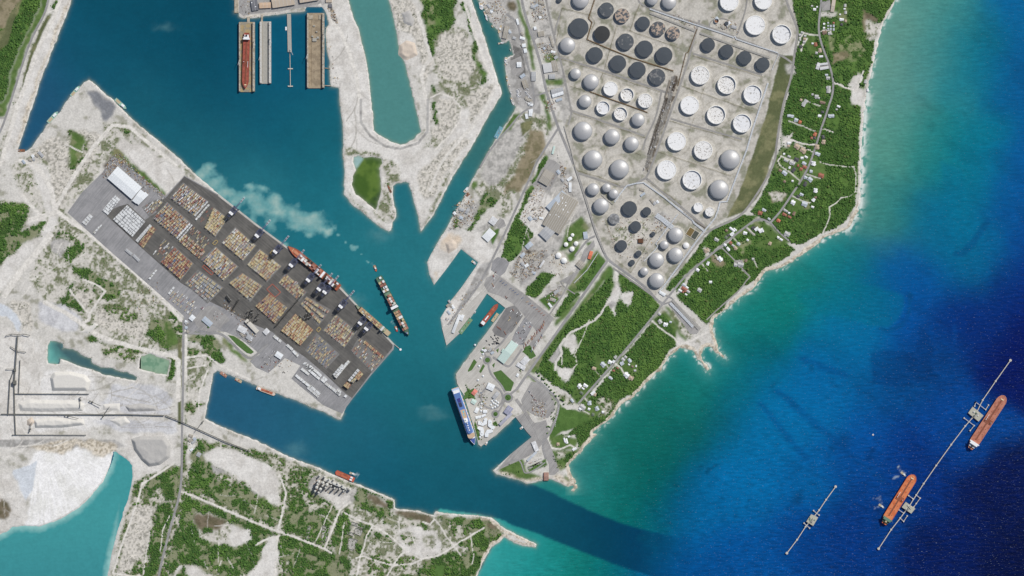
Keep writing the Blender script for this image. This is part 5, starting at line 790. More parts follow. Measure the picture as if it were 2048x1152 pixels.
HOUSES = '''1629,19,6,5,5,w 1634,14,3,3,0,w 1624,12,4,3,0,g 1690,11,5,6,0,g 1689,18,4,3,0,w 1691,25,5,6,0,g 1683,39,9,5,8,w 1691,42,4,5,0,t 1680,29,3,3,0,w 1683,49,5,5,20,d 1648,48,4,4,0,w 1648,56,4,4,0,w 1656,46,3,3,0,b 1656,52,3,3,0,b 1656,58,3,3,0,b 1661,52,3.5,4,0,b 1661,58,3.5,4,0,b 1667,46,4,4,0,r 1667,52,3.5,5,0,b 1667,59,3.5,5,0,b 1649,65,9,7,5,n 1659,67,7,5,10,g 1600,70,5,5,0,g 1600,79,4,5,0,g 1604,65,5,4,20,g 1610,72,5,4,10,g 1609,78,6,5,0,t 1608,84,5,5,0,g 1601,93,7,6,0,d 1631,89,6,8,0,r 1625,87,4,3,0,w 1640,101,6,9,-10,t 1633,106,5,5,10,g 1642,113,8,4,-3,w
1656,156,8,6,5,g 1653,150,6,4,0,b 1657,179,8,15,5,g 1633,193,8,7,5,g 1625,189,4,4,0,g 1637,196,5,4,20,g 1645,205,12,5,15,n 1609,206,7,16,27,g 1602,200,5,5,20,t 1639,232,7,5,5,w 1645,224,6,5,5,d 1662,232,13,6,4,b 1677,213,7,4,22,w 1673,219,4,3,10,g 1581,232,14,5,4,b 1592,240,8,7,20,b 1600,244,6,6,20,o 1630,269,6,8,20,o 1623,276,5,5,10,r 1629,276,5,5,0,d 1646,274,6,8,-10,d 1647,284,7,9,0,t 1735,180,4,6,0,w 1731,163,6,8,15,g
1594,293,12,9,25,t 1606,301,13,9,25,t 1634,294,8,10,10,t 1635,308,11,6,15,b 1578,286,7,5,0,w 1577,292,5,4,0,t 1568,308,4,4,0,w 1578,313,7,4,25,g 1593,319,10,7,28,d 1572,321,10,5,25,g 1584,326,12,7,25,g 1604,316,6,5,0,w 1612,314,7,4,30,w 1608,327,9,6,25,b 1609,334,9,6,25,r 1602,338,7,6,20,r 1596,331,4,5,10,r 1627,327,8,9,15,w 1587,340,6,11,30,d 1579,335,4,5,20,w 1569,346,11,7,30,b 1560,341,6,5,30,n 1622,343,6,6,10,b 1642,351,12,8,8,r 1611,355,7,6,30,b 1620,359,10,8,30,b 1610,368,6,10,25,d 1585,362,4,4,0,w 1631,381,7,9,15,w 1596,393,7,5,20,d 1603,389,8,5,28,b 1586,405,9,8,20,w 1609,408,12,9,15,b 1627,400,6,7,30,w 1631,395,5,4,0,n 1625,414,6,4,20,w 1569,363,5,5,30,n
1571,421,10,4,35,g 1578,426,4,4,20,w 1569,429,10,5,32,r 1579,434,8,4,32,r 1588,427,5,8,20,n 1557,441,8,6,32,o 1538,438,6,4,35,b 1520,426,9,7,25,r 1528,420,9,5,30,b 1513,458,9,7,-30,w 1522,461,10,8,-30,w 1507,456,9,6,-30,d 1490,466,8,6,20,w 1477,488,7,6,38,b 1495,480,5,4,35,w 1464,459,14,4,40,w 1470,459,8,3,40,w 1464,468,9,6,-35,w 1456,471,5,5,30,d 1452,475,6,6,30,e 1433,479,10,6,35,g 1453,461,5,5,30,n 1461,486,6,6,35,r 1471,496,6,8,-40,t 1466,491,6,4,35,g 1456,498,5,9,-35,w 1450,490,6,5,35,w 1413,501,10,8,-10,t 1440,518,8,11,-35,w 1416,527,5,8,20,w 1395,540,7,6,30,w 1481,529,13,8,15,g 1471,530,7,7,10,g 1492,521,5,6,30,n 1574,468,12,9,32,g 1562,479,7,4,32,w 1556,475,5,5,30,w 1540,487,6,7,20,t 1506,518,5,5,0,g
1368,570,8,6,30,b 1374,575,6,4,35,w 1369,578,14,7,30,r 1360,581,8,4,32,w 1366,584,4,4,32,r 1376,583,8,5,32,g 1372,589,5,3,32,w 1399,580,9,7,20,g 1421,564,6,5,0,w 1319,628,6,5,35,g 1320,643,9,7,50,g 1331,649,9,7,20,w 1341,644,5,4,20,b
1206,729,11,8,35,b 1220,724,8,7,35,w 1227,723,5,6,35,w 1231,714,5,7,30,g 1246,719,8,6,40,g 1244,727,8,7,-35,b 1251,714,6,5,40,g 1259,721,6,9,-30,b 1258,729,4,3,30,w 1265,733,4,4,0,n 1272,732,3,4,0,w 1270,741,5,4,0,g 1188,737,9,6,10,t 1227,741,5,4,20,r 1235,736,5,3,30,r 1221,756,9,5,35,b 1253,750,11,9,35,w 1262,756,10,8,35,t 1159,772,8,8,35,w 1171,771,10,6,35,w 1166,777,6,3,35,w 1163,786,8,5,35,e 1144,801,9,5,50,b 1186,786,10,6,-35,w 1190,789,5,7,20,t 1179,806,7,9,-15,b 1165,814,12,9,35,g 1194,817,7,9,-35,b 1178,818,5,5,20,w 1206,824,5,5,0,w 1186,829,6,6,10,e 1160,818,6,4,35,w
1133,882,5,11,-15,w 1129,880,3,10,-15,w 1116,888,6,6,0,t 1149,898,9,5,-30,w 1138,873,5,3,-20,w'''
ZN = [('beside the north end of the coast road', 'houses at the north end'), ('along the middle stretch of the coast road', 'houses along the coast road'), ('near the looping lane', 'houses round the looping lane'), ('by the road bend below the olive field', 'houses by the road bend'), ('near the foot of the white pipe rack', 'houses near the pipes'), ('on the lane in the southern woods', 'houses in the southern woods'), ('near the small southern point', 'houses on the southern point')]
cnt = defaultdict(list)
for zi, blk in enumerate(HOUSES.split('\n')):
    for e in blk.split():
        v = e.split(','); cnt[(zi, v[5])].append([float(q) for q in v[:5]])
for (zi, c), seq in cnt.items():
    seq.sort(key=lambda v: v[1])
    for k, v in enumerate(seq):
        big = 'small ' if v[2] * v[3] < 22 else ('large ' if v[2] * v[3] > 88 else '')
        lab = f"{big}{ROOFC[c][1]} roofed house {ZN[zi][0]}" + ('' if len(seq) == 1 else f", {ORD[k]} from north")
        house(*v, c, lab, ZN[zi][1])
# larger buildings: gabled quads (four corners, first edge along the ridge)
M_WH = mat('white_sheet_roof', (226, 230, 232), .55, .04, .3); M_TANR = mat('tan_sheet_roof', (190, 176, 158), .7, .05, .3); M_GREYS = mat('grey_sheet_roof', (170, 172, 174), .6, .06, .3); M_BLUEG = mat('bluegrey_sheet_roof', (176, 186, 196), .55, .05, .3); M_TAUPE = mat('taupe_sheet_roof', (160, 154, 142), .7, .06, .3); M_AQUA = mat('aqua_sheet_roof', (192, 214, 206), .6, .04, .3); M_DKR = mat('dark_sheet_roof', (112, 113, 118), .6, .06, .3); M_SAL = mat('salmon_roof', (216, 134, 120), .7, .06, .3); M_ORR = mat('orange_roof', (214, 122, 92), .7, .06, .3); M_LAV = mat('lavender_roof', (150, 152, 172), .6, .05, .3); M_BRN = mat('brown_tile_roof', (150, 98, 72), .8, .1, .4)
def shed(quad, h, m_, label, cat='warehouse', name='warehouse', rise=.08, bays=0, lights=0, seam=None, grp=None, wall=None):
    q = rd(quad) if isinstance(quad, str) else quad; w = W(q); cx = sum(p[0] for p in w) / 4; cy = sum(p[1] for p in w) / 4
    e1 = Vector(w[1]) - Vector(w[0]); e2 = Vector(w[3]) - Vector(w[0]); L = e1.length; B = e2.length; a = math.atan2(e1.y, e1.x)
    t = thing(name, label, cat, (cx, cy, GZ), a, grp); wl, rf = MB(), MB(); gable(wl, rf, L, B, h, B * rise, wall or M_WALL2, m_, 0.0, .5); wl.obj('wall', t); ro = rf.obj('roof', t)
    zt = lambda yy: h + B * rise * (1 - abs(yy) / (B / 2))
    for k in range(1, bays):
        x = -L / 2 + L * k / bays; s_ = MB()
        for sg in (-1, 1): s_.beam((x, sg * B / 2, zt(B / 2) + .25), (x, 0, zt(0) + .25), .9, .5, seam or M_UNIT)
        s_.obj('roof_seam', ro)
    rr = random.Random(int(cx + cy))
    for k in range(lights):
        x = rr.uniform(-L * .45, L * .45); y = rr.uniform(.1, .4) * B * rr.choice((-1, 1)); s_ = MB(); z = zt(y) + .2; s_.box(x, y, z - .3, z + .25, 5, 4, M_SKY); s_.obj('rooflight', ro)
    for sg in (-1, 1):
        d = MB(); d.box(L * .22 * sg, -B / 2 - .08, 0, min(5, h * .7), 5, .2, M_DKR); d.obj('loading_door', t)
    return t
def flat(pts, h, m_, label, cat='building', name='building', units=0, grp=None, wall=None, parapet=True):
    q = rd(pts) if isinstance(pts, str) else pts; w = W(q); cx = sum(p[0] for p in w) / len(w); cy = sum(p[1] for p in w) / len(w); l = [(x - cx, y - cy) for x, y in w]
    t = thing(name, label, cat, (cx, cy, GZ), 0, grp); wl = MB(); wl.prism(l, -1, h, wall or M_WALL); wl.obj('wall', t)
    rf = MB(); rf.prism([(x * .985, y * .985) for x, y in l], h + .02, h + .35, m_); rf.obj('roof', t)
    rr = random.Random(int(cx + cy))
    for k in range(units):
        a, b = rr.sample(range(len(l)), 2); f = rr.uniform(.25, .75); x, y = [(l[a][i] * f + l[b][i] * (1 - f)) * .6 for i in (0, 1)]; u = MB(); u.box(x, y, h + .35, h + 2.2, rr.uniform(2, 5), rr.uniform(2, 4), M_UNIT, rr.uniform(0, 3)); u.obj('roof_unit', t)
    return t
SHEDS = [
 ('216,357 264,398.5 284,375 236,333', 12, M_WH, 'long white warehouse beside the container stacks', .05, 12, 26), ('264,400 272,406 290,386.5 284,381', 11, M_WH, 'small white warehouse at the end of the long one', .05, 3, 0), ('272,404.5 278,410.5 298,390 290,383', 11, M_WH, 'second small white warehouse next to the yard lane', .05, 4, 4),
 ('418,664 422.5,667 438,682 434,685', 0, None, '', 0, 0, 0),
 ('489,644 512,668 521,660 494,637.5', 11, mat('cream_sheet_roof', (206, 201, 190), .7, .05, .3), 'tall cream shed with a dark shaded side in the terminal', .03, 6, 0), ('473,658 489,667 494,660 482,650', 6, M_UNIT, 'flat grey workshop below the cream shed', .03, 3, 3), ('492,676 503,683 507,674 497,668', 6, M_GREYS, 'grey workshop at the end of the service road', .03, 2, 2), ('526,664 533,671 540,663 533,655', 6, M_UNIT, 'pale scuffed workshop at the asphalt edge', .04, 2, 2),
 ('404,640 420,654 425,647 411,632', 6, M_BLUEG, 'blue grey office roof among dark bushes', .05, 3, 0), ('378,637 385,643 391,634 385,629', 6, M_WH, 'small white gatehouse beside the yard entrance', .05, 2, 0), ('549,710 561,718 567,711 556,702', 8, M_WH, 'white maintenance shed in the southern yard', .05, 3, 0),
 ('250,501 262,511 266,507 254,497', 5, M_GREYS, 'narrow grey shed in the light grey trailer yard', .06, 4, 0), ('265,512 277,524 281,520 269,508', 5, M_GREYS, 'second narrow grey shed in the light grey trailer yard', .06, 4, 0), ('75,305 84,315 89,312 80,302', 4, M_GREYS, 'lone grey shed near the western inlet', .06, 2, 0),
 ('544,16 588,9 588,-14 544,-10', 12, M_TANR, 'large tan shipyard hall at the top edge', .06, 6, 0), ('599,6 636,0 636,-16 599,-12', 12, M_TANR, 'second tan shipyard hall east of the large one', .06, 5, 0), ('519,17 542,16 542,5 519,6', 9, mat('tan_tile_roof', (198, 172, 146), .75, .06), 'low tan workshop beside the dark one', .05, 3, 0), ('503,22 516,20 516,0 503,1', 8, M_DKR, 'dark flat workshop at the shipyard corner', .03, 2, 2),
 ('652,5 664,5 664,-6 652,-6', 7, M_TANR, 'square tan building by the quarry track', .05, 2, 0), ('657,15 664,15 665,8 657,8', 6, M_DKR, 'small dark shed by the rusty heap', .05, 0, 0),
 ('1078,362 1096,372.5 1108,350 1088,336', 9, M_TAUPE, 'ribbed taupe factory beside the rusty racks', .04, 7, 0), ('1095,416 1104,425 1130,386 1122,379', 10, M_BLUEG, 'pale blue strip roof of the long factory', .04, 4, 0), ('1084,448 1118,468 1152,402 1128,387', 11, M_TAUPE, 'huge taupe roofed factory in the dusty yard', .03, 9, 14), ('1078,469 1094,484 1112,459 1095,448', 10, M_GREYS, 'grey lower bay of the huge factory', .04, 4, 0), ('1136,330 1142,339 1146,336 1140,327', 0, None, '', 0, 0, 0),
 ('1103,307 1107,292 1111,293 1106,309', 5, M_AQUA, 'small aqua roofed depot beside the road fork', .05, 3, 0), ('1141,383 1146,383 1140,366 1134,366', 5, M_WH, 'white curved office beside the main road', .05, 2, 0), ('1050,493 1056,500 1066,487 1061,483', 6, M_BLUEG, 'pale blue shed at the wood edge', .05, 3, 0), ('1040,512 1044,516 1050,508 1047,504', 5, M_BLUEG, 'smaller pale shed south of the wood edge', .05, 2, 0), ('1078,534 1081,536 1090,522 1087,520', 5, M_UNIT, 'narrow pale shed beside the track', .05, 2, 0),
 ('1168,478 1176,477 1173,464 1167,464', 5, M_BLUEG, 'pale blue depot office beside the main road', .05, 0, 0), ('1174,516 1180,518 1187,505 1182,502', 6, M_ORR, 'orange roofed depot building by the pale pipe', .08, 0, 0), ('1151,531 1162,540 1171,526 1158,519', 7, M_TAUPE, 'square taupe depot warehouse', .06, 4, 0),
 ('1086,184 1091,184 1093,174 1088,174', 0, None, '', 0, 0, 0), ('1102,180 1126,175 1126,183 1104,190', 6, M_GREYS, 'grey half of the twin roofed warehouse by the road', .07, 5, 0), ('1104,190 1126,183 1127,188 1105,196', 7, M_WH, 'bright white half of the twin roofed warehouse', .07, 4, 0), ('1112,204 1124,200 1124,196 1112,199', 4, M_BLUEG, 'pale blue sheds beneath the white warehouse', .06, 3, 0), ('1087,146 1104,143 1103,126 1086,128', 6, mat('pale_pad_roof', (200, 200, 200), .7, .05), 'square pale roofed store east of the main road', .02, 0, 0), ('1105,144 1115,142 1111,120 1105,122', 5, M_TAUPE, 'narrow taupe store beside the square pale one', .05, 3, 0), ('1098,158 1110,158 1110,148 1098,149', 6, M_GREYS, 'grey store south of the square pale one', .06, 3, 0),
 ('1064,162 1073,162 1069,143 1063,144', 5, M_GREYS, 'long grey shed between the green strip and road', .05, 3, 0), ('1047,178 1056,175 1052,160 1045,162', 5, M_TAUPE, 'taupe boatyard shed above the parked boats', .05, 2, 0), ('1004,76 1013,78 1018,54 1010,52', 6, M_TAUPE, 'long taupe shed on the channel quay', .05, 3, 0), ('1076,74 1088,72 1088,63 1076,64', 5, M_TAUPE, 'taupe office near the main road', .06, 2, 0), ('1068,60 1073,59 1073,53 1067,54', 5, M_WH, 'small white hut beside the main road', .05, 0, 0), ('1101,72 1107,92 1105,93 1098,74', 4, M_TAUPE, 'thin taupe row building along the fence road', .05, 4, 0),
 ('1033,134 1042,134 1044,126 1034,124', 6, M_WH, 'white boatyard workshop with a notched front', .06, 2, 2), ('1045,95 1052,94 1050,87 1045,88', 5, M_WH, 'upper white shed beside the green strip', .05, 0, 0), ('1048,106 1054,105 1053,97 1048,98', 5, M_WH, 'lower white shed beside the green strip', .05, 0, 0), ('1034,50 1038,49 1036,37 1033,38', 4, M_WH, 'thin white shed beside the green strip', .05, 0, 0), ('1058,224 1066,222 1065,217 1057,220', 4, M_WH, 'pale shed at the boatyard bend', .05, 2, 0), ('1058,232 1065,233 1064,220 1058,221', 5, M_WH, 'white shed below the boatyard bend', .05, 2, 0), ('1051,238 1056,237 1055,227 1051,228', 4, M_WH, 'narrow white shed west of the bend', .05, 0, 0),
 ('977,444 988,452 997,440 984,431', 6, M_UNIT, 'pale square warehouse near the channel road', .03, 2, 3), ('966,475 978,486 989,465 978,455', 6, M_WH, 'white building with dark slots in its roof', .03, 9, 0), ('929,425 934,428 940,419 936,416', 4, M_GREYS, 'grey shed in the scrap yard on the channel', .06, 0, 0),
 ('900,663 905,665 925,632 921,630', 6, M_WH, 'long white shed on the narrow pier', .06, 5, 0), ('919,639 924,641 929,632 925,629', 6, M_WH, 'short white shed on the narrow pier', .06, 2, 0),
 ('996,719 1009,729 1035,688 1022,680', 9, M_AQUA, 'long aqua roofed warehouse by the terminal', .05, 6, 0), ('1019,686 1034,692 1037,690 1022,682', 8, M_WH, 'white strip roof at the aqua warehouse end', .05, 0, 0), ('1003,704 1011,708 1014,700 1005,697', 8, M_AQUA, 'aqua side bay of the terminal warehouse', .02, 0, 0),
 ('971,775 984,781 991,773 979,765', 7, M_WH, 'large white terminal tent roof', .06, 3, 0), ('984,794 990,799 1000,787 994,782', 7, M_GREYS, 'grey ribbed hall beside the white tent roof', .06, 4, 0), ('942,786 948,791 956,782 950,778', 5, M_SAL, 'salmon roofed pavilion by the cruise quay', .12, 0, 0), ('943,806 951,811 953,799 943,797', 5, M_AQUA, 'pale aqua kiosk roof by the cruise quay', .1, 2, 0), ('952,825 958,828 956,813 948,815', 5, M_WH, 'white oblong hall by the cruise quay', .06, 0, 0), ('952,838 963,836 961,830 951,833', 4, M_WH, 'white curved stall roof', .08, 2, 0), ('964,835 972,831 971,827 963,831', 4, M_WH, 'second white curved stall roof', .08, 0, 0), ('966,826 974,826 974,820 967,820', 5, M_WH, 'square white stall by the ring road', .1, 0, 0),
 ('996,846 1000,850 1029,832 1020,823', 8, M_LAV, 'long lavender roofed ferry terminal', .04, 5, 0), ('1006,823 1016,830 1028,818 1018,811', 9, M_LAV, 'broad upper bay of the ferry terminal', .04, 3, 0),
 ('1062,886 1070,905 1080,898 1070,882', 6, M_UNIT, 'white spotted roof of the customs hall', .02, 0, 8), ('1051,917 1054,920 1076,908 1074,905', 4, M_BLUEG, 'thin pale blue canopy below the customs hall', .04, 4, 0), ('1088,961 1097,961 1096,944 1088,945', 6, M_BRN, 'brown roofed boathouse standing over the water', .10, 5, 0),
 ('1660,23 1667,24 1672,1 1665,-1', 5, M_TANR, 'long tan school block at the north end', .06, 4, 0), ('1632,138 1638,140 1640,126 1634,125', 5, M_UNIT, 'grey western block of the roadside school', .06, 0, 0), ('1638,131 1655,129 1655,126 1638,127', 5, M_UNIT, 'long northern block of the roadside school', .06, 0, 0), ('1640,140 1657,137 1656,133 1640,135', 5, M_UNIT, 'long southern block of the roadside school', .06, 0, 0), ('1318,586 1329,592 1331,588 1322,582', 5, M_WH, 'white sheds at the end of the white pipe rack', .06, 3, 0),
 ('1043,724 1052,732 1057,722 1049,708', 5, M_UNIT, 'grey office block beside the lane trees', .04, 2, 4), ('1032,731 1048,741 1052,734 1036,724', 5, M_UNIT, 'low grey office block south of it', .04, 2, 4), ('1032,752 1036,754 1039,748 1034,746', 4, M_WH, 'small white hut by the junction', .06, 0, 0), ('393,911 400,915 402,907 396,903', 3, M_GREYS, 'lone grey shed among the southern bushes', .06, 0, 0),
]
for s in SHEDS:
    if s[2] is None: continue
    shed(s[0], s[1], s[2], s[3], rise=s[4], bays=s[5], lights=s[6])
FL = [('956,842 960,841 966,846 968,838 972,835 975,837 974,848 966,852 956,849', 'north-west'), ('976,840 980,838 984,842 984,850 989,852 990,856 985,860 976,852', 'north-east'), ('954,856 958,852 966,854 968,860 968,870 964,873 960,870 961,862', 'south-west'), ('969,868 974,859 986,858 986,864 978,867 976,874 970,874', 'south-east')]
for p, d in FL: flat(p, 6, M_WH, f'white angled market building, {d} wing of the pinwheel', units=3)
for i, (x, y) in enumerate(((984,802),(988,799),(992,802),(996,805),(995,811),(990,814),(985,816),(982,810),(987,806),(991,808),(963,807),(962,815),(962,822),(965,700),(962,716),(958,732),(950,690),(966,708),(956,760),(966,752),(960,874))):
    t = thing('market_tent', f'small white peaked tent, {ORD[i]} from the north' if i < 1 else 'small white peaked tent among the cruise terminal gardens', 'tent', (*P(x, y), 2.7), 0, 'tents of the cruise terminal')
    t['label'] = 'small white peaked tent among the cruise terminal gardens'
    mb = MB(); mb.cyl(0, 0, 2.6, 6.2, 5.4, M_WH, 8, .3); mb.obj('canopy', t); pz = MB(); pz.cyl(0, 0, 0, 5.5, .25, M_UNIT, 6); pz.obj('pole', t)
RUIN = [('704,1043 730,1052 728,1058 702,1048', 'long roofless grey block in the southern scrub'), ('712,1055 726,1060 722,1072 708,1066', 'square roofless shell with dark openings in the scrub'), ('694,1062 708,1066 706,1072 695,1068', 'low grey slab ruin in the scrub'), ('698,1075 716,1080 708,1100 696,1096', 'broken grey floor of the southernmost ruin'), ('616,1052 622,1054 616,1076 630,1080 628,1083 611,1078', 'L shaped grey ruin beside the track'), ('646,1050 660,1056 654,1082 643,1082', 'long grey slab ruin between two tracks')]
# small huts and workshops crowded into the work yards
HUTS = ['966,20 975,8 1000,30|in the scrap yard at the channel head', '1018,62 1046,66 1052,118 1030,116|in the works between channel and green strip', '1056,-4 1090,0 1104,60 1080,60|in the dusty yards by the fence road', '1078,90 1104,96 1114,116 1088,118|in the store yards beside the main road', '1040,150 1060,150 1074,214 1046,214|around the boat yard', '1046,392 1090,384 1092,440 1062,460 1046,440|in the dusty factory yard', '1046,500 1094,506 1060,560 1036,540|in the stained yard beside the woods', '905,410 942,396 954,414 926,456 900,460|in the channel bank scrap yard', '1090,590 1122,570 1120,592 1098,616|in the tank yard lawn', '1106,338 1150,350 1150,392 1118,372|beside the ribbed factory', '892,600 922,600 900,640|on the wide fish pier', '960,700 1000,690 990,715|at the northern end of the cruise terminal', '470,650 520,668 500,690|below the cream shed', '372,640 390,660 372,668|by the terminal gate', '40,330 70,300 92,310|by the western inlet', '374,872 396,870 384,908|by the southern road junction', '1410,30 1480,36 1476,66 1430,58|round the walled tank pen', '1276,376 1300,384 1330,420 1300,410|in the north of the old weedy yard']
rr = random.Random(12)
for e in HUTS:
    q, wh = e.split('|'); q = rd(q); xs = [p[0] for p in q]; ys = [p[1] for p in q]; k = 0; n_ = 5
    for _ in range(200):
        x, y = rr.uniform(min(xs), max(xs)), rr.uniform(min(ys), max(ys))
        if k >= n_: break
        if not inside(q, np.array([[x]]), np.array([[y]]))[0, 0]: continue
        k += 1; a = rr.choice((-.6, .3, .9)); w, l = rr.uniform(2.5, 5.5), rr.uniform(2, 3.2); c, s = math.cos(a), math.sin(a); col, m_ = [('white', M_WH), ('grey', M_GREYS), ('taupe', M_TAUPE), ('pale blue', M_BLUEG), ('white', M_UNIT)][(k - 1) % 5 if k < 5 else 2]
        shed([(x - w * c + l * s, y - w * s - l * c), (x + w * c + l * s, y + w * s - l * c), (x + w * c - l * s, y + w * s + l * c), (x - w * c - l * s, y - w * s + l * c)], 3.6, m_, f'{["small", "tiny", "little", "small", "low"][(k - 1) % 5]} {col} roofed hut {wh}', 'hut', 'work_hut', .08, 2, 0, None, 'huts ' + wh)
M_RUIN = mat('ruin_concrete', (176, 174, 168), .9, .14, .25, rgb2=(110, 112, 100), thr=.56, scale2=.12)
for p, lab in RUIN:
    q = rd(p); w = W(q); cx = sum(a[0] for a in w) / len(w); cy = sum(a[1] for a in w) / len(w); t = thing('ruined_building', lab, 'ruin', (cx, cy, GZ), 0, 'ruins in the southern scrub'); fl = MB(); fl.prism([(x - cx, y - cy) for x, y in w], -1, .5, M_RUIN); fl.obj('floor', t)
    for i in range(len(w)):
        a, b = w[i], w[(i + 1) % len(w)]; wl = MB(); wl.beam((a[0] - cx, a[1] - cy, 2), (b[0] - cx, b[1] - cy, 2), .8, 4.2, M_RUIN); wl.obj('wall', t)
# ================================================================ containers
CC = {'yellow': (198, 184, 144), 'rust': (152, 106, 92), 'grey': (156, 158, 160), 'white': (226, 228, 228), 'blue': (104, 118, 146), 'tan': (184, 156, 124), 'pale': (200, 199, 190), 'dark': (66, 64, 60), 'pink': (168, 124, 112), 'teal': (110, 150, 158)}
CM = {k: mat('container_' + k, v, .7, .10, .5) for k, v in CC.items()}
NA = math.atan2(UX, UY)                  # world angle of the seaward normal (0.644, 0.765 up)
NA = math.atan2(.765, .644)
BLOCKS = [  # name words, quad (px; first edge along the quay), fill, colour weights, tiers
 ('by the quay end nearest the sand lot', '367,367 414,402 389,432 342,396', .72, 'yyrrrgwbp', 4), ('on the second quayside pad', '428,416 455,437 431,473 410,455', .82, 'yyyyyrtpg', 4), ('on the sparse half of the second quayside pad', '416,408 429,417 408,450 392,438', .12, 'yrrg', 2),
 ('on the inland pad below the first', '335,406 379,445 354,476 307,437', .85, 'yyyrrrpgtb', 4), ('on the thin pad with red rows', '384,450 424,483 399,519 358,483', .2, 'rrryyp', 2), ('along the inland edge of that thin pad', '371,468 411,502 399,519 358,483', .6, 'rrryyp', 3),
 ('on the third quayside pad', '471,456 511,491 486,521 445,486', .9, 'yyyyyrrpgwg', 4), ('on the middle pad beside the red frame', '432,495 475,533 447,561 404,520', .9, 'yyyyrrgwbgp', 4), ('on the rust coloured inland pad', '350,495 386,527 361,559 322,524', .92, 'rrrryyyb', 4), ('in single rows west of the rust pad', '330,478 348,494 322,522 304,508', .3, 'yrrwg', 2), ('in one double row beside white boxes', '304,452 313,458 287,496 277,488', .9, 'rryyy', 3),
 ('on the pad with faded grey and blue boxes', '397,541 445,575 415,605 372,567', .7, 'yyggbprg', 2), ('on the fourth quayside pad', '520,499 562,532 534,562 495,530', .88, 'yyyyrrpg', 4), ('on the central inland pad', '485,547 524,571 500,602 459,566', .9, 'yyyyrrpg', 4), ('on the pad beside the empty red frame', '572,547 612,584 598,602 558,566', .72, 'yyyrrg', 3),
 ('on the pad west of the black trailer row', '539,587 576,616 550,647 511,612', .92, 'yyyrrrgb', 4), ('on the quayside pad under the twin cranes', '614,594 661,620 636,650 602,609', .82, 'yyyyrrpg', 4), ('on the pad east of the black trailer row', '591,627 627,660 601,691 562,661', .93, 'yyyyrrrp', 4), ('on the pad in front of the docked green bowed ship', '672,630 712,662 688,694 648,661', .62, 'yyyrrpg', 3),
 ('on the scattered pad by the white stacks', '634,668 677,708 652,736 612,701', .33, 'yyyrbbgt', 2), ('on the easternmost pad at the corner', '719,676 767,716 744,743 704,702', .27, 'yyrrrw', 2), ('in the long row along the corner pad', '730,681 768,713 765,717 727,685', .95, 'rrryt', 3), ('in the small stack beside the white warehouses', '317,398 325,405 300,433 285,414', .55, 'yyrwg', 2),
 ('on the open light grey yard', '352,578 412,616 376,629 332,594', .28, 'yyrgwwb', 1), ('around the quay road bend', '592,560 600,566 596,572 588,566', .3, 'rw', 1),
]
WHITES = [  # all white refrigerated or empty boxes
 ('230.5,390 241,399 216,430 205,421', 'in the small white block by the warehouses'), ('255,410 291,443 265,474 226,439', 'in the great white block'), ('180,427 186,433 172,452 164,445', 'alone on the western grey yard'), ('202,448 205,450 190,468 186,466', 'in the thin white row on the grey yard'), ('300,448 304,452 276,485 271,481', 'in the white row beside the rust row'), ('312,538 315,540 300,560 297,558', 'in the white row among trailers'), ('347,573 350,575 339,590 336,587', 'in the short white row among trailers'),
 ('414.5,402 417,404 391,433 388,431', 'in the white row edging the first pad'), ('379,446 382,448 355,478 352,476', 'in the white row edging the inland pad'), ('384,448 386,450 360,482 357,480', 'in the second white row edging the inland pad'), ('417,408 420,410 393,441 390,439', 'in the white row by the second pad'),
 ('551,668 566,680 558,687 544,675', 'in the reefer row by the yard road'), ('575,686 588,697 583,702 571,692', 'in the reefer row by the yard road'), ('588,698 600,708 593,716 584,706', 'in the reefer row by the yard road'), ('605,725 611,725 628,740 624,744', 'in the southern white stacks'), ('621,729 645,749 637,761 616,742', 'in the southern white stacks'), ('604,735 620,747 616,751 602,739', 'in the southern white stacks'), ('594,746 608,757 602,765 589,755', 'in the southern white stacks'), ('608,758 625,772 620,777 603,766', 'in the southern white stacks'), ('625,772 641,786 636,796 612,775', 'in the southern white stacks'), ('648,752 656,759 648,766 641,760', 'in the southern white stacks'), ('655,767 680,784 677,792 648,766', 'in the southern white stacks'), ('675,776 682,782 681,793 672,787', 'in the southern white stacks'), ('690,789 695,792 691,795 688,793', 'in the southern white stacks'),
 ('696,720 701,723.5 673,756.5 668.5,753', 'in the tall narrow white stack'), ('684,727 690,732 672.5,755 665.6,749', 'in the tall broad white stack'), ('715.6,737 720,740.6 700,764 695.6,760.6', 'in the tall white stack by the yellow ones'),
]
W2 = [('720,741 727,748 717,761 710,754', 'ttrry'), ('710,755 714,758 706,766 702,763', 'ypyb'), ('694,763 703,770 696,778 687,771', 'yttry')]
KEY = {'y': 'yellow', 'r': 'rust', 'g': 'grey', 'w': 'white', 'b': 'blue', 'p': 'pale', 't': 'tan', 'd': 'dark', 'k': 'pink'}
CL, CW, CH = 12.0, 2.44, 2.6
stack_mb = MB(); singles = []; _bm = {}
def cbox(mb, X, Y, z, m_, L=CL): mb.box(X, Y, z, z + CH - .04, L, CW, m_, NA)
def container_mesh(c):
    if c in _bm: return _bm[c]
    mb = MB(); m_ = CM[c]; mb.box(0, 0, .12, CH - .12, CL - .1, CW - .1, m_); mb.box(0, 0, 0, .14, CL, CW, m_); mb.box(0, 0, CH - .14, CH - .02, CL, CW, m_)
    _bm[c] = mb.mesh('container'); return _bm[c]
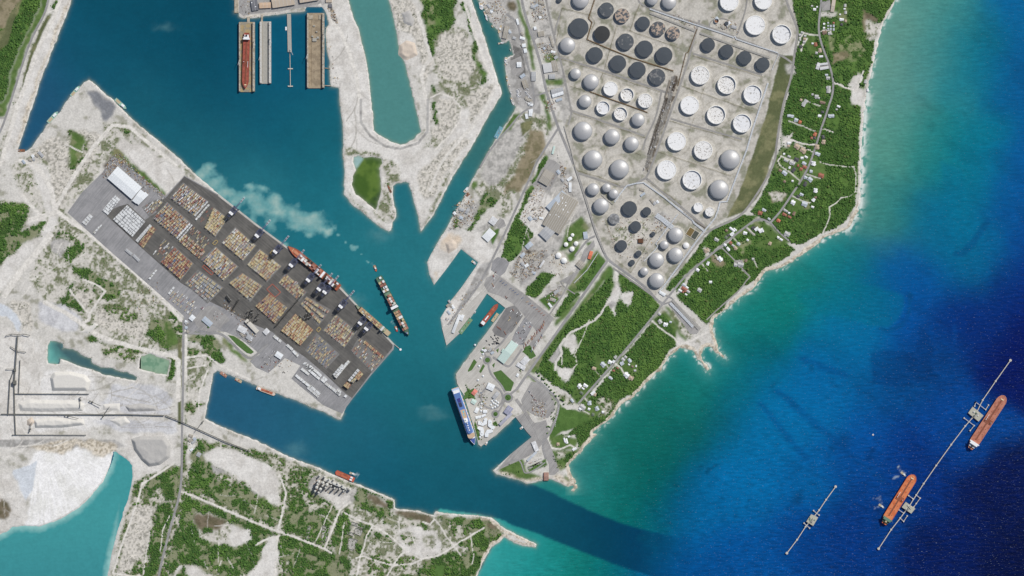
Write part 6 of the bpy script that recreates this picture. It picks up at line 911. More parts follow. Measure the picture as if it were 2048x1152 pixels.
def fill(quad, dens, weights, tiers, words, seed, solid=False):
    q = np.array(rd(quad)); rr = random.Random(seed); o, a, b = q[0], q[1] - q[0], q[3] - q[0]; la, lb_ = np.linalg.norm(a), np.linalg.norm(b)
    nu = max(1, int(la * S / 2.75)); nv = max(1, int(lb_ * S / 12.6)); cells_ = []
    for i in range(nu):
        hh = rr.randint(max(1, tiers - 2), tiers); 
        runcol = rr.choice(weights)
        for j in range(nv):
            if rr.random() < .78: runcol = rr.choice(weights)
            pos = o + a * (i + .5) / nu + (q[2] - q[1] if True else b) * 0 + (b * (1 - (i + .5) / nu) + (q[2] - q[1]) * (i + .5) / nu) * (j + .5 + rr.uniform(-.06, .06)) / nv
            if rr.random() > dens + (.06 if dens > .6 and j not in (0, nv - 1) else 0): continue
            h = tiers if solid else max(1, min(tiers, hh + rr.choice((-2, -1, 0, 0, 1)))); X, Y = P(*pos)
            for k in range(h):
                c = KEY[runcol if k == h - 1 else rr.choice(weights)]
                if k == h - 1: cells_.append((X, Y, 3.3 + k * CH, c, words, h))
                else: cbox(stack_mb, X, Y, 3.3 + k * CH, CM[c])
    return cells_
tops = []
for i, (wd, q, d, wt, tr) in enumerate(BLOCKS):
    if 'row' not in wd and 'half' not in wd and 'edge' not in wd and 'open' not in wd and 'bend' not in wd:
        qq = np.array(rd(q)); cc = qq.mean(0); mb = MB(); mb.add([(*P(*(cc + (p - cc) * 1.07)), 3.02 + .01 * i) for p in qq][::-1], [(0, 1, 2, 3)], M_PAD); tag(mb.obj('stacking_pad'), kind='structure')
for i, (wd, q, d, wt, tr) in enumerate(BLOCKS): tops += fill(q, d, wt, tr, wd, 100 + i)
for i, (q, wd) in enumerate(WHITES): tops += fill(q, .97, 'wwwwwp' if i not in (1, 0) else 'wwgww', 5 if i >= 24 else 2, wd, 300 + i, True)
for i, (q, wt) in enumerate(W2): tops += fill(q, 1, wt, 6, 'in the tall coloured stack by the yard corner', 400 + i, True)
# long rows of blue, white and rust boxes on the port yards east of the slip
def lone(x, y, c, ang, words): tops.append((*P(x, y), 2.9, c, words, 0, ang))
rr = random.Random(5)
for k in range(19):
    f = k / 18; x, y = 1002 + f * 86, 562 + f * 68
    if k in (3, 8, 10): continue
    lone(x, y, ['blue', 'blue', 'grey', 'rust', 'tan'][min(4, k // 5 + rr.randint(0, 1))] if k < 11 else rr.choice(['rust', 'rust', 'tan', 'blue', 'pink']), NA - .45, 'in the row along the northern port fence')
for (x, y, c) in ((987,572,'rust'),(985,568,'tan'),(988,575,'white'),(980,566,'grey'),(1012,594,'rust'),(1014,596,'dark'),(995,654,'rust'),(998,656,'rust'),(1001,658,'rust'),(1009,664,'rust'),(1011,667,'rust'),(1033,646,'tan'),(1029,650,'dark'),(1020,635,'tan'),(1018,640,'yellow'),(1034,626,'white'),(1042,630,'white'),(1022,622,'white'),(1035,632,'dark'),(1026,620,'rust')): lone(x, y, c, NA + (1.2 if c in ('rust', 'tan') else 0), 'on the dark asphalt by the red ship')
for k in range(34):
    f = k / 33; x, y = 1090 - f * 42 + rr.uniform(-2, 2), 645 + f * 50 + rr.uniform(-3, 3); lone(x, y, rr.choice(['rust', 'rust', 'rust', 'tan', 'grey', 'blue', 'white']), NA + .9, 'on the port yard beside the diagonal road')
for k in range(10): lone(1062 + k * 2.4 + rr.uniform(-1, 1), 702 - k * 3.4 + rr.uniform(-1, 1), rr.choice(['white', 'grey', 'blue', 'rust']), NA + .9, 'at the roadside corner of the port yard')
rr.shuffle(tops)
# the 300 built singly: free-standing ones and those on the open pads first
tops.sort(key=lambda t: (0 if t[5] == 0 else (1 if 'tall' in t[4] or 'sparse' in t[4] or 'corner' in t[4] or 'scattered' in t[4] or 'thin' in t[4] else 2)))
for k, t in enumerate(tops):
    X, Y, z, c = t[:4]; ang = t[6] if len(t) > 6 else NA
    if k < 296:
        o = bpy.data.objects.new('shipping_container', container_mesh(c)); COL.objects.link(o); o.location = (X, Y, z); o.rotation_euler = (0, 0, ang)
        cn = {'rust': 'rust red', 'pale': 'pale cream', 'dark': 'dark', 'pink': 'faded pink'}.get(c, c)
        tag(o, f'{cn} shipping container {t[4]}', 'container', 'shipping containers ' + t[4])
    else: cbox(stack_mb, X, Y, z, CM[c])
tag(stack_mb.obj('stacked_containers'), kind='stuff')
# ================================================================ quay cranes
M_NAVY = mat('crane_navy', (84, 92, 124), .6, .1, .2); M_NAVYD = mat('crane_dark', (60, 66, 86), .6, .1, .2); M_CRW = mat('crane_white', (240, 240, 240), .5, .03); M_CRR = mat('crane_red', (188, 96, 88), .6, .05)
def crane(x, y, boom, label):
    """x, y: the machinery house in the photo; the crane stands on rails along the quay, boom over the water"""
    hX, hY = P(x, y); ox, oy = hX - 0, hY - 0; t = thing('quay_crane', label, 'crane', (hX, hY, 2.9), NA, 'ship to shore cranes')  # local +x seaward
    for sx in (4, 34):
        for sy in (-12, 12):
            mb = MB(); mb.box(sx, sy, 0, 44, 2.4, 2.4, M_NAVYD); mb.box(sx, sy, 0, 2.2, 4.5, 8, M_NAVYD); mb.obj('leg', t)
    mb = MB()
    for sx in (4, 34): mb.box(sx, 0, 12, 15, 2, 26, M_NAVY); mb.box(sx, 0, 42, 45, 2.2, 27, M_NAVY)
    for sy in (-12, 12): mb.box(19, sy, 12, 14.5, 30, 1.8, M_NAVY); mb.box(19, sy, 42, 45, 32, 2, M_NAVY); mb.beam((4, sy, 14), (34, sy, 42), 1.4, 1.4, M_NAVY)
    mb.obj('portal_frame', t)
    br = MB()
    for k in range(5): br.box(9 + k * 5, 0, 43, 44.5, 1.0, 22, M_NAVYD if k % 2 else M_NAVY)
    tag(br.obj('cross_beam', t), kind='stuff')
    g = MB()
    for sy in (-3.4, 3.4): g.box(9, sy, 45.2, 48, 62, 1.6, M_NAVY)
    for k in range(8): g.box(-18 + k * 7, 0, 45.4, 46.6, 1, 6, M_NAVY)
    g.obj('trolley_girder', t)
    hs = MB(); hs.box(0, 0, 48.2, 54, 12, 22, M_CRW); hs.box(0, 0, 54.05, 54.8, 4, 6, M_UNIT); hs.obj('machinery_house', t)
    af = MB()
    for sy in (-6, 6): af.beam((34, sy, 45), (37, sy * .4, 70), 1.6, 1.6, M_NAVY); af.beam((20, sy, 45), (37, sy * .4, 70), 1.2, 1.2, M_NAVY)
    af.box(37, 0, 69.5, 71, 2, 6, M_NAVY); af.obj('apex_frame', t)
    bm = MB(); n_ = 9; Lb = 60.0
    if boom > 0:
        for sy in (-2.6, 2.6):
            for k in range(n_): bm.box(41 + Lb * boom * (k + .5) / n_, sy, 46, 48.4, Lb * boom / n_, 1.6, (M_CRR if k % 2 else M_CRW) if k >= n_ - 5 else M_NAVY)
        for k in range(n_): bm.box(41 + Lb * boom * (k + .5) / n_, 0, 46.4, 47.4, 1, 5.4, M_NAVY)
        for sy in (-2, 2): bm.beam((37, sy, 70), (41 + Lb * boom * .55, sy, 48.5), .5, .5, M_NAVY); bm.beam((37, sy, 70), (41 + Lb * boom * .95, sy, 48.5), .5, .5, M_NAVY)
    else:
        for sy in (-2.6, 2.6): bm.beam((42, sy, 47), (50, sy, 47 + Lb * .95), 1.6, 2.2, M_NAVY)
        for k in range(7): bm.beam((42 + 8 * k / 7, -2.6, 50 + 8 * k), (42 + 8 * k / 7, 2.6, 50 + 8 * k), 1, 1, M_NAVY)
    bm.obj('boom', t)
    cb = MB(); cb.box(26, 4.6, 40, 43, 3, 3, M_CRW); cb.obj('operator_cab', t)
CR = [(464, 427, 1.0, 'navy quay crane standing alone at the north-west quay end'), (515.5, 472, 1.0, 'navy quay crane north-west of the docked container ships'), (552, 504, 1.0, 'navy quay crane at the orange bow'), (583.5, 531, .95, 'navy quay crane over the fore deck of the orange bowed ship'), (617.5, 560.5, .95, 'navy quay crane over the middle of the orange bowed ship'), (639, 578.5, 1.0, 'western crane of the pair at the orange bowed ship stern'), (650.5, 584.5, 1.05, 'eastern crane of the pair at the orange bowed ship stern'), (682.5, 613, 1.0, 'navy quay crane with a boom over open water between ships'), (721, 646.5, 0, 'western of two cranes with raised booms by the green bow'), (733.5, 657.5, 0, 'eastern of two cranes with raised booms by the green bow')]
for c in CR: crane(*c)
# ================================================================ ships
def outline(L, B, bow=.22, p=2.2, st=.8, stl=.1, n=10, rd_=1.0):
    up = []
    for k in range(n + 1):
        s = k / n * stl; up.append((-L / 2 + s * L, B / 2 * (st + (1 - st) * math.sin(k / n * math.pi / 2))))
    for k in range(1, n + 1):
        s = k / n; up.append((L / 2 - bow * L + s * bow * L, B / 2 * max(.02, (1 - s ** p)) ** rd_))
    return up + [(x, -y) for x, y in up[::-1]]
def ship(name, label, cat, stern, bow_, beam, hullc, deckc, zd, group=None, **kw):
    (x0, y0), (x1, y1) = P(*stern), P(*bow_); L = math.hypot(x1 - x0, y1 - y0); a = math.atan2(y1 - y0, x1 - x0); B = beam * S
    t = thing(name, label, cat, ((x0 + x1) / 2, (y0 + y1) / 2, 0), a, group); ol = outline(L, B, **kw)
    h = MB(); n = len(ol); low = [(x * .97, y * .93) for x, y in ol]
    vs = [(x, y, -2.5) for x, y in low] + [(x, y, zd + 1.2) for x, y in ol] + [(x * .985, y * .95, zd + 1.2) for x, y in ol] + [(x * .985, y * .95, zd - .1) for x, y in ol]
    fs = []
    for r in range(3): fs += [(r * n + i, (r + 1) * n + i, (r + 1) * n + (i + 1) % n, r * n + (i + 1) % n) for i in range(n)]
    h.add(vs, fs, hullc); h.obj('hull', t)
    d = MB(); q = [(x * .984, y * .949) for x, y in ol][::-1]; d.add([(x, y, zd) for x, y in q], [tuple(range(n))], deckc); d.obj('deck', t)
    return t, L, B
M_HRED = mat('hull_orange_red', (172, 88, 58), .6, .08, .1); M_DKRUST = mat('deck_rust', (180, 108, 80), .7, .1, .15, rgb2=(150, 84, 62), thr=.52, scale2=.06); M_HGRN = mat('hull_green', (70, 104, 84), .6, .08, .1); M_DKGRN = mat('deck_green', (84, 114, 94), .7, .1, .15); M_DKBEI = mat('deck_beige', (186, 170, 140), .7, .1, .15)
M_HDK = mat('hull_dark', (58, 58, 62), .6, .08, .1); M_DORG = mat('deck_orange', (208, 126, 84), .65, .05, .1, rgb2=(196, 104, 62), thr=.56, scale2=.05); M_DSAL = mat('deck_salmon', (182, 122, 102), .65, .05, .1, rgb2=(160, 98, 78), thr=.56, scale2=.05); M_RAIL = mat('deck_edge_pale', (222, 196, 160), .7, .05); M_SUPER = mat('ship_white', (236, 237, 238), .5, .04, .2); M_PIPE = mat('deck_pipe', (158, 96, 74), .7, .1)
M_GREEN2 = mat('deck_sea_green', (100, 132, 114), .7, .08, .2); M_CRBLUE = mat('cruise_deck_blue', (92, 122, 178), .6, .06, .2); M_CRDBLUE = mat('cruise_court_blue', (56, 58, 128), .6, .05); M_CRHULL = mat('cruise_hull_white', (240, 240, 242), .4, .03); M_CRBOW = mat('cruise_bow_blue', (74, 96, 162), .5, .05); M_POOL = mat('pool_water', (110, 196, 214), .2, .05); M_TEAK = mat('teak', (196, 172, 146), .8, .08, .3)
def sbox(t, name, x, y, z0, z1, lx, ly, m_, taper=1.0, lab=None):
    mb = MB(); mb.box(x, y, z0, z1, lx, ly, m_, 0, taper); o = mb.obj(name, t)
    if lab: o['label'] = lab
    return o
def deck_stacks(t, L, B, zd, spec, rows, gname, seedv, cols):
    """container blocks standing on a ship: each visible block of boxes of one colour is a thing of its own"""
    rr = random.Random(seedv); a = t.rotation_euler.z; c, s = math.cos(a), math.sin(a)
    for kb, (f, wid) in enumerate(spec):
        for r in range(rows):
            col = rr.choice(cols)
            if col == '-': continue
            h = rr.choice((2, 3, 3, 4)); bw = B * wid / rows; x = -L / 2 + f * L; y = (r - (rows - 1) / 2) * bw; nb = max(1, round(bw / 2.6))
            k = ('stk', col, h, nb)
            if k not in _bm:
                mb = MB(); m_ = CM[KEY[col]]; w = nb * 2.6
                mb.box(0, 0, 0, h * CH, CL - .2, w - .3, m_)
                for q in range(nb): mb.box(0, (q - (nb - 1) / 2) * 2.6, h * CH + .02, h * CH + .22, CL, 2.3, m_)
                _bm[k] = mb.mesh('container_block')
            o = bpy.data.objects.new('container_block', _bm[k]); COL.objects.link(o); o.location = (t.location.x + x * c - y * s, t.location.y + x * s + y * c, zd + .1); o.rotation_euler = (0, 0, a)
            cn = {'r': 'rust red', 'p': 'cream', 'k': 'faded pink', 't': 'orange tan', 'd': 'dark open', 'y': 'yellow', 'w': 'white', 'b': 'blue', 'g': 'grey'}[col]
            tag(o, f'{cn} container block on {gname}, {ORD[kb]} bay from stern', 'container block', 'container blocks on ' + gname)
t, L, B = ship('container_ship', 'docked container ship with an orange bow and rust red deck', 'container ship', (678.5, 576), (576, 492), 14.5, M_HRED, M_DKRUST, 11, 'container ships', bow=.2, p=1.9, st=.95, stl=.02)
for k in range(12): sbox(t, 'hatch_cover', -L * .42 + k * L * .062, 0, 11.05, 12.6, 14, B * .82, mat('hatch_pink', (182, 128, 110), .7, .08) if k % 3 else mat('hatch_dark', (78, 60, 46), .8, .1))
sbox(t, 'fore_hatch', L * .33, 0, 11.1, 13, L * .10, B * .36, mat('hatch_rust', (196, 136, 106), .7, .1)); sbox(t, 'breakwater', L * .40, 0, 11.1, 14, 2, B * .5, M_RAIL); sbox(t, 'bridge', -L * .18, 0, 11, 34, 11, B * .94, M_SUPER); sbox(t, 'funnel', -L * .24, 0, 11, 36, 6, 8, M_HDK)
deck_stacks(t, L, B, 12.6, [(.06 + .0455 * k, .9) for k in range(16) if k not in (6, 5)], 4, 'the orange bowed ship', 21, 'wwwwkkrd-p')
t, L, B = ship('container_ship', 'dark green container ship under way in the middle of the harbour', 'container ship', (757.5, 553), (818, 671), 14, M_HGRN, M_DKGRN, 12, 'container ships', bow=.2, p=2.2, st=.9, stl=.04)
sbox(t, 'bridge', L * .02, 0, 12, 40, 13, B * .98, M_SUPER); sbox(t, 'bridge_wing', L * .03, 0, 33, 36, 5, B * 1.12, M_SUPER); sbox(t, 'funnel', -L * .02, 0, 12, 38, 6, 7, M_UNIT); sbox(t, 'foremast', L * .46, 0, 12, 24, 3, 3, M_SUPER); sbox(t, 'stern_housing', -L * .47, 4, 12, 18, 10, 10, M_SUPER); sbox(t, 'bow_housing', L * .45, -3, 12, 17, 9, 8, CM['blue'])
for k in range(9): sbox(t, 'hatch_cover', -L * .38 + k * L * .095, 0, 12.05, 13.2, 20, B * .7, M_DKGRN if k % 2 else mat('hatch_green', (112, 140, 120), .7, .08))
deck_stacks(t, L, B, 13.2, [(.10 + .046 * k, .86) for k in range(18) if k not in (9, 10, 4)], 3, 'the dark green ship under way', 33, 'tttwwkp--yr')
t, L, B = ship('container_ship', 'smaller docked container ship with a green bow and beige stern', 'container ship', (779.5, 669.5), (711, 609.5), 10.5, mat('hull_olive', (122, 140, 116), .6, .08), mat('deck_sage', (150, 160, 136), .7, .1), 9, 'container ships', bow=.26, p=1.8, st=.95, stl=.02)
sbox(t, 'bridge', -L * .29, 0, 9, 30, 10, B * .96, M_UNIT); sbox(t, 'stern_deck', -L * .43, 0, 9.1, 12, L * .11, B * .9, M_DKBEI); sbox(t, 'funnel', -L * .345, 0, 9, 30, 5, 6, M_DKBEI); sbox(t, 'forward_crane', L * .1, -B * .3, 9, 26, 2, 2, M_UNIT)
for k in range(10): sbox(t, 'hatch_cover', -L * .2 + k * L * .062, 0, 9.05, 10.4, 12, B * .84, mat('hatch_dark', (78, 60, 46), .8, .1))
deck_stacks(t, L, B, 10.4, [(.295 + .06 * k, .92) for k in range(10)], 3, 'the green bowed docked ship', 44, 'yyttttkp')
# tankers
def tanker(label, stern, bow_, beam, deck, hullc, zd, superm, loaded, cat='tanker', **kw):
    t, L, B = ship('oil_tanker', label, cat, stern, bow_, beam, hullc, deck, zd, 'oil tankers', **kw)
    e = MB(); ol = outline(L * .975, B * .93, **kw); n = len(ol); inn = [(x * .985, y * .95) for x, y in ol]
    e.add([(x, y, zd + .15) for x, y in ol] + [(x, y, zd + .15) for x, y in inn], [(i, n + i, n + (i + 1) % n, (i + 1) % n) for i in range(n)], deck); e.obj('gutter', t)
    sbox(t, 'bridge', -L * .40, 0, zd, zd + 17, L * .05, B * .8, superm); sbox(t, 'bridge_wing', -L * .385, 0, zd + 14, zd + 16.5, 5, B * 1.04, superm); sbox(t, 'funnel', -L * .445, 0, zd, zd + 20, 8, 8, M_HDK if superm is M_SUPER else M_DKBEI); sbox(t, 'poop_house', -L * .44, 0, zd, zd + 6, L * .05, B * .62, superm)
    p = MB()
    for yy in (-1.8, 0, 1.8): p.box(L * .04, yy, zd + 1, zd + 2.2, L * .74, 1.0, M_PIPE)
    p.obj('cargo_pipe', t); sbox(t, 'catwalk', L * .04, 3.6, zd + 2, zd + 3, L * .74, 1.6, mat('catwalk', (150, 104, 84), .7))
    m = MB()
    for k in range(5): m.box(L * .02 + (k - 2) * 5, 0, zd + 1.2, zd + 2.4, 1.2, B * .8, M_PIPE)
    m.obj('manifold', t)
    for sy in (-1, 1): sbox(t, 'hose_crane', L * .02, sy * B * .3, zd, zd + 12, 2.5, 2.5, M_SUPER); sbox(t, 'crane_jib', L * .07, sy * B * .3, zd + 11, zd + 12.2, L * .10, 1.4, M_SUPER) if sy > 0 else None
    for k in range(8):
        for sy in (-1, 1): sbox(t, 'tank_hatch', -L * .3 + k * L * .095, sy * B * .22, zd, zd + 1.6, 2.6, 2.6, mat('hatch_lid', (132, 80, 60), .7))
    sbox(t, 'windlass', L * .43, 0, zd, zd + 3, 6, B * .3, M_RAIL); sbox(t, 'foremast', L * .465, 0, zd, zd + 11, 1.6, 1.6, M_SUPER); return t
KT = dict(bow=.12, p=2.2, st=.45, stl=.16, rd_=.55)
tanker('bright orange oil tanker alongside the southern jetty platform', (1767, 1047.5), (1828, 949.5), 20, M_DORG, mat('hull_orange', (196, 104, 62), .6, .08), 15, M_GREEN2, True, **KT)
tanker('dull salmon oil tanker alongside the northern jetty platform', (1939.5, 897), (2008.5, 791.5), 20.5, M_DSAL, mat('hull_salmon', (206, 140, 110), .6, .08), 15, M_SUPER, True, **KT)
t = tanker('rust red tanker sitting inside a floating dry dock', (494, 66), (491, 178), 13.5, mat('deck_brick', (162, 84, 70), .7, .08, .1, rgb2=(140, 72, 60), thr=.55, scale2=.07), mat('hull_brick', (150, 78, 64), .7, .1), 15, M_SUPER, False, bow=.16, p=2.2, st=.7, stl=.12)
t, L, B = ship('cargo_ship', 'small red cargo ship moored in the narrow slip', 'cargo ship', (962, 651), (996.5, 607), 9.5, mat('hull_brick', (150, 78, 64)), mat('deck_brick', (162, 84, 70)), 7, 'moored ships', bow=.2, p=2, st=.7, stl=.12)
sbox(t, 'bridge', -L * .38, 0, 7, 19, L * .12, B * .8, M_SUPER); sbox(t, 'funnel', -L * .45, 0, 7, 19, 4, 5, M_HDK); sbox(t, 'hatch_cover', L * .14, 0, 7.1, 9, L * .4, B * .56, M_DKRUST); sbox(t, 'pale_cargo', -L * .16, 1, 7.1, 9.5, L * .2, B * .25, M_SUPER); sbox(t, 'derrick', L * .3, -2, 9.1, 12, 14, 1.6, M_HDK)
t, L, B = ship('cargo_ship', 'red twin housed barge carrier moored below the southern silos', 'cargo ship', (709, 960), (671, 943.5), 10, mat('hull_brick', (150, 78, 64)), mat('deck_brick2', (182, 96, 76), .7, .08), 5, 'moored ships', bow=.1, p=3, st=.9, stl=.04)
for sy in (-1, 1): sbox(t, 'deck_house', -L * .33, sy * B * .24, 5, 12, L * .12, B * .32, M_SUPER); sbox(t, 'hold', L * .06, sy * B * .22, 5.1, 5.9, L * .5, B * .34, M_DKRUST)
# cruise ship: stepped decks
(x0, y0), (x1, y1) = P(909.5, 775.5), P(949.5, 888.5)
t, L, B = ship('cruise_ship', 'long white and blue cruise ship beside the cruise quay', 'cruise ship', (910, 775.5), (949.3, 889), 15, M_CRHULL, M_TEAK, 14, None, bow=.22, p=2.3, st=.92, stl=.03)
bw = MB(); ol = outline(L * .98, B * .945, bow=.22, p=2.3, st=.92, stl=.03); q = [p for p in ol if p[0] > L * .375]; q.sort(key=lambda p: math.atan2(p[1], p[0] - L * .38)); bw.add([(x, y, 14.3) for x, y in [(L * .372, -B * .36)] + q + [(L * .372, B * .36)]], [tuple(range(len(q) + 2))], M_CRBOW); bw.obj('painted_fore_deck', t)
def prow(name, f0, f1, wd, z0, z1, side, top, nose=.5):
    x0, x1 = -L / 2 + f0 * L, -L / 2 + f1 * L; w = B * wd / 2; n_ = 8; pts = [(x0, -w), (x1 - w * nose, -w)] + [(x1 - w * nose + w * nose * math.cos(k / n_ * math.pi - math.pi / 2), w * math.sin(k / n_ * math.pi - math.pi / 2)) for k in range(1, n_)] + [(x1 - w * nose, w), (x0, w)]
    mb = MB(); mb.prism(pts, z0, z1, side, False, top); mb.obj(name, t)
prow('lower_decks', .01, .875, .985, 14, 34, M_CRHULL, mat('cruise_pale_blue', (176, 192, 220), .6, .05)); prow('promenade', .0, .06, .96, 14, 27, M_CRHULL, M_TEAK, .1)
prow('upper_deck', .09, .80, .84, 34, 40, M_CRHULL, M_CRBLUE, .7); prow('aft_terrace', .04, .13, .80, 34, 38, M_SUPER, M_SUPER, .1); prow('sports_court', .18, .25, .42, 40, 41.5, M_SUPER, M_CRDBLUE, .05); prow('dark_funnel_well', .255, .33, .4, 40, 42, M_SUPER, mat('funnel_dark', (58, 62, 84), .6), .3); prow('pool_deck', .38, .53, .62, 40, 40.6, M_TEAK, M_TEAK, .1); prow('spa_house', .53, .60, .5, 40, 45, M_SUPER, M_SUPER, .2); prow('sun_deck', .60, .80, .62, 40, 44, M_CRHULL, M_CRBLUE, .9); prow('wheelhouse', .80, .88, .98, 34, 36.5, M_CRHULL, M_TEAK, .5); prow('white_band', .875, .895, .8, 14, 18, M_SUPER, M_SUPER, .2)
for f, s_ in ((.42, 6), (.47, 5)): sbox(t, 'swimming_pool', -L / 2 + f * L, 2 if f < .45 else -2, 40.6, 41, s_ * 1.6, s_, M_POOL)
for k, (f, yy) in enumerate(((.56, 0), (.62, 1), (.66, 0), (.70, -1), (.74, -1))): sbox(t, 'satellite_dome' if k != 1 else 'funnel', -L / 2 + f * L, yy, 44, 52 if k in (0, 1) else 48, 7, 6, M_SUPER, .6)
for k in range(10):
    for sy in (-1, 1): sbox(t, 'lifeboat', -L * .33 + k * L * .06, sy * B * .505, 20, 23, 11, 3, mat('lifeboat_orange', (226, 178, 120), .6))
# small craft
def boat(x, y, ang, Lm, Bm, hullc, deckc, label, grp, name='boat', house=.3, cat='boat'):
    t, L, B = ship(name, label, cat, (x - math.cos(ang) * Lm / 2 / S, y - math.sin(ang) * Lm / 2 / S), (x + math.cos(ang) * Lm / 2 / S, y + math.sin(ang) * Lm / 2 / S), Bm / S, hullc, deckc, 2.2 if Lm > 20 else 1.2, grp, bow=.3, p=2, st=.85, stl=.05)
    z = 2.2 if Lm > 20 else 1.2
    sbox(t, 'wheelhouse', L * (house - .12), 0, z, z + 4.5, L * .26, B * .62, M_SUPER, .85)
    if Lm > 20: sbox(t, 'mast', L * (house - .08), 0, z + 4.5, z + 9, .8, .8, M_UNIT); sbox(t, 'after_deck', -L * .25, 0, z + .02, z + .5, L * .34, B * .7, M_GREEN2 if deckc is M_GREEN2 else M_DKBEI)
    return t
M_TUGR = mat('tug_red', (176, 84, 76), .6, .06); M_GRYB = mat('boat_grey', (176, 182, 184), .6, .06); M_SEAG = mat('deck_seagreen', (150, 190, 172), .6, .06)
D = math.radians
boat(751, 537, D(70), 32, 11, M_TUGR, M_DKRUST, 'red tug towing ahead of the green ship stern', 'tugs', 'tug', .1, 'tug'); boat(793, 658, D(70), 29, 11, M_TUGR, M_TUGR, 'red tug close beside the green ship bow', 'tugs', 'tug', .1, 'tug')
boat(1807, 948, D(40), 32, 11, M_GRYB, M_GRYB, 'grey tug pushing the orange tanker near its bow', 'tugs', 'tug', .2, 'tug'); boat(1763, 1012, D(35), 32, 11, M_GRYB, M_GRYB, 'grey tug pushing the orange tanker near its stern', 'tugs', 'tug', .2, 'tug'); boat(706, 947.5, D(18), 34, 11, M_GRYB, M_GRYB, 'grey tug alongside the red barge carrier', 'tugs', 'tug', .1, 'tug')
boat(151, 182, D(-50), 66, 16, M_GRYB, M_SEAG, 'supply vessel with a pale green deck at the spit tip', 'supply vessels', 'supply_vessel', .28, 'supply vessel'); boat(106, 234, D(-48), 72, 18, M_GRYB, M_SEAG, 'supply vessel with a pale green deck farther down the spit', 'supply vessels', 'supply_vessel', .28, 'supply vessel'); boat(242, 208, D(42), 72, 18, M_GRYB, M_SEAG, 'supply vessel with a round green stern east of the spit', 'supply vessels', 'supply_vessel', .28, 'supply vessel')
BO = [(963,12,D(80),38,20,'wide grey roofed barge boat at the channel top'),(972,32,D(72),52,10,'long white boat second down the channel'),(985,53,D(55),12,6,'small boat by the scrap quay'),(1000,58,D(108),44,14,'dark decked boat inside the narrow notch'),(1003,86,D(-10),34,9,'white boat moored across the quay end'),(1021,100,D(78),14,5,'small white launch by the inner basin'),(1012,120,D(100),28,14,'white boat at the boatyard quay'),(1014,128,D(-20),24,9,'pale blue boat at the boatyard quay'),(1014,158,D(80),26,8,'grey boat below the boatyard'),(1019,172,D(78),24,7,'tan boat below the boatyard'),(1022,186,D(70),18,7,'white boat near the channel bend'),(1023,200,D(75),26,7,'red and white boat at the channel bend'),(1026,207,D(60),18,7,'blue boat at the channel bend'),(933,379,D(-50),34,13,'grey boat moored by the brown ramp'),(930,392,D(-60),16,8,'small white boat next to the rusty barge'),(918,407,D(-50),26,9,'white boat by the channel scrap yard'),(948,525,D(38),28,12,'white boat at the head of the wide slip'),(950,624,D(-50),14,8,'white launch at the narrow pier'),(973,886,D(-60),22,9,'white launch by the market corner'),(1044,855,D(-40),22,10,'cream boat in the small ferry basin')]
for i, b in enumerate(BO): boat(b[0], b[1], b[2], b[3], b[4], [M_CRHULL, M_GRYB, M_DKBEI][i % 3], [M_UNIT, M_DKBEI, M_GRYB][(i // 2) % 3], b[5], 'boats along the channel', 'boat', .1)
def barge(x, y, ang, Lm, Bm, m_, lab, extra=None):
    t = thing('barge', lab, 'barge', (*P(x, y), 0), -ang, 'barges'); h = MB(); h.box(0, 0, -1, 2.6, Lm, Bm, m_, 0); h.obj('hull', t); d = MB(); d.box(0, 0, 2.62, 3.0, Lm * .95, Bm * .88, extra or m_); d.obj('deck', t)
    rr = random.Random(int(x)); 
    for k in range(5): sbox(t, 'deck_load', rr.uniform(-.4, .4) * Lm, rr.uniform(-.3, .3) * Bm, 3, rr.uniform(4, 6.5), rr.uniform(3, 8), rr.uniform(2, 5), rr.choice((M_UNIT, M_DKRUST, M_DKBEI, m_)))
barge(931, 652, D(-52), 88, 20, mat('barge_green', (120, 150, 116), .7, .1), 'long green barge moored at the narrow pier'); barge(990, 635, D(-55), 48, 14, M_DKBEI, 'short tan barge beside the red cargo ship'); barge(43, 301, D(2), 34, 13, mat('barge_brown', (126, 92, 72), .8, .12), 'brown barge in the western inlet'); barge(447, 749, D(35), 36, 14, mat('barge_dusty', (176, 136, 118), .8, .12), 'dusty pink barge in the corner of the southern basin'); barge(477, 761, D(28), 34, 13, M_DKBEI, 'pale barge along the southern basin bank'); barge(997, 265, D(-62), 60, 20, mat('barge_blue', (112, 160, 176), .7, .12), 'pale blue barge beside the channel quay'); barge(779, 378, D(65), 40, 10, mat('barge_brown', (126, 92, 72)), 'sunken brown barge at the shore of the algae pond'); barge(935, 389, D(-40), 20, 16, mat('barge_brown', (126, 92, 72)), 'rusty square barge by the ramp')
t, L, B = ship('cargo_ship', 'white cargo barge moored along the southern basin bank', 'cargo ship', (513, 775), (551, 789), 7.5, M_DKBEI, mat('deck_cream', (206, 192, 180), .7, .08), 4, 'moored ships', bow=.1, p=2.6, st=.8, stl=.06); sbox(t, 'deck_house', -L * .35, 0, 4, 11, 12, 10, M_SUPER); sbox(t, 'hold', L * .05, 0, 4.1, 5, L * .6, B * .6, M_DKRUST)
t = thing('buoy', 'lone mooring buoy in the deep blue water', 'buoy', (*P(1746, 869.5), 0)); mb = MB(); mb.cyl(0, 0, -1, 2.4, 5, M_UNIT, 14, 4.4); mb.obj('float', t); mb = MB(); mb.cyl(0, 0, 2.42, 6, .8, M_CRR, 8); mb.obj('beacon', t)
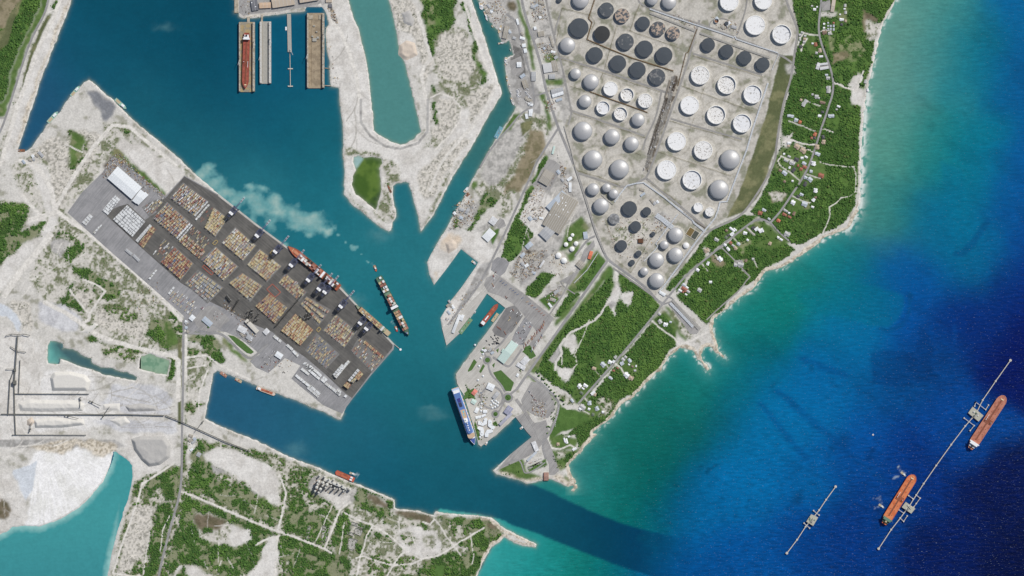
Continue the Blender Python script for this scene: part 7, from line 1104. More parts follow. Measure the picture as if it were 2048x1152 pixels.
# ================================================================ dry docks, jetties, conveyors, silos
M_DOCK = mat('dock_tan', (178, 169, 152), .85, .1, .2, rgb2=(152, 143, 126), thr=.54, scale2=.06); M_DOCKF = mat('dock_floor', (148, 140, 124), .85, .12, .2, rgb2=(168, 150, 112), thr=.52, scale2=.05); M_DOCKG = mat('dock_grey', (166, 164, 156), .85, .1, .2); M_JET = mat('jetty_concrete', (198, 192, 180), .8, .08, .3); M_PLAT = mat('platform_deck', (176, 174, 160), .8, .12, .3)
def drydock(x0, x1, y0, y1, wl, wr, h, floorm, wallm, label):
    cx, cy = P((x0 + x1) / 2, (y0 + y1) / 2); LX = (x1 - x0) * S; LY = (y1 - y0) * S; t = thing('floating_dock', label, 'dry dock', (cx, cy, 0), 0, 'floating docks')
    sbox(t, 'pontoon', 0, 0, -1.5, 3.4, LX * .985, LY, floorm)
    for s_, w in ((-1, wl), (1, wr)):
        sbox(t, 'wing_wall', s_ * (LX / 2 - w * S / 2), 0, -1.5, h, w * S, LY * .985, wallm); rl = MB()
        for k in range(26): rl.box(s_ * (LX / 2 - w * S / 2) + (.6 if k % 2 else -.6) * w, -LY * .48 + k * LY * .038, h, h + 1.3, w * S * .35, 2.6, M_UNIT if k % 3 else M_DOCK)
        tag(rl.obj('deck_fitting', t), kind='stuff')
    for s_, f in ((-1, -.06), (1, .22)):
        c = MB(); xx = s_ * (LX / 2 - 2); c.box(xx, f * LY, h, h + 13, 2.2, 2.2, M_UNIT); c.beam((xx, f * LY, h + 12.5), (xx + s_ * 5, f * LY - 21, h + 18), 1.3, 1.3, M_UNIT); c.obj('dock_crane', t)
    for k in range(2):
        b = MB(); b.box((k - .5) * LX * .5, 0, 3.42, 3.7, 1.0, LY * .92, mat('dock_seam', (120, 106, 84), .9)); b.obj('keel_track', t)
    return t
drydock(478.5, 510, 44, 184, 2.6, 4.2, 17, M_DOCKF, M_DOCK, 'westernmost floating dock holding the red tanker'); drydock(520, 542.5, 43, 167.5, 3.6, 4.4, 15, M_DOCKG, mat('dock_white', (196, 194, 188), .85, .1, .2), 'narrow grey floating dock lying empty'); t = drydock(614.5, 649, 26, 176.5, 2.6, 4.2, 17, mat('dock_ochre', (162, 147, 124), .85, .12, .2, rgb2=(142, 128, 108), thr=.52, scale2=.04), M_DOCK, 'largest tan floating dock next to the sand spit')
for k, (xx, yy, a, b) in enumerate(((-6, 52, 20, 16), (-16, 68, 9, 7), (4, 90, 8, 6), (10, 62, 12, 10), (-8, 118, 10, 6))): sbox(t, 'deck_gear', xx, yy, 3.4, 9, a, b, M_DOCKG)
for sx in (-1, 1): sbox(t, 'end_platform', sx * 25, 160, -1, 6, 22, 22, M_DOCK)
def pier(pts, w, z, m_, name, label, cat, grp=None):
    p = W(rd(pts)); c = p[0]; t = thing(name, label, cat, (*c, 0), 0, grp)
    mb = MB(); [mb.beam((a[0] - c[0], a[1] - c[1], z), (b[0] - c[0], b[1] - c[1], z), w, 1.4, m_) for a, b in zip(p[:-1], p[1:])]; mb.obj('deck', t)
    pl_ = MB()
    for a, b in zip(p[:-1], p[1:]):
        n_ = max(1, int(math.hypot(b[0] - a[0], b[1] - a[1]) / 18))
        for k in range(n_ + 1):
            f = k / n_; pl_.cyl(a[0] + (b[0] - a[0]) * f - c[0], a[1] + (b[1] - a[1]) * f - c[1], -6, z - .5, .9, m_, 8)
    tag(pl_.obj('pile', t), kind='stuff'); return t
t = pier('578,28 579.5,104', 19, 3.2, M_DOCKG, 'finger_pier', 'grey finger pier between the floating docks', 'pier'); sbox(t, 'shore_crane', 8, -172, 3, 14, 2.4, 2.4, M_UNIT); j = MB(); j.beam((8, -172, 14), (20, -198, 20), 1.4, 1.4, M_UNIT); j.obj('crane_jib', t); sbox(t, 'fender_pontoon', -14, -70, 0, 3, 7, 17, M_SUPER)
t = pier('580,105 581,174', 2.6, 4, M_JET, 'walkway_pier', 'thin mooring walkway continuing the finger pier', 'pier')
for yy in (-78, -162): sbox(t, 'mooring_dolphin', 2, yy, 2, 5, 24, 5, M_JET)
pier('497,34 497,46', 13, 3.4, M_DOCK, 'gangway', 'gangway to the westernmost dock', 'gangway', 'dock gangways'); pier('524,30 524,46', 9, 3.4, M_DOCK, 'gangway', 'gangway to the narrow grey dock', 'gangway', 'dock gangways'); pier('788,688 800,698', 2.4, 3.2, M_JET, 'mooring_jetty', 'short mooring jetty off the container quay corner', 'jetty'); 
t = thing('mooring_platform', 'small round mooring platform at the quay corner jetty end', 'mooring', (*P(801, 699), 0)); mb = MB(); mb.cyl(0, 0, -5, 3.6, 5.6, M_CRHULL, 12); mb.obj('cap', t)
pier('649,136 660,137', 3, 4, M_DOCK, 'gangway', 'upper gangway from the tan dock to the spit', 'gangway', 'dock gangways'); pier('649,171 662,171.5', 4, 4, M_DOCK, 'gangway', 'lower gangway from the tan dock to the spit', 'gangway', 'dock gangways'); pier('473,-8 473,26', 19, 3.0, M_DOCK, 'landing_stage', 'tan landing stage with pale blue squares at the top edge', 'pier')
def jetty(nodes, plats, arms, label):
    c = P(*nodes[0]); t = thing('oil_jetty', label, 'jetty', (*c, 0), 0, 'offshore oil jetties')
    L_ = lambda x, y: (P(x, y)[0] - c[0], P(x, y)[1] - c[1])
    for a, b in zip(nodes[:-1], nodes[1:]):
        mb = MB(); A, B_ = L_(*a), L_(*b); mb.beam((*A, 8), (*B_, 8), 3.4, 1.2, M_JET)
        d = Vector(B_) - Vector(A); n_ = Vector((-d.y, d.x)).normalized() * 1.7
        for s_ in (-1, 1): mb.beam((A[0] + n_.x * s_, A[1] + n_.y * s_, 9.4), (B_[0] + n_.x * s_, B_[1] + n_.y * s_, 9.4), .4, .4, M_UNIT)
        mb.obj('walkway', t)
    for i, nd in enumerate(nodes):
        if nd in plats: continue
        mb = MB(); x, y = L_(*nd); r = 6.2 if i in (0, len(nodes) - 1) else 4.6; mb.cyl(x, y, 4.5, 8.7, r, M_JET, 12); mb.box(x, y, 8.7, 10.2, 2, 2, M_UNIT)
        for k in range(4): mb.cyl(x + r * .6 * math.cos(k * 1.57 + .7), y + r * .6 * math.sin(k * 1.57 + .7), -8, 4.5, 1, M_DOCKG, 8)
        mb.obj('mooring_dolphin', t)
    for quad in arms['plat']:
        q = [L_(*p) for p in quad]; cx, cy = sum(p[0] for p in q) / 4, sum(p[1] for p in q) / 4; mb = MB(); mb.prism(q, 8, 11, M_PLAT); pf = mb.obj('loading_platform', t); ang = math.atan2(q[1][1] - q[0][1], q[1][0] - q[0][0]); rr = random.Random(int(cx))
        for k in range(10):
            u = MB(); u.box(cx + rr.uniform(-14, 14), cy + rr.uniform(-12, 12), 11, rr.uniform(12.5, 17), rr.uniform(3, 9), rr.uniform(2, 6), rr.choice((M_UNIT, M_JET, M_DOCKG, M_PLAT, M_GREEN2)), ang); u.obj('deck_equipment', pf)
        for k in range(4):
            u = MB(); x, y = cx + (k - 1.5) * 6 * math.cos(ang + 1.57), cy + (k - 1.5) * 6 * math.sin(ang + 1.57); u.box(x, y, 11, 24, 1.2, 1.2, M_UNIT); u.beam((x, y, 24), (x + 9 * math.cos(ang), y + 9 * math.sin(ang), 19), .8, .8, M_UNIT); u.obj('loading_arm', pf)
        lg = MB()
        for p in q: lg.cyl(cx + (p[0] - cx) * .85, cy + (p[1] - cy) * .85, -8, 8, 1.6, M_DOCKG, 8)
        tag(lg.obj('pile', t), kind='stuff')
    for chain in arms['arms']:
        mb = MB()
        for a, b in zip(chain[:-1], chain[1:]): mb.beam((*L_(*a), 7.6), (*L_(*b), 7.6), 2.6, 1.2, M_JET)
        mb.obj('side_walkway', t)
        for e in chain:
            m2 = MB(); m2.cyl(*L_(*e), -8, 9, 3.6, M_JET, 10); m2.obj('breasting_dolphin', t)
jetty([(1757, 1097), (1782, 1059), (1800, 1036), (1818, 1012), (1832, 990), (1847, 967), (1872, 931), (1902, 889), (1930, 852), (1951, 828), (1965, 800), (1991, 762), (2020.5, 720.5)], [(1818, 1012), (1951, 828)],
      {'plat': [[(1944.7, 813), (1966.5, 831), (1956.5, 843), (1935.6, 825.7)], [(1811, 1003.4), (1830, 1017), (1822, 1027), (1803, 1014)]], 'arms': [[(1951, 804), (1971, 819), (1976.5, 810)], [(1928, 836), (1948, 851), (1940, 861)], [(1951, 804), (1949, 812)], [(1832, 990), (1840, 996), (1832, 1007), (1827, 1014)], [(1800, 1036), (1807, 1042.5), (1814, 1031.6)], [(1817, 991), (1825, 997)], [(1797, 1019), (1807, 1026)]]}, 'long offshore jetty line with two tankers alongside')
jetty([(1573.5, 1106), (1594, 1079), (1611, 1053), (1623, 1039), (1638, 1020), (1652, 999), (1671, 973)], [(1623, 1039)], {'plat': [[(1622, 1028), (1636, 1034.5), (1626, 1051.5), (1612, 1043)]], 'arms': [[(1627, 1021), (1638, 1030)], [(1608, 1046), (1619, 1056)]]}, 'short offshore jetty with an empty loading platform')
M_CONV = mat('conveyor_grey', (108, 108, 102), .8, .15, .3)
def conveyor(pts, w, h, label):
    p = W(rd(pts)); c = p[0]; t = thing('conveyor', label, 'conveyor', (*c, 2.3), 0, 'conveyors of the aggregate plant')
    for a, b in zip(p[:-1], p[1:]): mb = MB(); mb.beam((a[0] - c[0], a[1] - c[1], h), (b[0] - c[0], b[1] - c[1], h), w, 2.2, M_CONV); mb.obj('belt_gallery', t)
    tr = MB()
    for a, b in zip(p[:-1], p[1:]):
        n_ = max(1, int(math.hypot(b[0] - a[0], b[1] - a[1]) / 22))
        for k in range(n_ + 1): f = k / n_; tr.box(a[0] + (b[0] - a[0]) * f - c[0], a[1] + (b[1] - a[1]) * f - c[1], -1, h - 1, 1.6, 1.6, M_CONV)
    tag(tr.obj('trestle', t), kind='stuff'); return t
for q in [('29,787.5 178,788', 3.4, 7, 'northern cross conveyor over the gravel heaps'), ('3,828 120,829 256,829 328,831', 4.5, 8, 'long middle conveyor running to the shore road'), ('332,831 362,843 400,860 448,882 500,902', 4.2, 9, 'ship loading conveyor continuing along the basin bank'), ('25,869.5 172,870', 2.8, 7, 'southern cross conveyor over the gravel heaps'), ('29,772 30,829 32,870', 4.5, 7, 'vertical conveyor joining the cross conveyors'), ('21,758 17,830', 4, 9, 'western vertical conveyor beside the joining one'), ('36,672 34,705 31,745 29,772', 5, 12, 'tall conveyor running down from the slurry river'), ('41,720 38,787', 2.6, 8, 'thin conveyor east of the tall one'), ('30,738 22,758', 3, 10, 'short slanting conveyor branch'), ('13,671 24,668 36,669 48,668 60,670.5', 3, 14, 'spreader arm across the slurry river mouth'), ('22,693 36,702 52,704', 2.4, 10, 'lower spreader arm below the slurry river'), ('13,738 28,738', 2.4, 10, 'short stub conveyor west of the tall one')]: conveyor(*q)
def stacker(x0, y0, x1, y1, label):
    a, b = P(x0, y0), P(x1, y1); t = thing('stacker', label, 'stacker', (*a, 2.3), 0, 'stackers of the aggregate plant'); d = (b[0] - a[0], b[1] - a[1]); L = math.hypot(*d); u = (d[0] / L, d[1] / L); mb = MB(); mb.beam((-u[0] * 14, -u[1] * 14, 12), (d[0], d[1], 17), 2.6, 1.8, M_CONV); mb.obj('boom', t)
    mb = MB(); mb.box(0, 0, 0, 12, 7, 7, M_CONV, math.atan2(u[1], u[0]), .6); mb.obj('tower', t); mb = MB(); mb.box(-u[0] * 12, -u[1] * 12, 9, 13, 5, 6, M_CONV, math.atan2(u[1], u[0])); mb.obj('counterweight', t)
for q in [(161, 800, 161, 815, 'stacker over the northern gravel ridge'), (208, 831, 220, 813, 'stacker at the bend of the middle conveyor'), (185, 804, 203, 812, 'stacker beside the pale gravel ground'), (137, 832, 158, 837, 'stacker pointing east over the southern ridge'), (61, 858, 64, 845, 'stacker at the round tan heap'), (404, 846, 392, 862, 'ship loader on the basin bank')]: stacker(*q)
sbox(thing('hopper_tower', 'dark hopper tower on the tall conveyor', 'hopper', (*P(30, 765), 2.3)), 'tower', 0, 0, -1, 22, 16, 20, M_CONV, .8); sbox(thing('hopper_tower', 'smaller dark tower midway on the tall conveyor', 'hopper', (*P(30.5, 740), 2.3)), 'tower', 0, 0, -1, 18, 10, 14, M_CONV, .8)
# gravel and sand heaps
def heap(pts, h, m_, label, rough=1.0, slope=10.0):
    q = W(rd(pts)); xs = [p[0] for p in q]; ys = [p[1] for p in q]; cx, cy = sum(xs) / len(q), sum(ys) / len(q); st = 3.5; gx_ = np.arange(min(xs) - 4, max(xs) + 4, st); gy_ = np.arange(min(ys) - 4, max(ys) + 4, st); X, Y = np.meshgrid(gx_, gy_); m = inside(q, X, Y); D = np.full(X.shape, 1e3)
    for i in range(len(q)):
        (a, b), (c, d) = q[i], q[(i + 1) % len(q)]; dx, dy = c - a, d - b; t_ = np.clip(((X - a) * dx + (Y - b) * dy) / (dx * dx + dy * dy + 1e-9), 0, 1); D = np.minimum(D, np.hypot(X - a - t_ * dx, Y - b - t_ * dy))
    D = np.where(m, D, -D); Z = np.clip(D * h / slope, -3, h) + rough * (fbm(X, Y, 26, 4, 77) - .5) * np.clip(D / 6, 0, 1) * 4; ny, nx = X.shape; keep = D > -3
    vs = [(float(a - cx), float(b - cy), float(c)) for a, b, c in zip(X.ravel(), Y.ravel(), Z.ravel())]; fs = [(i * nx + j, i * nx + j + 1, (i + 1) * nx + j + 1, (i + 1) * nx + j) for i in range(ny - 1) for j in range(nx - 1) if keep[i, j] or keep[i + 1, j + 1]]
    mb = MB(); mb.add(vs, fs, m_); o = mb.obj('gravel_heap', None, (cx, cy, 2.2)); tag(o, label, 'heap', 'gravel heaps')
    o.data.polygons.foreach_set('use_smooth', [True] * len(o.data.polygons))
M_GRAV = mat('pale_gravel', (214, 211, 204), .95, .06, .2); M_GRAVT = mat('tan_gravel', (206, 193, 178), .95, .06, .2); M_GRAVW = mat('white_sand_heap', (228, 226, 222), .95, .04, .2); M_GRAVG = mat('grey_gravel', (180, 178, 174), .95, .06, .2)
for q in [('100,756 108,744 140,742 172,750 182,762 176,782 104,782', 15, M_GRAV, 'broad pale plateau heap north of the conveyors', .4, 16), ('36,806 60,798 110,800 156,800 170,808 166,822 90,824 40,822', 12, M_GRAV, 'long ribbed gravel ridge between the conveyors', 1.6, 18), ('68,840 100,834 168,838 170,850 120,856 70,856', 12, M_GRAV, 'long southern gravel ridge', 1.8, 14), ('54,840 64,833 70,844 62,853 54,850', 9, M_GRAVT, 'round tan heap at the ridge end', .4, 14), ('262,878 280,872 330,872 342,890 340,915 320,930 298,934 282,920 268,900', 14, M_GRAVG, 'grey spiral heap by the quarry lake', 1.2, 16), ('250,812 280,806 312,812 314,822 258,824', 9, M_GRAVG, 'low grey gravel heaps beside the conveyor bend', 2.2, 14), ('218,840 250,832 262,846 240,854', 7, M_GRAV, 'low pale heap east of the ridges', 1.5, 12), ('205,808 240,806 240,822 206,820', 6, M_GRAV, 'small squared pale heap', .8, 12), ('890,486 905,478 914,486 912,498 896,508', 8, M_GRAVT, 'tan sand heap on the spit south of the scrap yard', 1.0, 14), ('160,664 190,646 198,650 176,668', 4, M_GRAV, 'low pale heap by the western track', 1.2, 10), ('802,26 820,20 830,40 824,52 808,48', 6, M_GRAVG, 'grey heap on the lagoon bank', 1.6, 12), ('800,90 812,80 830,86 836,110 812,122 798,108', 7, M_GRAVT, 'tan and grey heap further down the lagoon bank', 1.6, 14)]: heap(*q)
# silos by the southern quay
M_SILO = mat('silo_grey', (206, 205, 198), .8, .08, .3)
for i, (x, y, r, h) in enumerate(((640,951,4,18),(650,953,4.5,18),(659,958,4,22),(668,959,4,20),(676,966,4.5,22),(686,970,4,22),(696,975,4.5,20),(638.5,962,6.5,28),(647,964.5,6,28),(655,968,7,28),(634.5,973.5,7,28),(642,977,6.5,28),(636,967,4.5,28),(646,971,4,28),(652,974,4,28),(663,971,3.5,30),(670,975.5,4,30),(680,977,3.5,30),(688,981,3.5,28),(631,981,4.5,26),(638,984,4.5,26),(700,978,6,16),(692,977,6,16))):
    t = thing('silo', 'tall pale silo throwing a long shadow by the southern quay', 'silo', (*P(x, y), 2.3), 0, 'silos by the southern quay'); mb = MB(); h *= 1.45; mb.cyl(0, 0, -1, h, r, M_SILO, 14); mb.obj('drum', t); mb = MB(); mb.cyl(0, 0, h + .02, h + 2.4, r * .8, M_SILO, 14, r * .3); mb.obj('cap', t)
for i, (x, y, w, l, h) in enumerate(((660,963,60,14,12),(684,973,50,12,12),(672,968,30,10,24))):
    t = thing('batching_plant', ['long grey batching shed among the silos, western one', 'long grey batching shed among the silos, eastern one', 'tall grey batching tower between the silos'][i], 'plant', (*P(x, y), 2.3), -math.radians(24)); sbox(t, 'housing', 0, 0, -1, h, w, l, M_SILO); sbox(t, 'roof_walkway', 0, 0, h, h + 1.5, w * .9, 2, M_UNIT); sbox(t, 'chute', w * .4, 0, h, h + 5, 6, 6, M_UNIT)
# old burnt rig and process gear in the farm
M_PROC = mat('process_steel', (150, 142, 130), .7, .15, .4)
rr = random.Random(9)
for k in range(30):
    f = rr.random(); x, y = 1352 - f * 62 + rr.uniform(-5, 5), 150 + f * 195; t = thing('process_skid', 'small grey process unit in the stained pipe corridor', 'process unit', (*P(x, y), 2.3), 1.2, 'process units in the corridor'); sbox(t, 'frame', 0, 0, -1, rr.uniform(3, 7), rr.uniform(4, 12), rr.uniform(3, 6), rr.choice((M_PROC, M_UNIT, M_PDARK))); c = MB(); c.cyl(rr.uniform(-3, 3), 0, 0, rr.uniform(6, 11), 1.4, M_UNIT, 8); c.obj('vessel', t)
t = thing('burnt_furnace', 'rusty collapsed furnace in the old yard', 'furnace', (*P(1281, 482), 2.3)); sbox(t, 'frame', 0, 0, -1, 9, 26, 22, mat('burnt_rust', (104, 74, 56), .9, .2, .3), .8); c = MB(); c.cyl(14, 16, 0, 22, 1.6, M_PDARK, 8); c.obj('stack', t)
t = thing('water_basin', 'brown and dark settling basin near the south-east pipes', 'basin', (*P(1385, 467), 2.3), -math.radians(32)); sbox(t, 'rim', 0, 0, -1, 2.5, 58, 44, M_JET); sbox(t, 'brown_water', -13, 0, 2.5, 2.7, 26, 39, mat('brown_water', (120, 104, 68), .3, .1)); sbox(t, 'dark_water', 14, 0, 2.5, 2.7, 24, 39, mat('dark_water', (84, 88, 80), .3, .1))
for k in range(6): t['label'] = t['label']
# ================================================================ woods, trees, bushes
LEAF = [mat(n_, c, .9, .12, .6, spec=.1) for n_, c in (('leaf_mid', (80, 112, 55)), ('leaf_dark', (72, 103, 51)), ('leaf_light', (92, 123, 60)), ('leaf_olive', (94, 108, 62)), ('leaf_deep', (64, 94, 49)))]
M_BARK = mat('bark', (96, 82, 66), .95, .1, .5)
def crown_template(seed):
    r = np.random.default_rng(seed); v = [(0, 0, 1.0)]; k1, k2 = 5, 7
    for i in range(k1): a = 2 * math.pi * i / k1 + r.uniform(-.25, .25); q = r.uniform(.42, .66); v.append((q * math.cos(a), q * math.sin(a), r.uniform(.66, 1.0)))
    for i in range(k2): a = 2 * math.pi * i / k2 + r.uniform(-.2, .2); q = r.uniform(.8, 1.15); v.append((q * math.cos(a), q * math.sin(a), r.uniform(.05, .42)))
    f = [(0, 1 + i, 1 + (i + 1) % k1) for i in range(k1)]
    i = j = 0
    while i < k1 or j < k2:
        if j >= k2 or (i < k1 and (i + 1) / k1 < (j + 1) / k2): f.append((1 + i % k1, 1 + k1 + j % k2, 1 + (i + 1) % k1)); i += 1
        else: f.append((1 + i % k1, 1 + k1 + j % k2, 1 + k1 + (j + 1) % k2)); j += 1
    return np.array(v), np.array(f)
TEMPL = [crown_template(s_) for s_ in range(8)]
def crowns(name, X, Y, R, H, Z, matpick):
    """one mesh of many leafy crowns"""
    V = []; F = []; MI = []; off = 0; n = len(X); ti = rng.integers(0, len(TEMPL), n); an = rng.uniform(0, 6.28, n)
    for k, (tv, tf) in enumerate(TEMPL):
        s_ = np.where(ti == k)[0]
        if not len(s_): continue
        c, s = np.cos(an[s_])[:, None], np.sin(an[s_])[:, None]; jit = rng.uniform(.86, 1.14, (len(s_), len(tv)))
        x = (tv[:, 0] * c - tv[:, 1] * s) * R[s_, None] * jit + X[s_, None]; y = (tv[:, 0] * s + tv[:, 1] * c) * R[s_, None] * jit + Y[s_, None]; z = tv[:, 2] * H[s_, None] * jit + Z[s_, None]
        V.append(np.stack([x, y, z], -1).reshape(-1, 3)); F.append((tf[None] + (np.arange(len(s_)) * len(tv))[:, None, None] + off).reshape(-1, 3)); MI.append(np.repeat(matpick[s_], len(tf))); off += len(s_) * len(tv)
    V = np.concatenate(V).astype(np.float32); F = np.concatenate(F).astype(np.int32); MI = np.concatenate(MI).astype(np.int32)
    me = bpy.data.meshes.new(name); me.vertices.add(len(V)); me.vertices.foreach_set('co', V.ravel()); me.loops.add(F.size); me.loops.foreach_set('vertex_index', F.ravel()); me.polygons.add(len(F)); me.polygons.foreach_set('loop_start', np.arange(0, F.size, 3, dtype=np.int32)); me.update(calc_edges=True)
    for m_ in LEAF: me.materials.append(m_)
    me.polygons.foreach_set('material_index', MI); me.update(); o = bpy.data.objects.new(name, me); COL.objects.link(o); return tag(o, kind='stuff')
# nothing grows on roads, tracks, roofs
clear = np.zeros(GX.shape, bool)
def clear_path(pts, w):
    p = rd(pts) if isinstance(pts, str) else pts
    for (x0, y0), (x1, y1) in zip(p[:-1], p[1:]):
        R = w / 2 + 2; i0 = max(0, int((min(x0, x1) - R + 60) / G)); i1 = min(NX, int((max(x0, x1) + R + 60) / G) + 2); j0 = max(0, int((min(y0, y1) - R + 60) / G)); j1 = min(NY, int((max(y0, y1) + R + 60) / G) + 2)
        if i0 >= i1 or j0 >= j1: continue
        X, Y = GX[j0:j1, i0:i1], GY[j0:j1, i0:i1]; dx, dy = x1 - x0, y1 - y0; t = np.clip(((X - x0) * dx + (Y - y0) * dy) / (dx * dx + dy * dy + 1e-9), 0, 1); clear[j0:j1, i0:i1] |= np.hypot(X - x0 - t * dx, Y - y0 - t * dy) < w / 2 + .8
for r_ in ROADS: clear_path(r_[0], r_[1] + 1.2)
for p_ in PATHS:
    if p_[0] in ('track', 'white', 'gravel'): clear_path(p_[1], p_[2] * .8)
for r_ in RACKS: clear_path(r_[0], 5)
for blk in HOUSES.split('\n'):
    for e in blk.split():
        v = [float(q) for q in e.split(',')[:4]]; clear |= (np.hypot(GX - v[0], GY - v[1]) < max(v[2], v[3]) * .62 + 1.0) if False else False
        R = max(v[2], v[3]) * .62 + 1.2; i0, i1 = int((v[0] - R + 60) / G), int((v[0] + R + 60) / G) + 2; j0, j1 = max(0, int((v[1] - R + 60) / G)), max(0, int((v[1] + R + 60) / G) + 2)
        clear[j0:j1, i0:i1] |= np.hypot(GX[j0:j1, i0:i1] - v[0], GY[j0:j1, i0:i1] - v[1]) < R
for s_ in SHEDS: 
    if s_[2] is not None: q = rd(s_[0]); xs, ys = [p[0] for p in q], [p[1] for p in q]; clear_path([((xs[0] + xs[3]) / 2, (ys[0] + ys[3]) / 2), ((xs[1] + xs[2]) / 2, (ys[1] + ys[2]) / 2)], math.hypot(xs[0] - xs[3], ys[0] - ys[3]) + 1)
ST = 6.0 / S
tx = np.arange(-50, 2100, ST); ty = np.arange(-50, 1204, ST); TX, TY = np.meshgrid(tx, ty); TX = TX + rng.uniform(-.5, .5, TX.shape) * ST * 1.1; TY = TY + rng.uniform(-.5, .5, TY.shape) * ST * 1.1
ii = np.clip(((TX + 60) / G + .5).astype(int), 0, NX - 1); jj = np.clip(((TY + 60) / G + .5).astype(int), 0, NY - 1)
dens = VEG[jj, ii] * (~clear[jj, ii]) * (SDn[jj, ii] > 3)
size_n = fbm(TX, TY, 22, 4, 301); tone_n = fbm(TX, TY, 40, 4, 311)
keep = rng.random(TX.shape) < np.clip(dens * 1.05, 0, 1) * np.clip(.80 + 1.0 * (size_n - .38), .5, 1)
X_, Y_ = (TX[keep] - 1024) * S, (576 - TY[keep]) * S; dn = dens[keep]; sz = size_n[keep]; tn = tone_n[keep]; nT = len(X_)
R_ = np.where(dn > .5, rng.uniform(2.6, 5.2, nT) * (.62 + .8 * sz), rng.uniform(1.3, 2.9, nT)); H_ = R_ * rng.uniform(.45, .75, nT) + np.where(dn > .5, 1.5 + 2.2 * (tn - .5), 0)
big = (rng.random(nT) < .035) & (dn > .8); R_ = np.where(big, rng.uniform(5.2, 7.4, nT), R_); H_ = np.where(big, R_ * 1.35, H_)
Z_ = ZL[jj[keep], ii[keep]] - .3
pick = np.select([rng.random(nT) < step(tn, .52, .68) * .75, rng.random(nT) < .30, rng.random(nT) < .30, rng.random(nT) < .12], [2, 1, 4, 3], 0); pick = np.where((dn < .5) & (rng.random(nT) < .6), rng.choice([3, 1, 4], nT), pick)
yy_ = 576 - Y_ / S; xx_ = X_ / S + 1024
print('crowns', nT)
zones = [('woodland', (xx_ > 1060)), ('scrub_thicket', (xx_ <= 1060) & (yy_ > 860)), ('bush_cover', (xx_ <= 1060) & (yy_ <= 860))]
for nm, zm in zones: crowns(nm, X_[zm], Y_[zm], R_[zm], H_[zm], Z_[zm], pick[zm])
# single trees one can tell apart: rows, garden trees, lone trees in the open
_tm = []
for k in range(6):
    mb = MB(); tv, tf = crown_template(50 + k); tv2, tf2 = crown_template(60 + k)
    mb.add([(a, b, c * .9 + .35) for a, b, c in tv], [tuple(int(i) for i in f) for f in tf], LEAF[[0, 1, 4, 0, 2, 1][k]]); tk = MB(); tk.cyl(0, 0, -.15, .6, .085, M_BARK, 6, .05); _tm.append((mb.mesh('crown'), tk.mesh('trunk')))
TREES = []
def trees(pts, label, grp, r=(3.4, 5.2)):
    for (x, y) in pts: TREES.append((x, y, random.uniform(*r), label, grp))
def along(s, n, jit=1.4):
    p = rd(s); o = []; 
    for k in range(n):
        f = k / max(1, n - 1) * (len(p) - 1); i = min(int(f), len(p) - 2); f -= i; o.append((p[i][0] * (1 - f) + p[i + 1][0] * f + random.uniform(-jit, jit), p[i][1] * (1 - f) + p[i + 1][1] * f + random.uniform(-jit, jit)))
    return o
def scat(s, n):
    p = rd(s); xs = [q[0] for q in p]; ys = [q[1] for q in p]; o = []; tries = 0
    while len(o) < n and tries < n * 60:
        tries += 1; x, y = random.uniform(min(xs), max(xs)), random.uniform(min(ys), max(ys))
        if inside(p, np.array([[x]]), np.array([[y]]))[0, 0] and not clear[int((y + 60) / G), int((x + 60) / G)]: o.append((x, y))
    return o
trees(along('1087,716 1106,690 1134,655 1166,612', 40), 'bushy tree in the row along the verge of the diagonal road', 'trees along the diagonal road', (3.6, 5.6))
trees(along('1074,744 1098,776 1130,806', 20, 2.5), 'dark tree at the wood edge facing the car park road', 'trees by the car park road', (4, 6)); trees(scat('926,800 930,786 944,790 949,800 944,796', 6) + along('932,770 938,784 941,797', 12), 'small tree on the lawn beside the cruise ship stern', 'trees on the cruise lawn', (2.6, 3.8))
trees([(1016, 795), (1014, 793), (1018, 797), (1016, 798)], 'tree on the larger roundabout island', 'trees on the roundabouts', (2.5, 3.6)); trees([(991, 828), (989, 827), (993, 829), (991, 830)], 'tree on the smaller roundabout island', 'trees on the roundabouts', (2.4, 3.2))
trees(scat('952,832 960,838 958,862 966,884 960,886 948,850', 12), 'garden tree between the cruise ship and the market', 'trees of the market garden', (2.4, 3.6)); trees(scat('985,836 1000,840 996,856 986,850', 8), 'garden tree between the market and the ferry terminal', 'trees of the market garden', (2.4, 3.6)); trees(scat('950,764 975,764 975,826 955,826', 14), 'small tree among the stalls inside the ring road', 'trees inside the ring road', (2, 3))
trees(scat('1094,772 1112,800 1112,846 1100,840 1108,808', 16), 'tree on the verge between car park and curving road', 'trees of the car park verge', (2.6, 4)); trees(scat('1098,880 1110,860 1096,846 1090,850', 6), 'dark tree beside the boat yard corner', 'trees of the car park verge', (3, 4.4))
trees(scat('992,944 1000,936 1030,916 1044,924 1048,944 1010,950', 12), 'low tree on the southern point lawn', 'trees on the southern point', (2.2, 3.4)); trees(scat('1054,936 1092,920 1094,932 1060,950', 8), 'low tree on the strip lawn by the boathouse', 'trees on the southern point', (2.2, 3.4)); trees(scat('1100,905 1128,905 1138,935 1116,938', 14), 'tree in the rough grass west of the beach', 'trees on the southern point', (2.6, 4))
trees(scat('1036,704 1060,690 1066,704 1040,748', 12), 'tree round the grey office blocks', 'trees round the offices', (2.8, 4)); trees([(1597, 372), (1594, 369), (1592, 372)], 'large dark tree overhanging the coast road', 'trees over the coast road', (5, 7))
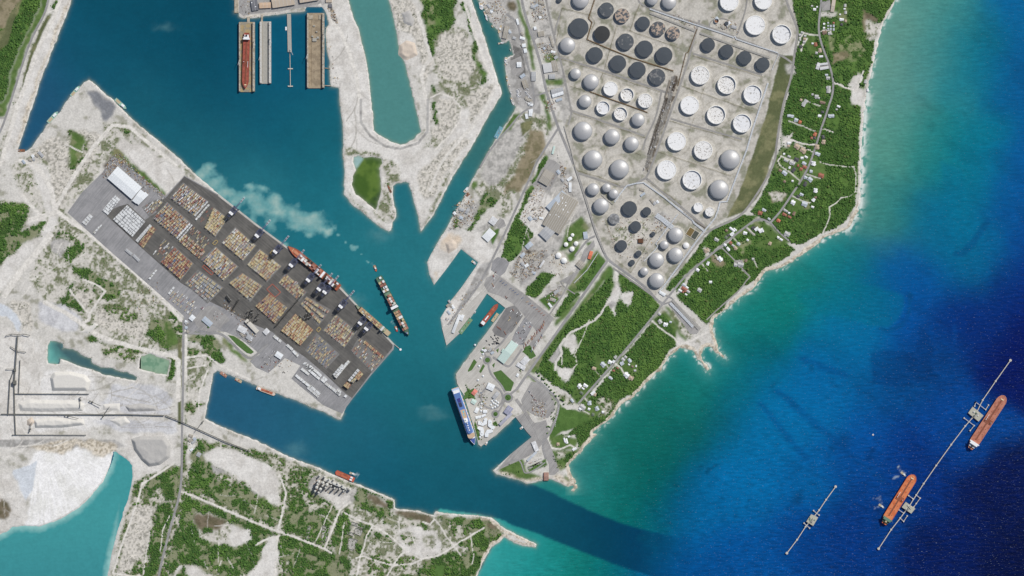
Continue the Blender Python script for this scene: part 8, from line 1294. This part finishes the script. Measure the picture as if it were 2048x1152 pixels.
trees(scat('1566,284 1600,300 1620,310 1608,360 1586,362 1552,345 1554,312', 34), 'garden tree among the houses of the looping lane', 'garden trees of the looping lane', (3, 4.8)); trees(scat('1500,440 1540,450 1568,478 1530,490 1504,470', 16), 'garden tree near the pale courthouse', 'garden trees by the road bend', (3, 4.6)); trees(scat('1440,450 1500,440 1490,500 1430,520', 22), 'garden tree along the road below the pipes', 'garden trees by the road bend', (3, 4.6)); trees(scat('1200,712 1276,724 1268,750 1196,740', 16), 'garden tree among the upper lane houses', 'garden trees of the southern lane', (3, 4.6)); trees(scat('1146,772 1200,800 1180,830 1150,806', 18), 'garden tree among the lower lane houses', 'garden trees of the southern lane', (3, 4.6))
trees(scat('404,634 414,644 420,656 412,656 400,640', 6), 'dark tree against the blue grey office', 'trees by the terminal office', (3.4, 4.8)); trees([(1027, 72), (1024, 74)], 'dark round tree by the boatyard hut', 'trees by the boatyard', (4, 5)); trees([(1078, 77), (1080, 79)], 'dark round tree by the taupe office', 'trees by the taupe office', (4, 5)); trees([(1075, 180), (1078, 182), (1081, 180)], 'round tree at the road crossing by the boatyard', 'trees by the boatyard', (3.6, 4.6)); trees([(1091, 157), (1118, 163), (1121, 160)], 'round tree beside the eastern stores', 'trees by the stores', (3.6, 4.6)); trees([(994, 370), (996, 372), (995, 374)], 'dark lone tree in the pale open ground', 'lone trees', (3, 4)); trees([(1150, 430), (1154, 426), (1156, 434), (1160, 384)], 'tree in the road verge beside the factory', 'trees by the factory', (3.4, 4.4)); trees([(1004, 477), (1002, 458)], 'tree at the white building forecourt', 'trees by the white building', (3, 4))
for k, (x, y, r, lab, grp) in enumerate(TREES[:300]):
    j_, i_ = int((y + 60) / G), int((x + 60) / G); z = max(2.2, float(ZL[j_, i_])); t = thing('tree', lab, 'tree', (*P(x, y), z + (.5 if 920 < x < 1030 and 690 < y < 890 else 0)), random.uniform(0, 6.28), grp); t.scale = (r, r, r * random.uniform(1.0, 1.35))
    for nm, me in zip(('crown', 'trunk'), _tm[k % 6]): o = bpy.data.objects.new(nm, me); COL.objects.link(o); o.parent = t
# ================================================================ vehicles, straddle carriers, barriers, scrap
CARC = {'white': (228, 229, 230), 'silver': (176, 178, 180), 'black': (40, 41, 44), 'red': (150, 56, 48), 'blue': (70, 92, 130), 'tan': (190, 172, 144)}
_cm = {}
M_TYRE = mat('tyre', (34, 34, 34), .9)
def car_mesh(c, kind):
    if (c, kind) in _cm: return _cm[(c, kind)]
    m_ = mat('paint_' + c, CARC[c], .35, .03, .5, spec=.5); L, W_, H = {'car': (4.6, 1.85, 1.5), 'lorry': (9.5, 2.5, 3.4), 'van': (6, 2.1, 2.5)}[kind]; mb = MB()
    prof = [(-L / 2, .35), (L / 2, .35), (L / 2, .85), (L * .27, .95), (L * .14, H), (-L * .32, H), (-L / 2, .95)] if kind == 'car' else [(-L / 2, .5), (L / 2, .5), (L / 2, H * .5), (L * .42, H * .72), (L * .26, H * .74), (L * .25, H), (-L / 2, H)]
    n = len(prof); vs = [(x, s * W_ / 2, z) for s in (-1, 1) for x, z in prof]; mb.add(vs, [tuple(range(n)), tuple(range(2 * n - 1, n - 1, -1))] + [(i, n + i, n + (i + 1) % n, (i + 1) % n) for i in range(n)], m_)
    mb.add([(L * .26, s, .97) for s in (-W_ * .44, W_ * .44)] + [(L * .15, s, H * .95) for s in (W_ * .4, -W_ * .4)], [(0, 1, 2, 3)], M_GLASS)
    for sx in (-.3, .3):
        for sy in (-1, 1): mb.box(L * sx, sy * W_ * .44, 0, .66, .66, .24, M_TYRE)
    _cm[(c, kind)] = mb.mesh({'car': 'parked_car', 'lorry': 'lorry', 'van': 'parked_van'}[kind]); return _cm[(c, kind)]
VEH = 0
def vehicle(x, y, a, kind, c, where, z=2.9):
    global VEH
    if VEH >= 292: return
    VEH += 1; o = bpy.data.objects.new({'car': 'parked_car', 'lorry': 'lorry', 'van': 'parked_van'}[kind], car_mesh(c, kind)); COL.objects.link(o); o.location = (*P(x, y), z); o.rotation_euler = (0, 0, a); s_ = random.uniform(.96, 1.04); o.scale = (s_, s_, s_)
    tag(o, f'{c} {kind} parked {where}', kind, 'vehicles ' + where)
cw = ['white'] * 5 + ['silver'] * 3 + ['black'] * 3 + ['red', 'red', 'blue', 'tan']
for r_ in range(13):
    p0 = (1046 + r_ * 3.6, 796 - r_ * 1.6)
    for k in range(10):
        x, y = 1064 + (r_ - 6) * 3.1 + k * 1.5 + random.uniform(-.4, .4), 770 + r_ * 4.6 + k * 2.2 - 6 + random.uniform(-.4, .4)
        if inside(rd('1046,800 1064,768 1076,768 1100,800 1092,832 1072,830 1050,818'), np.array([[x]]), np.array([[y]]))[0, 0] and random.random() < .82: vehicle(x, y, -.9 + random.uniform(-.15, .15), random.choice(['car', 'car', 'car', 'van']), random.choice(cw), 'in the crowded customs car park', 2.95)
for k in range(46):
    x, y = 1032 + random.uniform(0, 34), 642 + random.uniform(0, 46)
    if inside(rd('1030,664 1050,634 1066,650 1046,690 1030,690 1022,684'), np.array([[x]]), np.array([[y]]))[0, 0]: vehicle(x, y, random.choice((-.9, .7)) + random.uniform(-.1, .1), random.choice(['car', 'van', 'lorry']), random.choice(cw), 'on the grey port lot', 3.0)
for k in range(16): vehicle(972 + random.uniform(0, 26), 690 - random.uniform(0, 22) + random.uniform(-4, 4), -.9, 'lorry', 'black', 'on the white gravel west of the aqua warehouse', 2.7)
for k in range(24): vehicle(1160 - k * 1.9 * .75 - 60 + random.uniform(-.4, .4) + 10 * 0 + 0, 806 - k * 2.3 * .8 + random.uniform(-.4, .4), -.7, 'car', random.choice(cw), 'along the kerb of the curving road', 2.6) if False else None
for k in range(22): f = k / 21; vehicle(1070 + f * 36 + random.uniform(-.5, .5), 752 + f * 34 + random.uniform(-.5, .5), -.75, 'car', random.choice(['white', 'white', 'silver']), 'along the verge of the car park road', 2.6)
for k in range(14): f = k / 13; vehicle(1118 - f * 8 + random.uniform(-.6, .6), 806 + f * 46, -1.2, 'car', random.choice(['white', 'white', 'silver', 'red']), 'beside the curving road by the lawn', 2.6)
for k in range(26): vehicle(random.choice((1037, 1054)) + random.uniform(-2, 5), 176 + random.uniform(0, 34), random.uniform(-.3, .3), 'van', 'white', 'in the boat yard', 2.8)
for k in range(20): vehicle(515 + random.uniform(0, 50), 700 + random.uniform(0, 36), random.choice((.6, -.9)), random.choice(['car', 'lorry']), random.choice(cw), 'in the southern service yard', 2.85)
for k in range(12): vehicle(424 + random.uniform(0, 22), 622 + random.uniform(0, 18), -.7, 'car', random.choice(cw), 'in the terminal office car park', 3.1)
for k in range(12): f = k / 11; vehicle(1058 + f * 24, 927 - f * 10 + random.uniform(-1, 1), -.4, 'car', random.choice(cw), 'in the small car park on the southern point', 2.8)
for k in range(14): f = k / 13; vehicle(988 + f * 2 + random.uniform(-3, 3), 546 + random.uniform(-3, 20), random.uniform(0, 3), random.choice(['car', 'lorry']), random.choice(cw), 'near the head of the slip', 3.0)
# boats laid up ashore
for k in range(22):
    x, y = (1034 + random.uniform(0, 5), 178 + k * 1.5) if k < 11 else (1054 + random.uniform(-2, 8), 184 + (k - 11) * 2.4); boat(x, y, random.uniform(-.3, .3), random.uniform(8, 13), random.uniform(2.8, 3.8), M_CRHULL, M_SUPER, 'white boat laid up ashore in the boat yard', 'boats ashore', 'boat', .1).location.z = 3.2
M_STR = mat('carrier_dark', (62, 62, 60), .6, .1)
sc_root = None
def straddle(x, y, lab, grp):
    global sc_root
    if sc_root is None:
        sc_root = thing('straddle_carrier', lab, 'straddle carrier', (0, 0, 2.95), 0, grp)
        for sy in (-2.2, 2.2):
            mb = MB(); mb.box(0, sy, .5, 1.6, 9.5, .8, M_STR); mb.box(0, sy, 10.5, 11.6, 9.5, .9, M_STR); [mb.box(sx, sy, 1.6, 10.5, .8, .7, M_STR) for sx in (-4, 0, 4)]; mb.obj('side_frame', sc_root)
        mb = MB(); [mb.box(sx, 0, 11.6, 12.4, 1.2, 5.4, M_STR) for sx in (-4, 4)]; mb.box(0, 0, 11.7, 13, 6, 2.4, M_STR); mb.obj('top_frame', sc_root); mb = MB(); mb.box(5, 1.2, 9, 11.4, 1.8, 2, M_CRW); mb.obj('cab', sc_root); r = sc_root
    else: r = copy_tree(sc_root)
    r.location = (*P(x, y), 2.95); r.rotation_euler = (0, 0, NA + random.uniform(-.1, .1)); r['label'] = lab; r['group'] = grp
for k in range(30): f = k / 29; straddle(604 - f * 52 + random.uniform(-.5, .5), 590 + f * 62 + random.uniform(-.5, .5), 'dark straddle carrier parked in the long row between stacks', 'straddle carriers in the row')
for k in range(14): straddle(598 + random.uniform(0, 26), 626 + random.uniform(0, 14), 'dark straddle carrier bunched by the eastern pad', 'straddle carriers by the eastern pad')
for k in range(16): f = k / 15; straddle(454 + f * 16 if k < 8 else 466 + (k - 8) * 1.6, 592 + f * 22 if k < 8 else 618 - (k - 8) * 2.6, 'dark straddle carrier in the workshop yard', 'straddle carriers in the workshop yard')
for k in range(18): straddle(494 + random.uniform(0, 26), 620 + random.uniform(0, 26), 'dark straddle carrier beside the cream shed', 'straddle carriers by the cream shed')
def barrier(quad, w, m_, lab):
    q = W(rd(quad)); c = q[0]; t = thing('crane_rail_frame', lab, 'barrier', (*c, 2.95), 0, 'painted frames in the container yard')
    for a, b in zip(q, q[1:] + q[:1]): mb = MB(); mb.beam((a[0] - c[0], a[1] - c[1], 1.2), (b[0] - c[0], b[1] - c[1], 1.2), w, 2.4, m_); mb.obj('side', t)
M_FR = mat('frame_red', (186, 104, 84), .7, .1); M_FY = mat('frame_yellow', (196, 172, 112), .7, .1)
barrier('545,568 561.5,584.5 550,594.5 533.5,578.5', 2.6, M_FR, 'large empty red frame between container pads'); barrier('408,530 427,546 423,550 405,534', 2.2, M_FR, 'long thin red frame on the yard lane'); barrier('432,480 436,483 430,490 425,487', 2.2, M_FY, 'small yellow and red frame on the yard lane'); barrier('638,654 642,658 637,664 633,660', 2.2, M_FY, 'small tan frame beside the scattered pad'); barrier('546,500 549,503 544,509 540,506', 2, M_FY, 'small yellow frame under a quay crane')
# loose plant and scrap in the work yards, too jumbled to count
sm = MB(); SM = [mat('scrap_' + n_, c, .85, .15, .6) for n_, c in (('rust', (132, 96, 74)), ('grey', (128, 126, 122)), ('dark', (72, 68, 64)), ('pale', (210, 208, 202)), ('tan', (176, 154, 118)), ('blue', (110, 128, 150)), ('yellow', (190, 160, 90)))]
def scrap(s, n, wts=(3, 3, 2, 3, 2, .6, .5), smax=7.0, hmax=2.6):
    w = np.array(wts) / sum(wts)
    for (x, y) in scat2(s, n): X, Y = P(x, y); sm.box(X, Y, 1.8, 2.6 + random.uniform(.6, hmax), random.uniform(1.5, smax), random.uniform(1.2, 3.4), SM[rng.choice(7, p=w)], random.uniform(0, 3.14))
def scat2(s, n):
    p = rd(s); xs = [q[0] for q in p]; ys = [q[1] for q in p]; X = rng.uniform(min(xs), max(xs), n * 4); Y = rng.uniform(min(ys), max(ys), n * 4); m = inside(p, X, Y); return list(zip(X[m][:n], Y[m][:n]))
for q, n_ in (('228,310 240,306 252,322 238,336 222,350 208,358 204,350 214,330', 260), ('242,318 258,326 300,366 300,392 292,388 262,362 240,334', 150), ('268,336 300,362 332,392 326,400 300,374 266,346', 170), ('236,305 250,312 268,334 262,338 244,322', 60), ('1060,2 1088,0 1096,40 1066,44', 170), ('1074,88 1102,80 1112,118 1086,120', 130), ('962,4 1000,2 1020,40 990,50 972,30', 130), ('1064,376 1080,366 1090,384 1060,440 1046,452 1040,440', 130), ('1062,430 1084,410 1090,420 1072,446', 80), ('1046,500 1094,500 1076,540 1040,566 1020,545', 330), ('904,412 942,392 956,414 940,450 910,458 898,464', 220), ('1088,590 1124,566 1122,590 1098,618', 110), ('1084,340 1110,352 1102,378 1086,374', 30), ('1112,300 1150,400 1130,390', 40), ('1060,790 1096,800 1090,838 1066,830', 150), ('1120,330 1132,332 1134,350 1122,352', 40), ('1106,500 1140,524 1116,556 1096,540', 60), ('1424,34 1470,40 1478,66 1430,56', 70), ('1346,24 1394,48 1392,60 1346,40', 60), ('1200,430 1330,440 1320,480 1270,535 1230,510', 200), ('1300,420 1350,440 1340,470 1310,455', 60), ('655,16 668,18 676,46 668,46', 90), ('480,2 500,2 498,28 484,28', 30), ('646,30 680,170 668,170 655,90', 40), ('945,562 960,548 972,552 908,644 890,656 886,640', 60), ('540,700 600,728 580,748 520,740', 40), ('478,644 520,660 500,690 470,664', 90), ('448,600 500,640 490,650 446,618', 90), ('240,590 320,560 330,600 280,620', 60), ('1086,198 1106,196 1112,222 1094,224', 80), ('624,950 700,976 690,990 630,982', 80), ('950,770 972,764 976,820 960,820', 90)):
    scrap(q, n_)
tag(sm.obj('scrap_debris'), kind='stuff')
# limestone boulders along the shores
m_r = (np.abs(SDn - 1.2) < 1.6) & ~quay & (rng.random(GX.shape) < .16) & ~((GX < 300) & (GY > 880)); RX, RY = (GX[m_r] - 1024) * S + rng.uniform(-2, 2, m_r.sum()), (576 - GY[m_r]) * S + rng.uniform(-2, 2, m_r.sum()); rk = MB(); ROCKM = [mat('limestone_rock', (206, 197, 180), .95, .12, .5), mat('weathered_rock', (150, 142, 124), .95, .12, .5)]
for x, y, z in zip(RX, RY, ZL[m_r]):
    r_ = random.uniform(.8, 2.6); a = random.uniform(0, 3); rk.box(x, y, z - 1, z + r_ * .55, r_ * 1.8, r_ * 1.3, ROCKM[random.random() < .4], a, random.uniform(.45, .75))
tag(rk.obj('shore_boulders'), kind='stuff')
# ---- alike things in one group: say which one, counted from the north (top)
_ones = ['', 'first', 'second', 'third', 'fourth', 'fifth', 'sixth', 'seventh', 'eighth', 'ninth']
ORDX = ORD[:19] + [(t_ + 'th' if False else (t_[:-1] + 'ieth' if k == 0 else t_ + '-' + _ones[k])) for t_ in ('twenty', 'thirty', 'forty', 'fifty', 'sixty') for k in range(10)]
_same = defaultdict(list)
for o in scene.objects:
    if o.parent is None and 'label' in o and 'category' in o: _same[o['label']].append(o)
for lab, seq in _same.items():
    if len(seq) < 2 or len(seq) > 69 or len(lab.split()) > 13: continue
    seq.sort(key=lambda o: -o.location.y)
    for k, o in enumerate(seq): o['label'] = f"{lab}, {ORDX[k]} from north"
for o in scene.objects:
    if 'label' in o and len(o['label'].replace('-', ' - ').split()) > 16: print('LONG', o['label'])
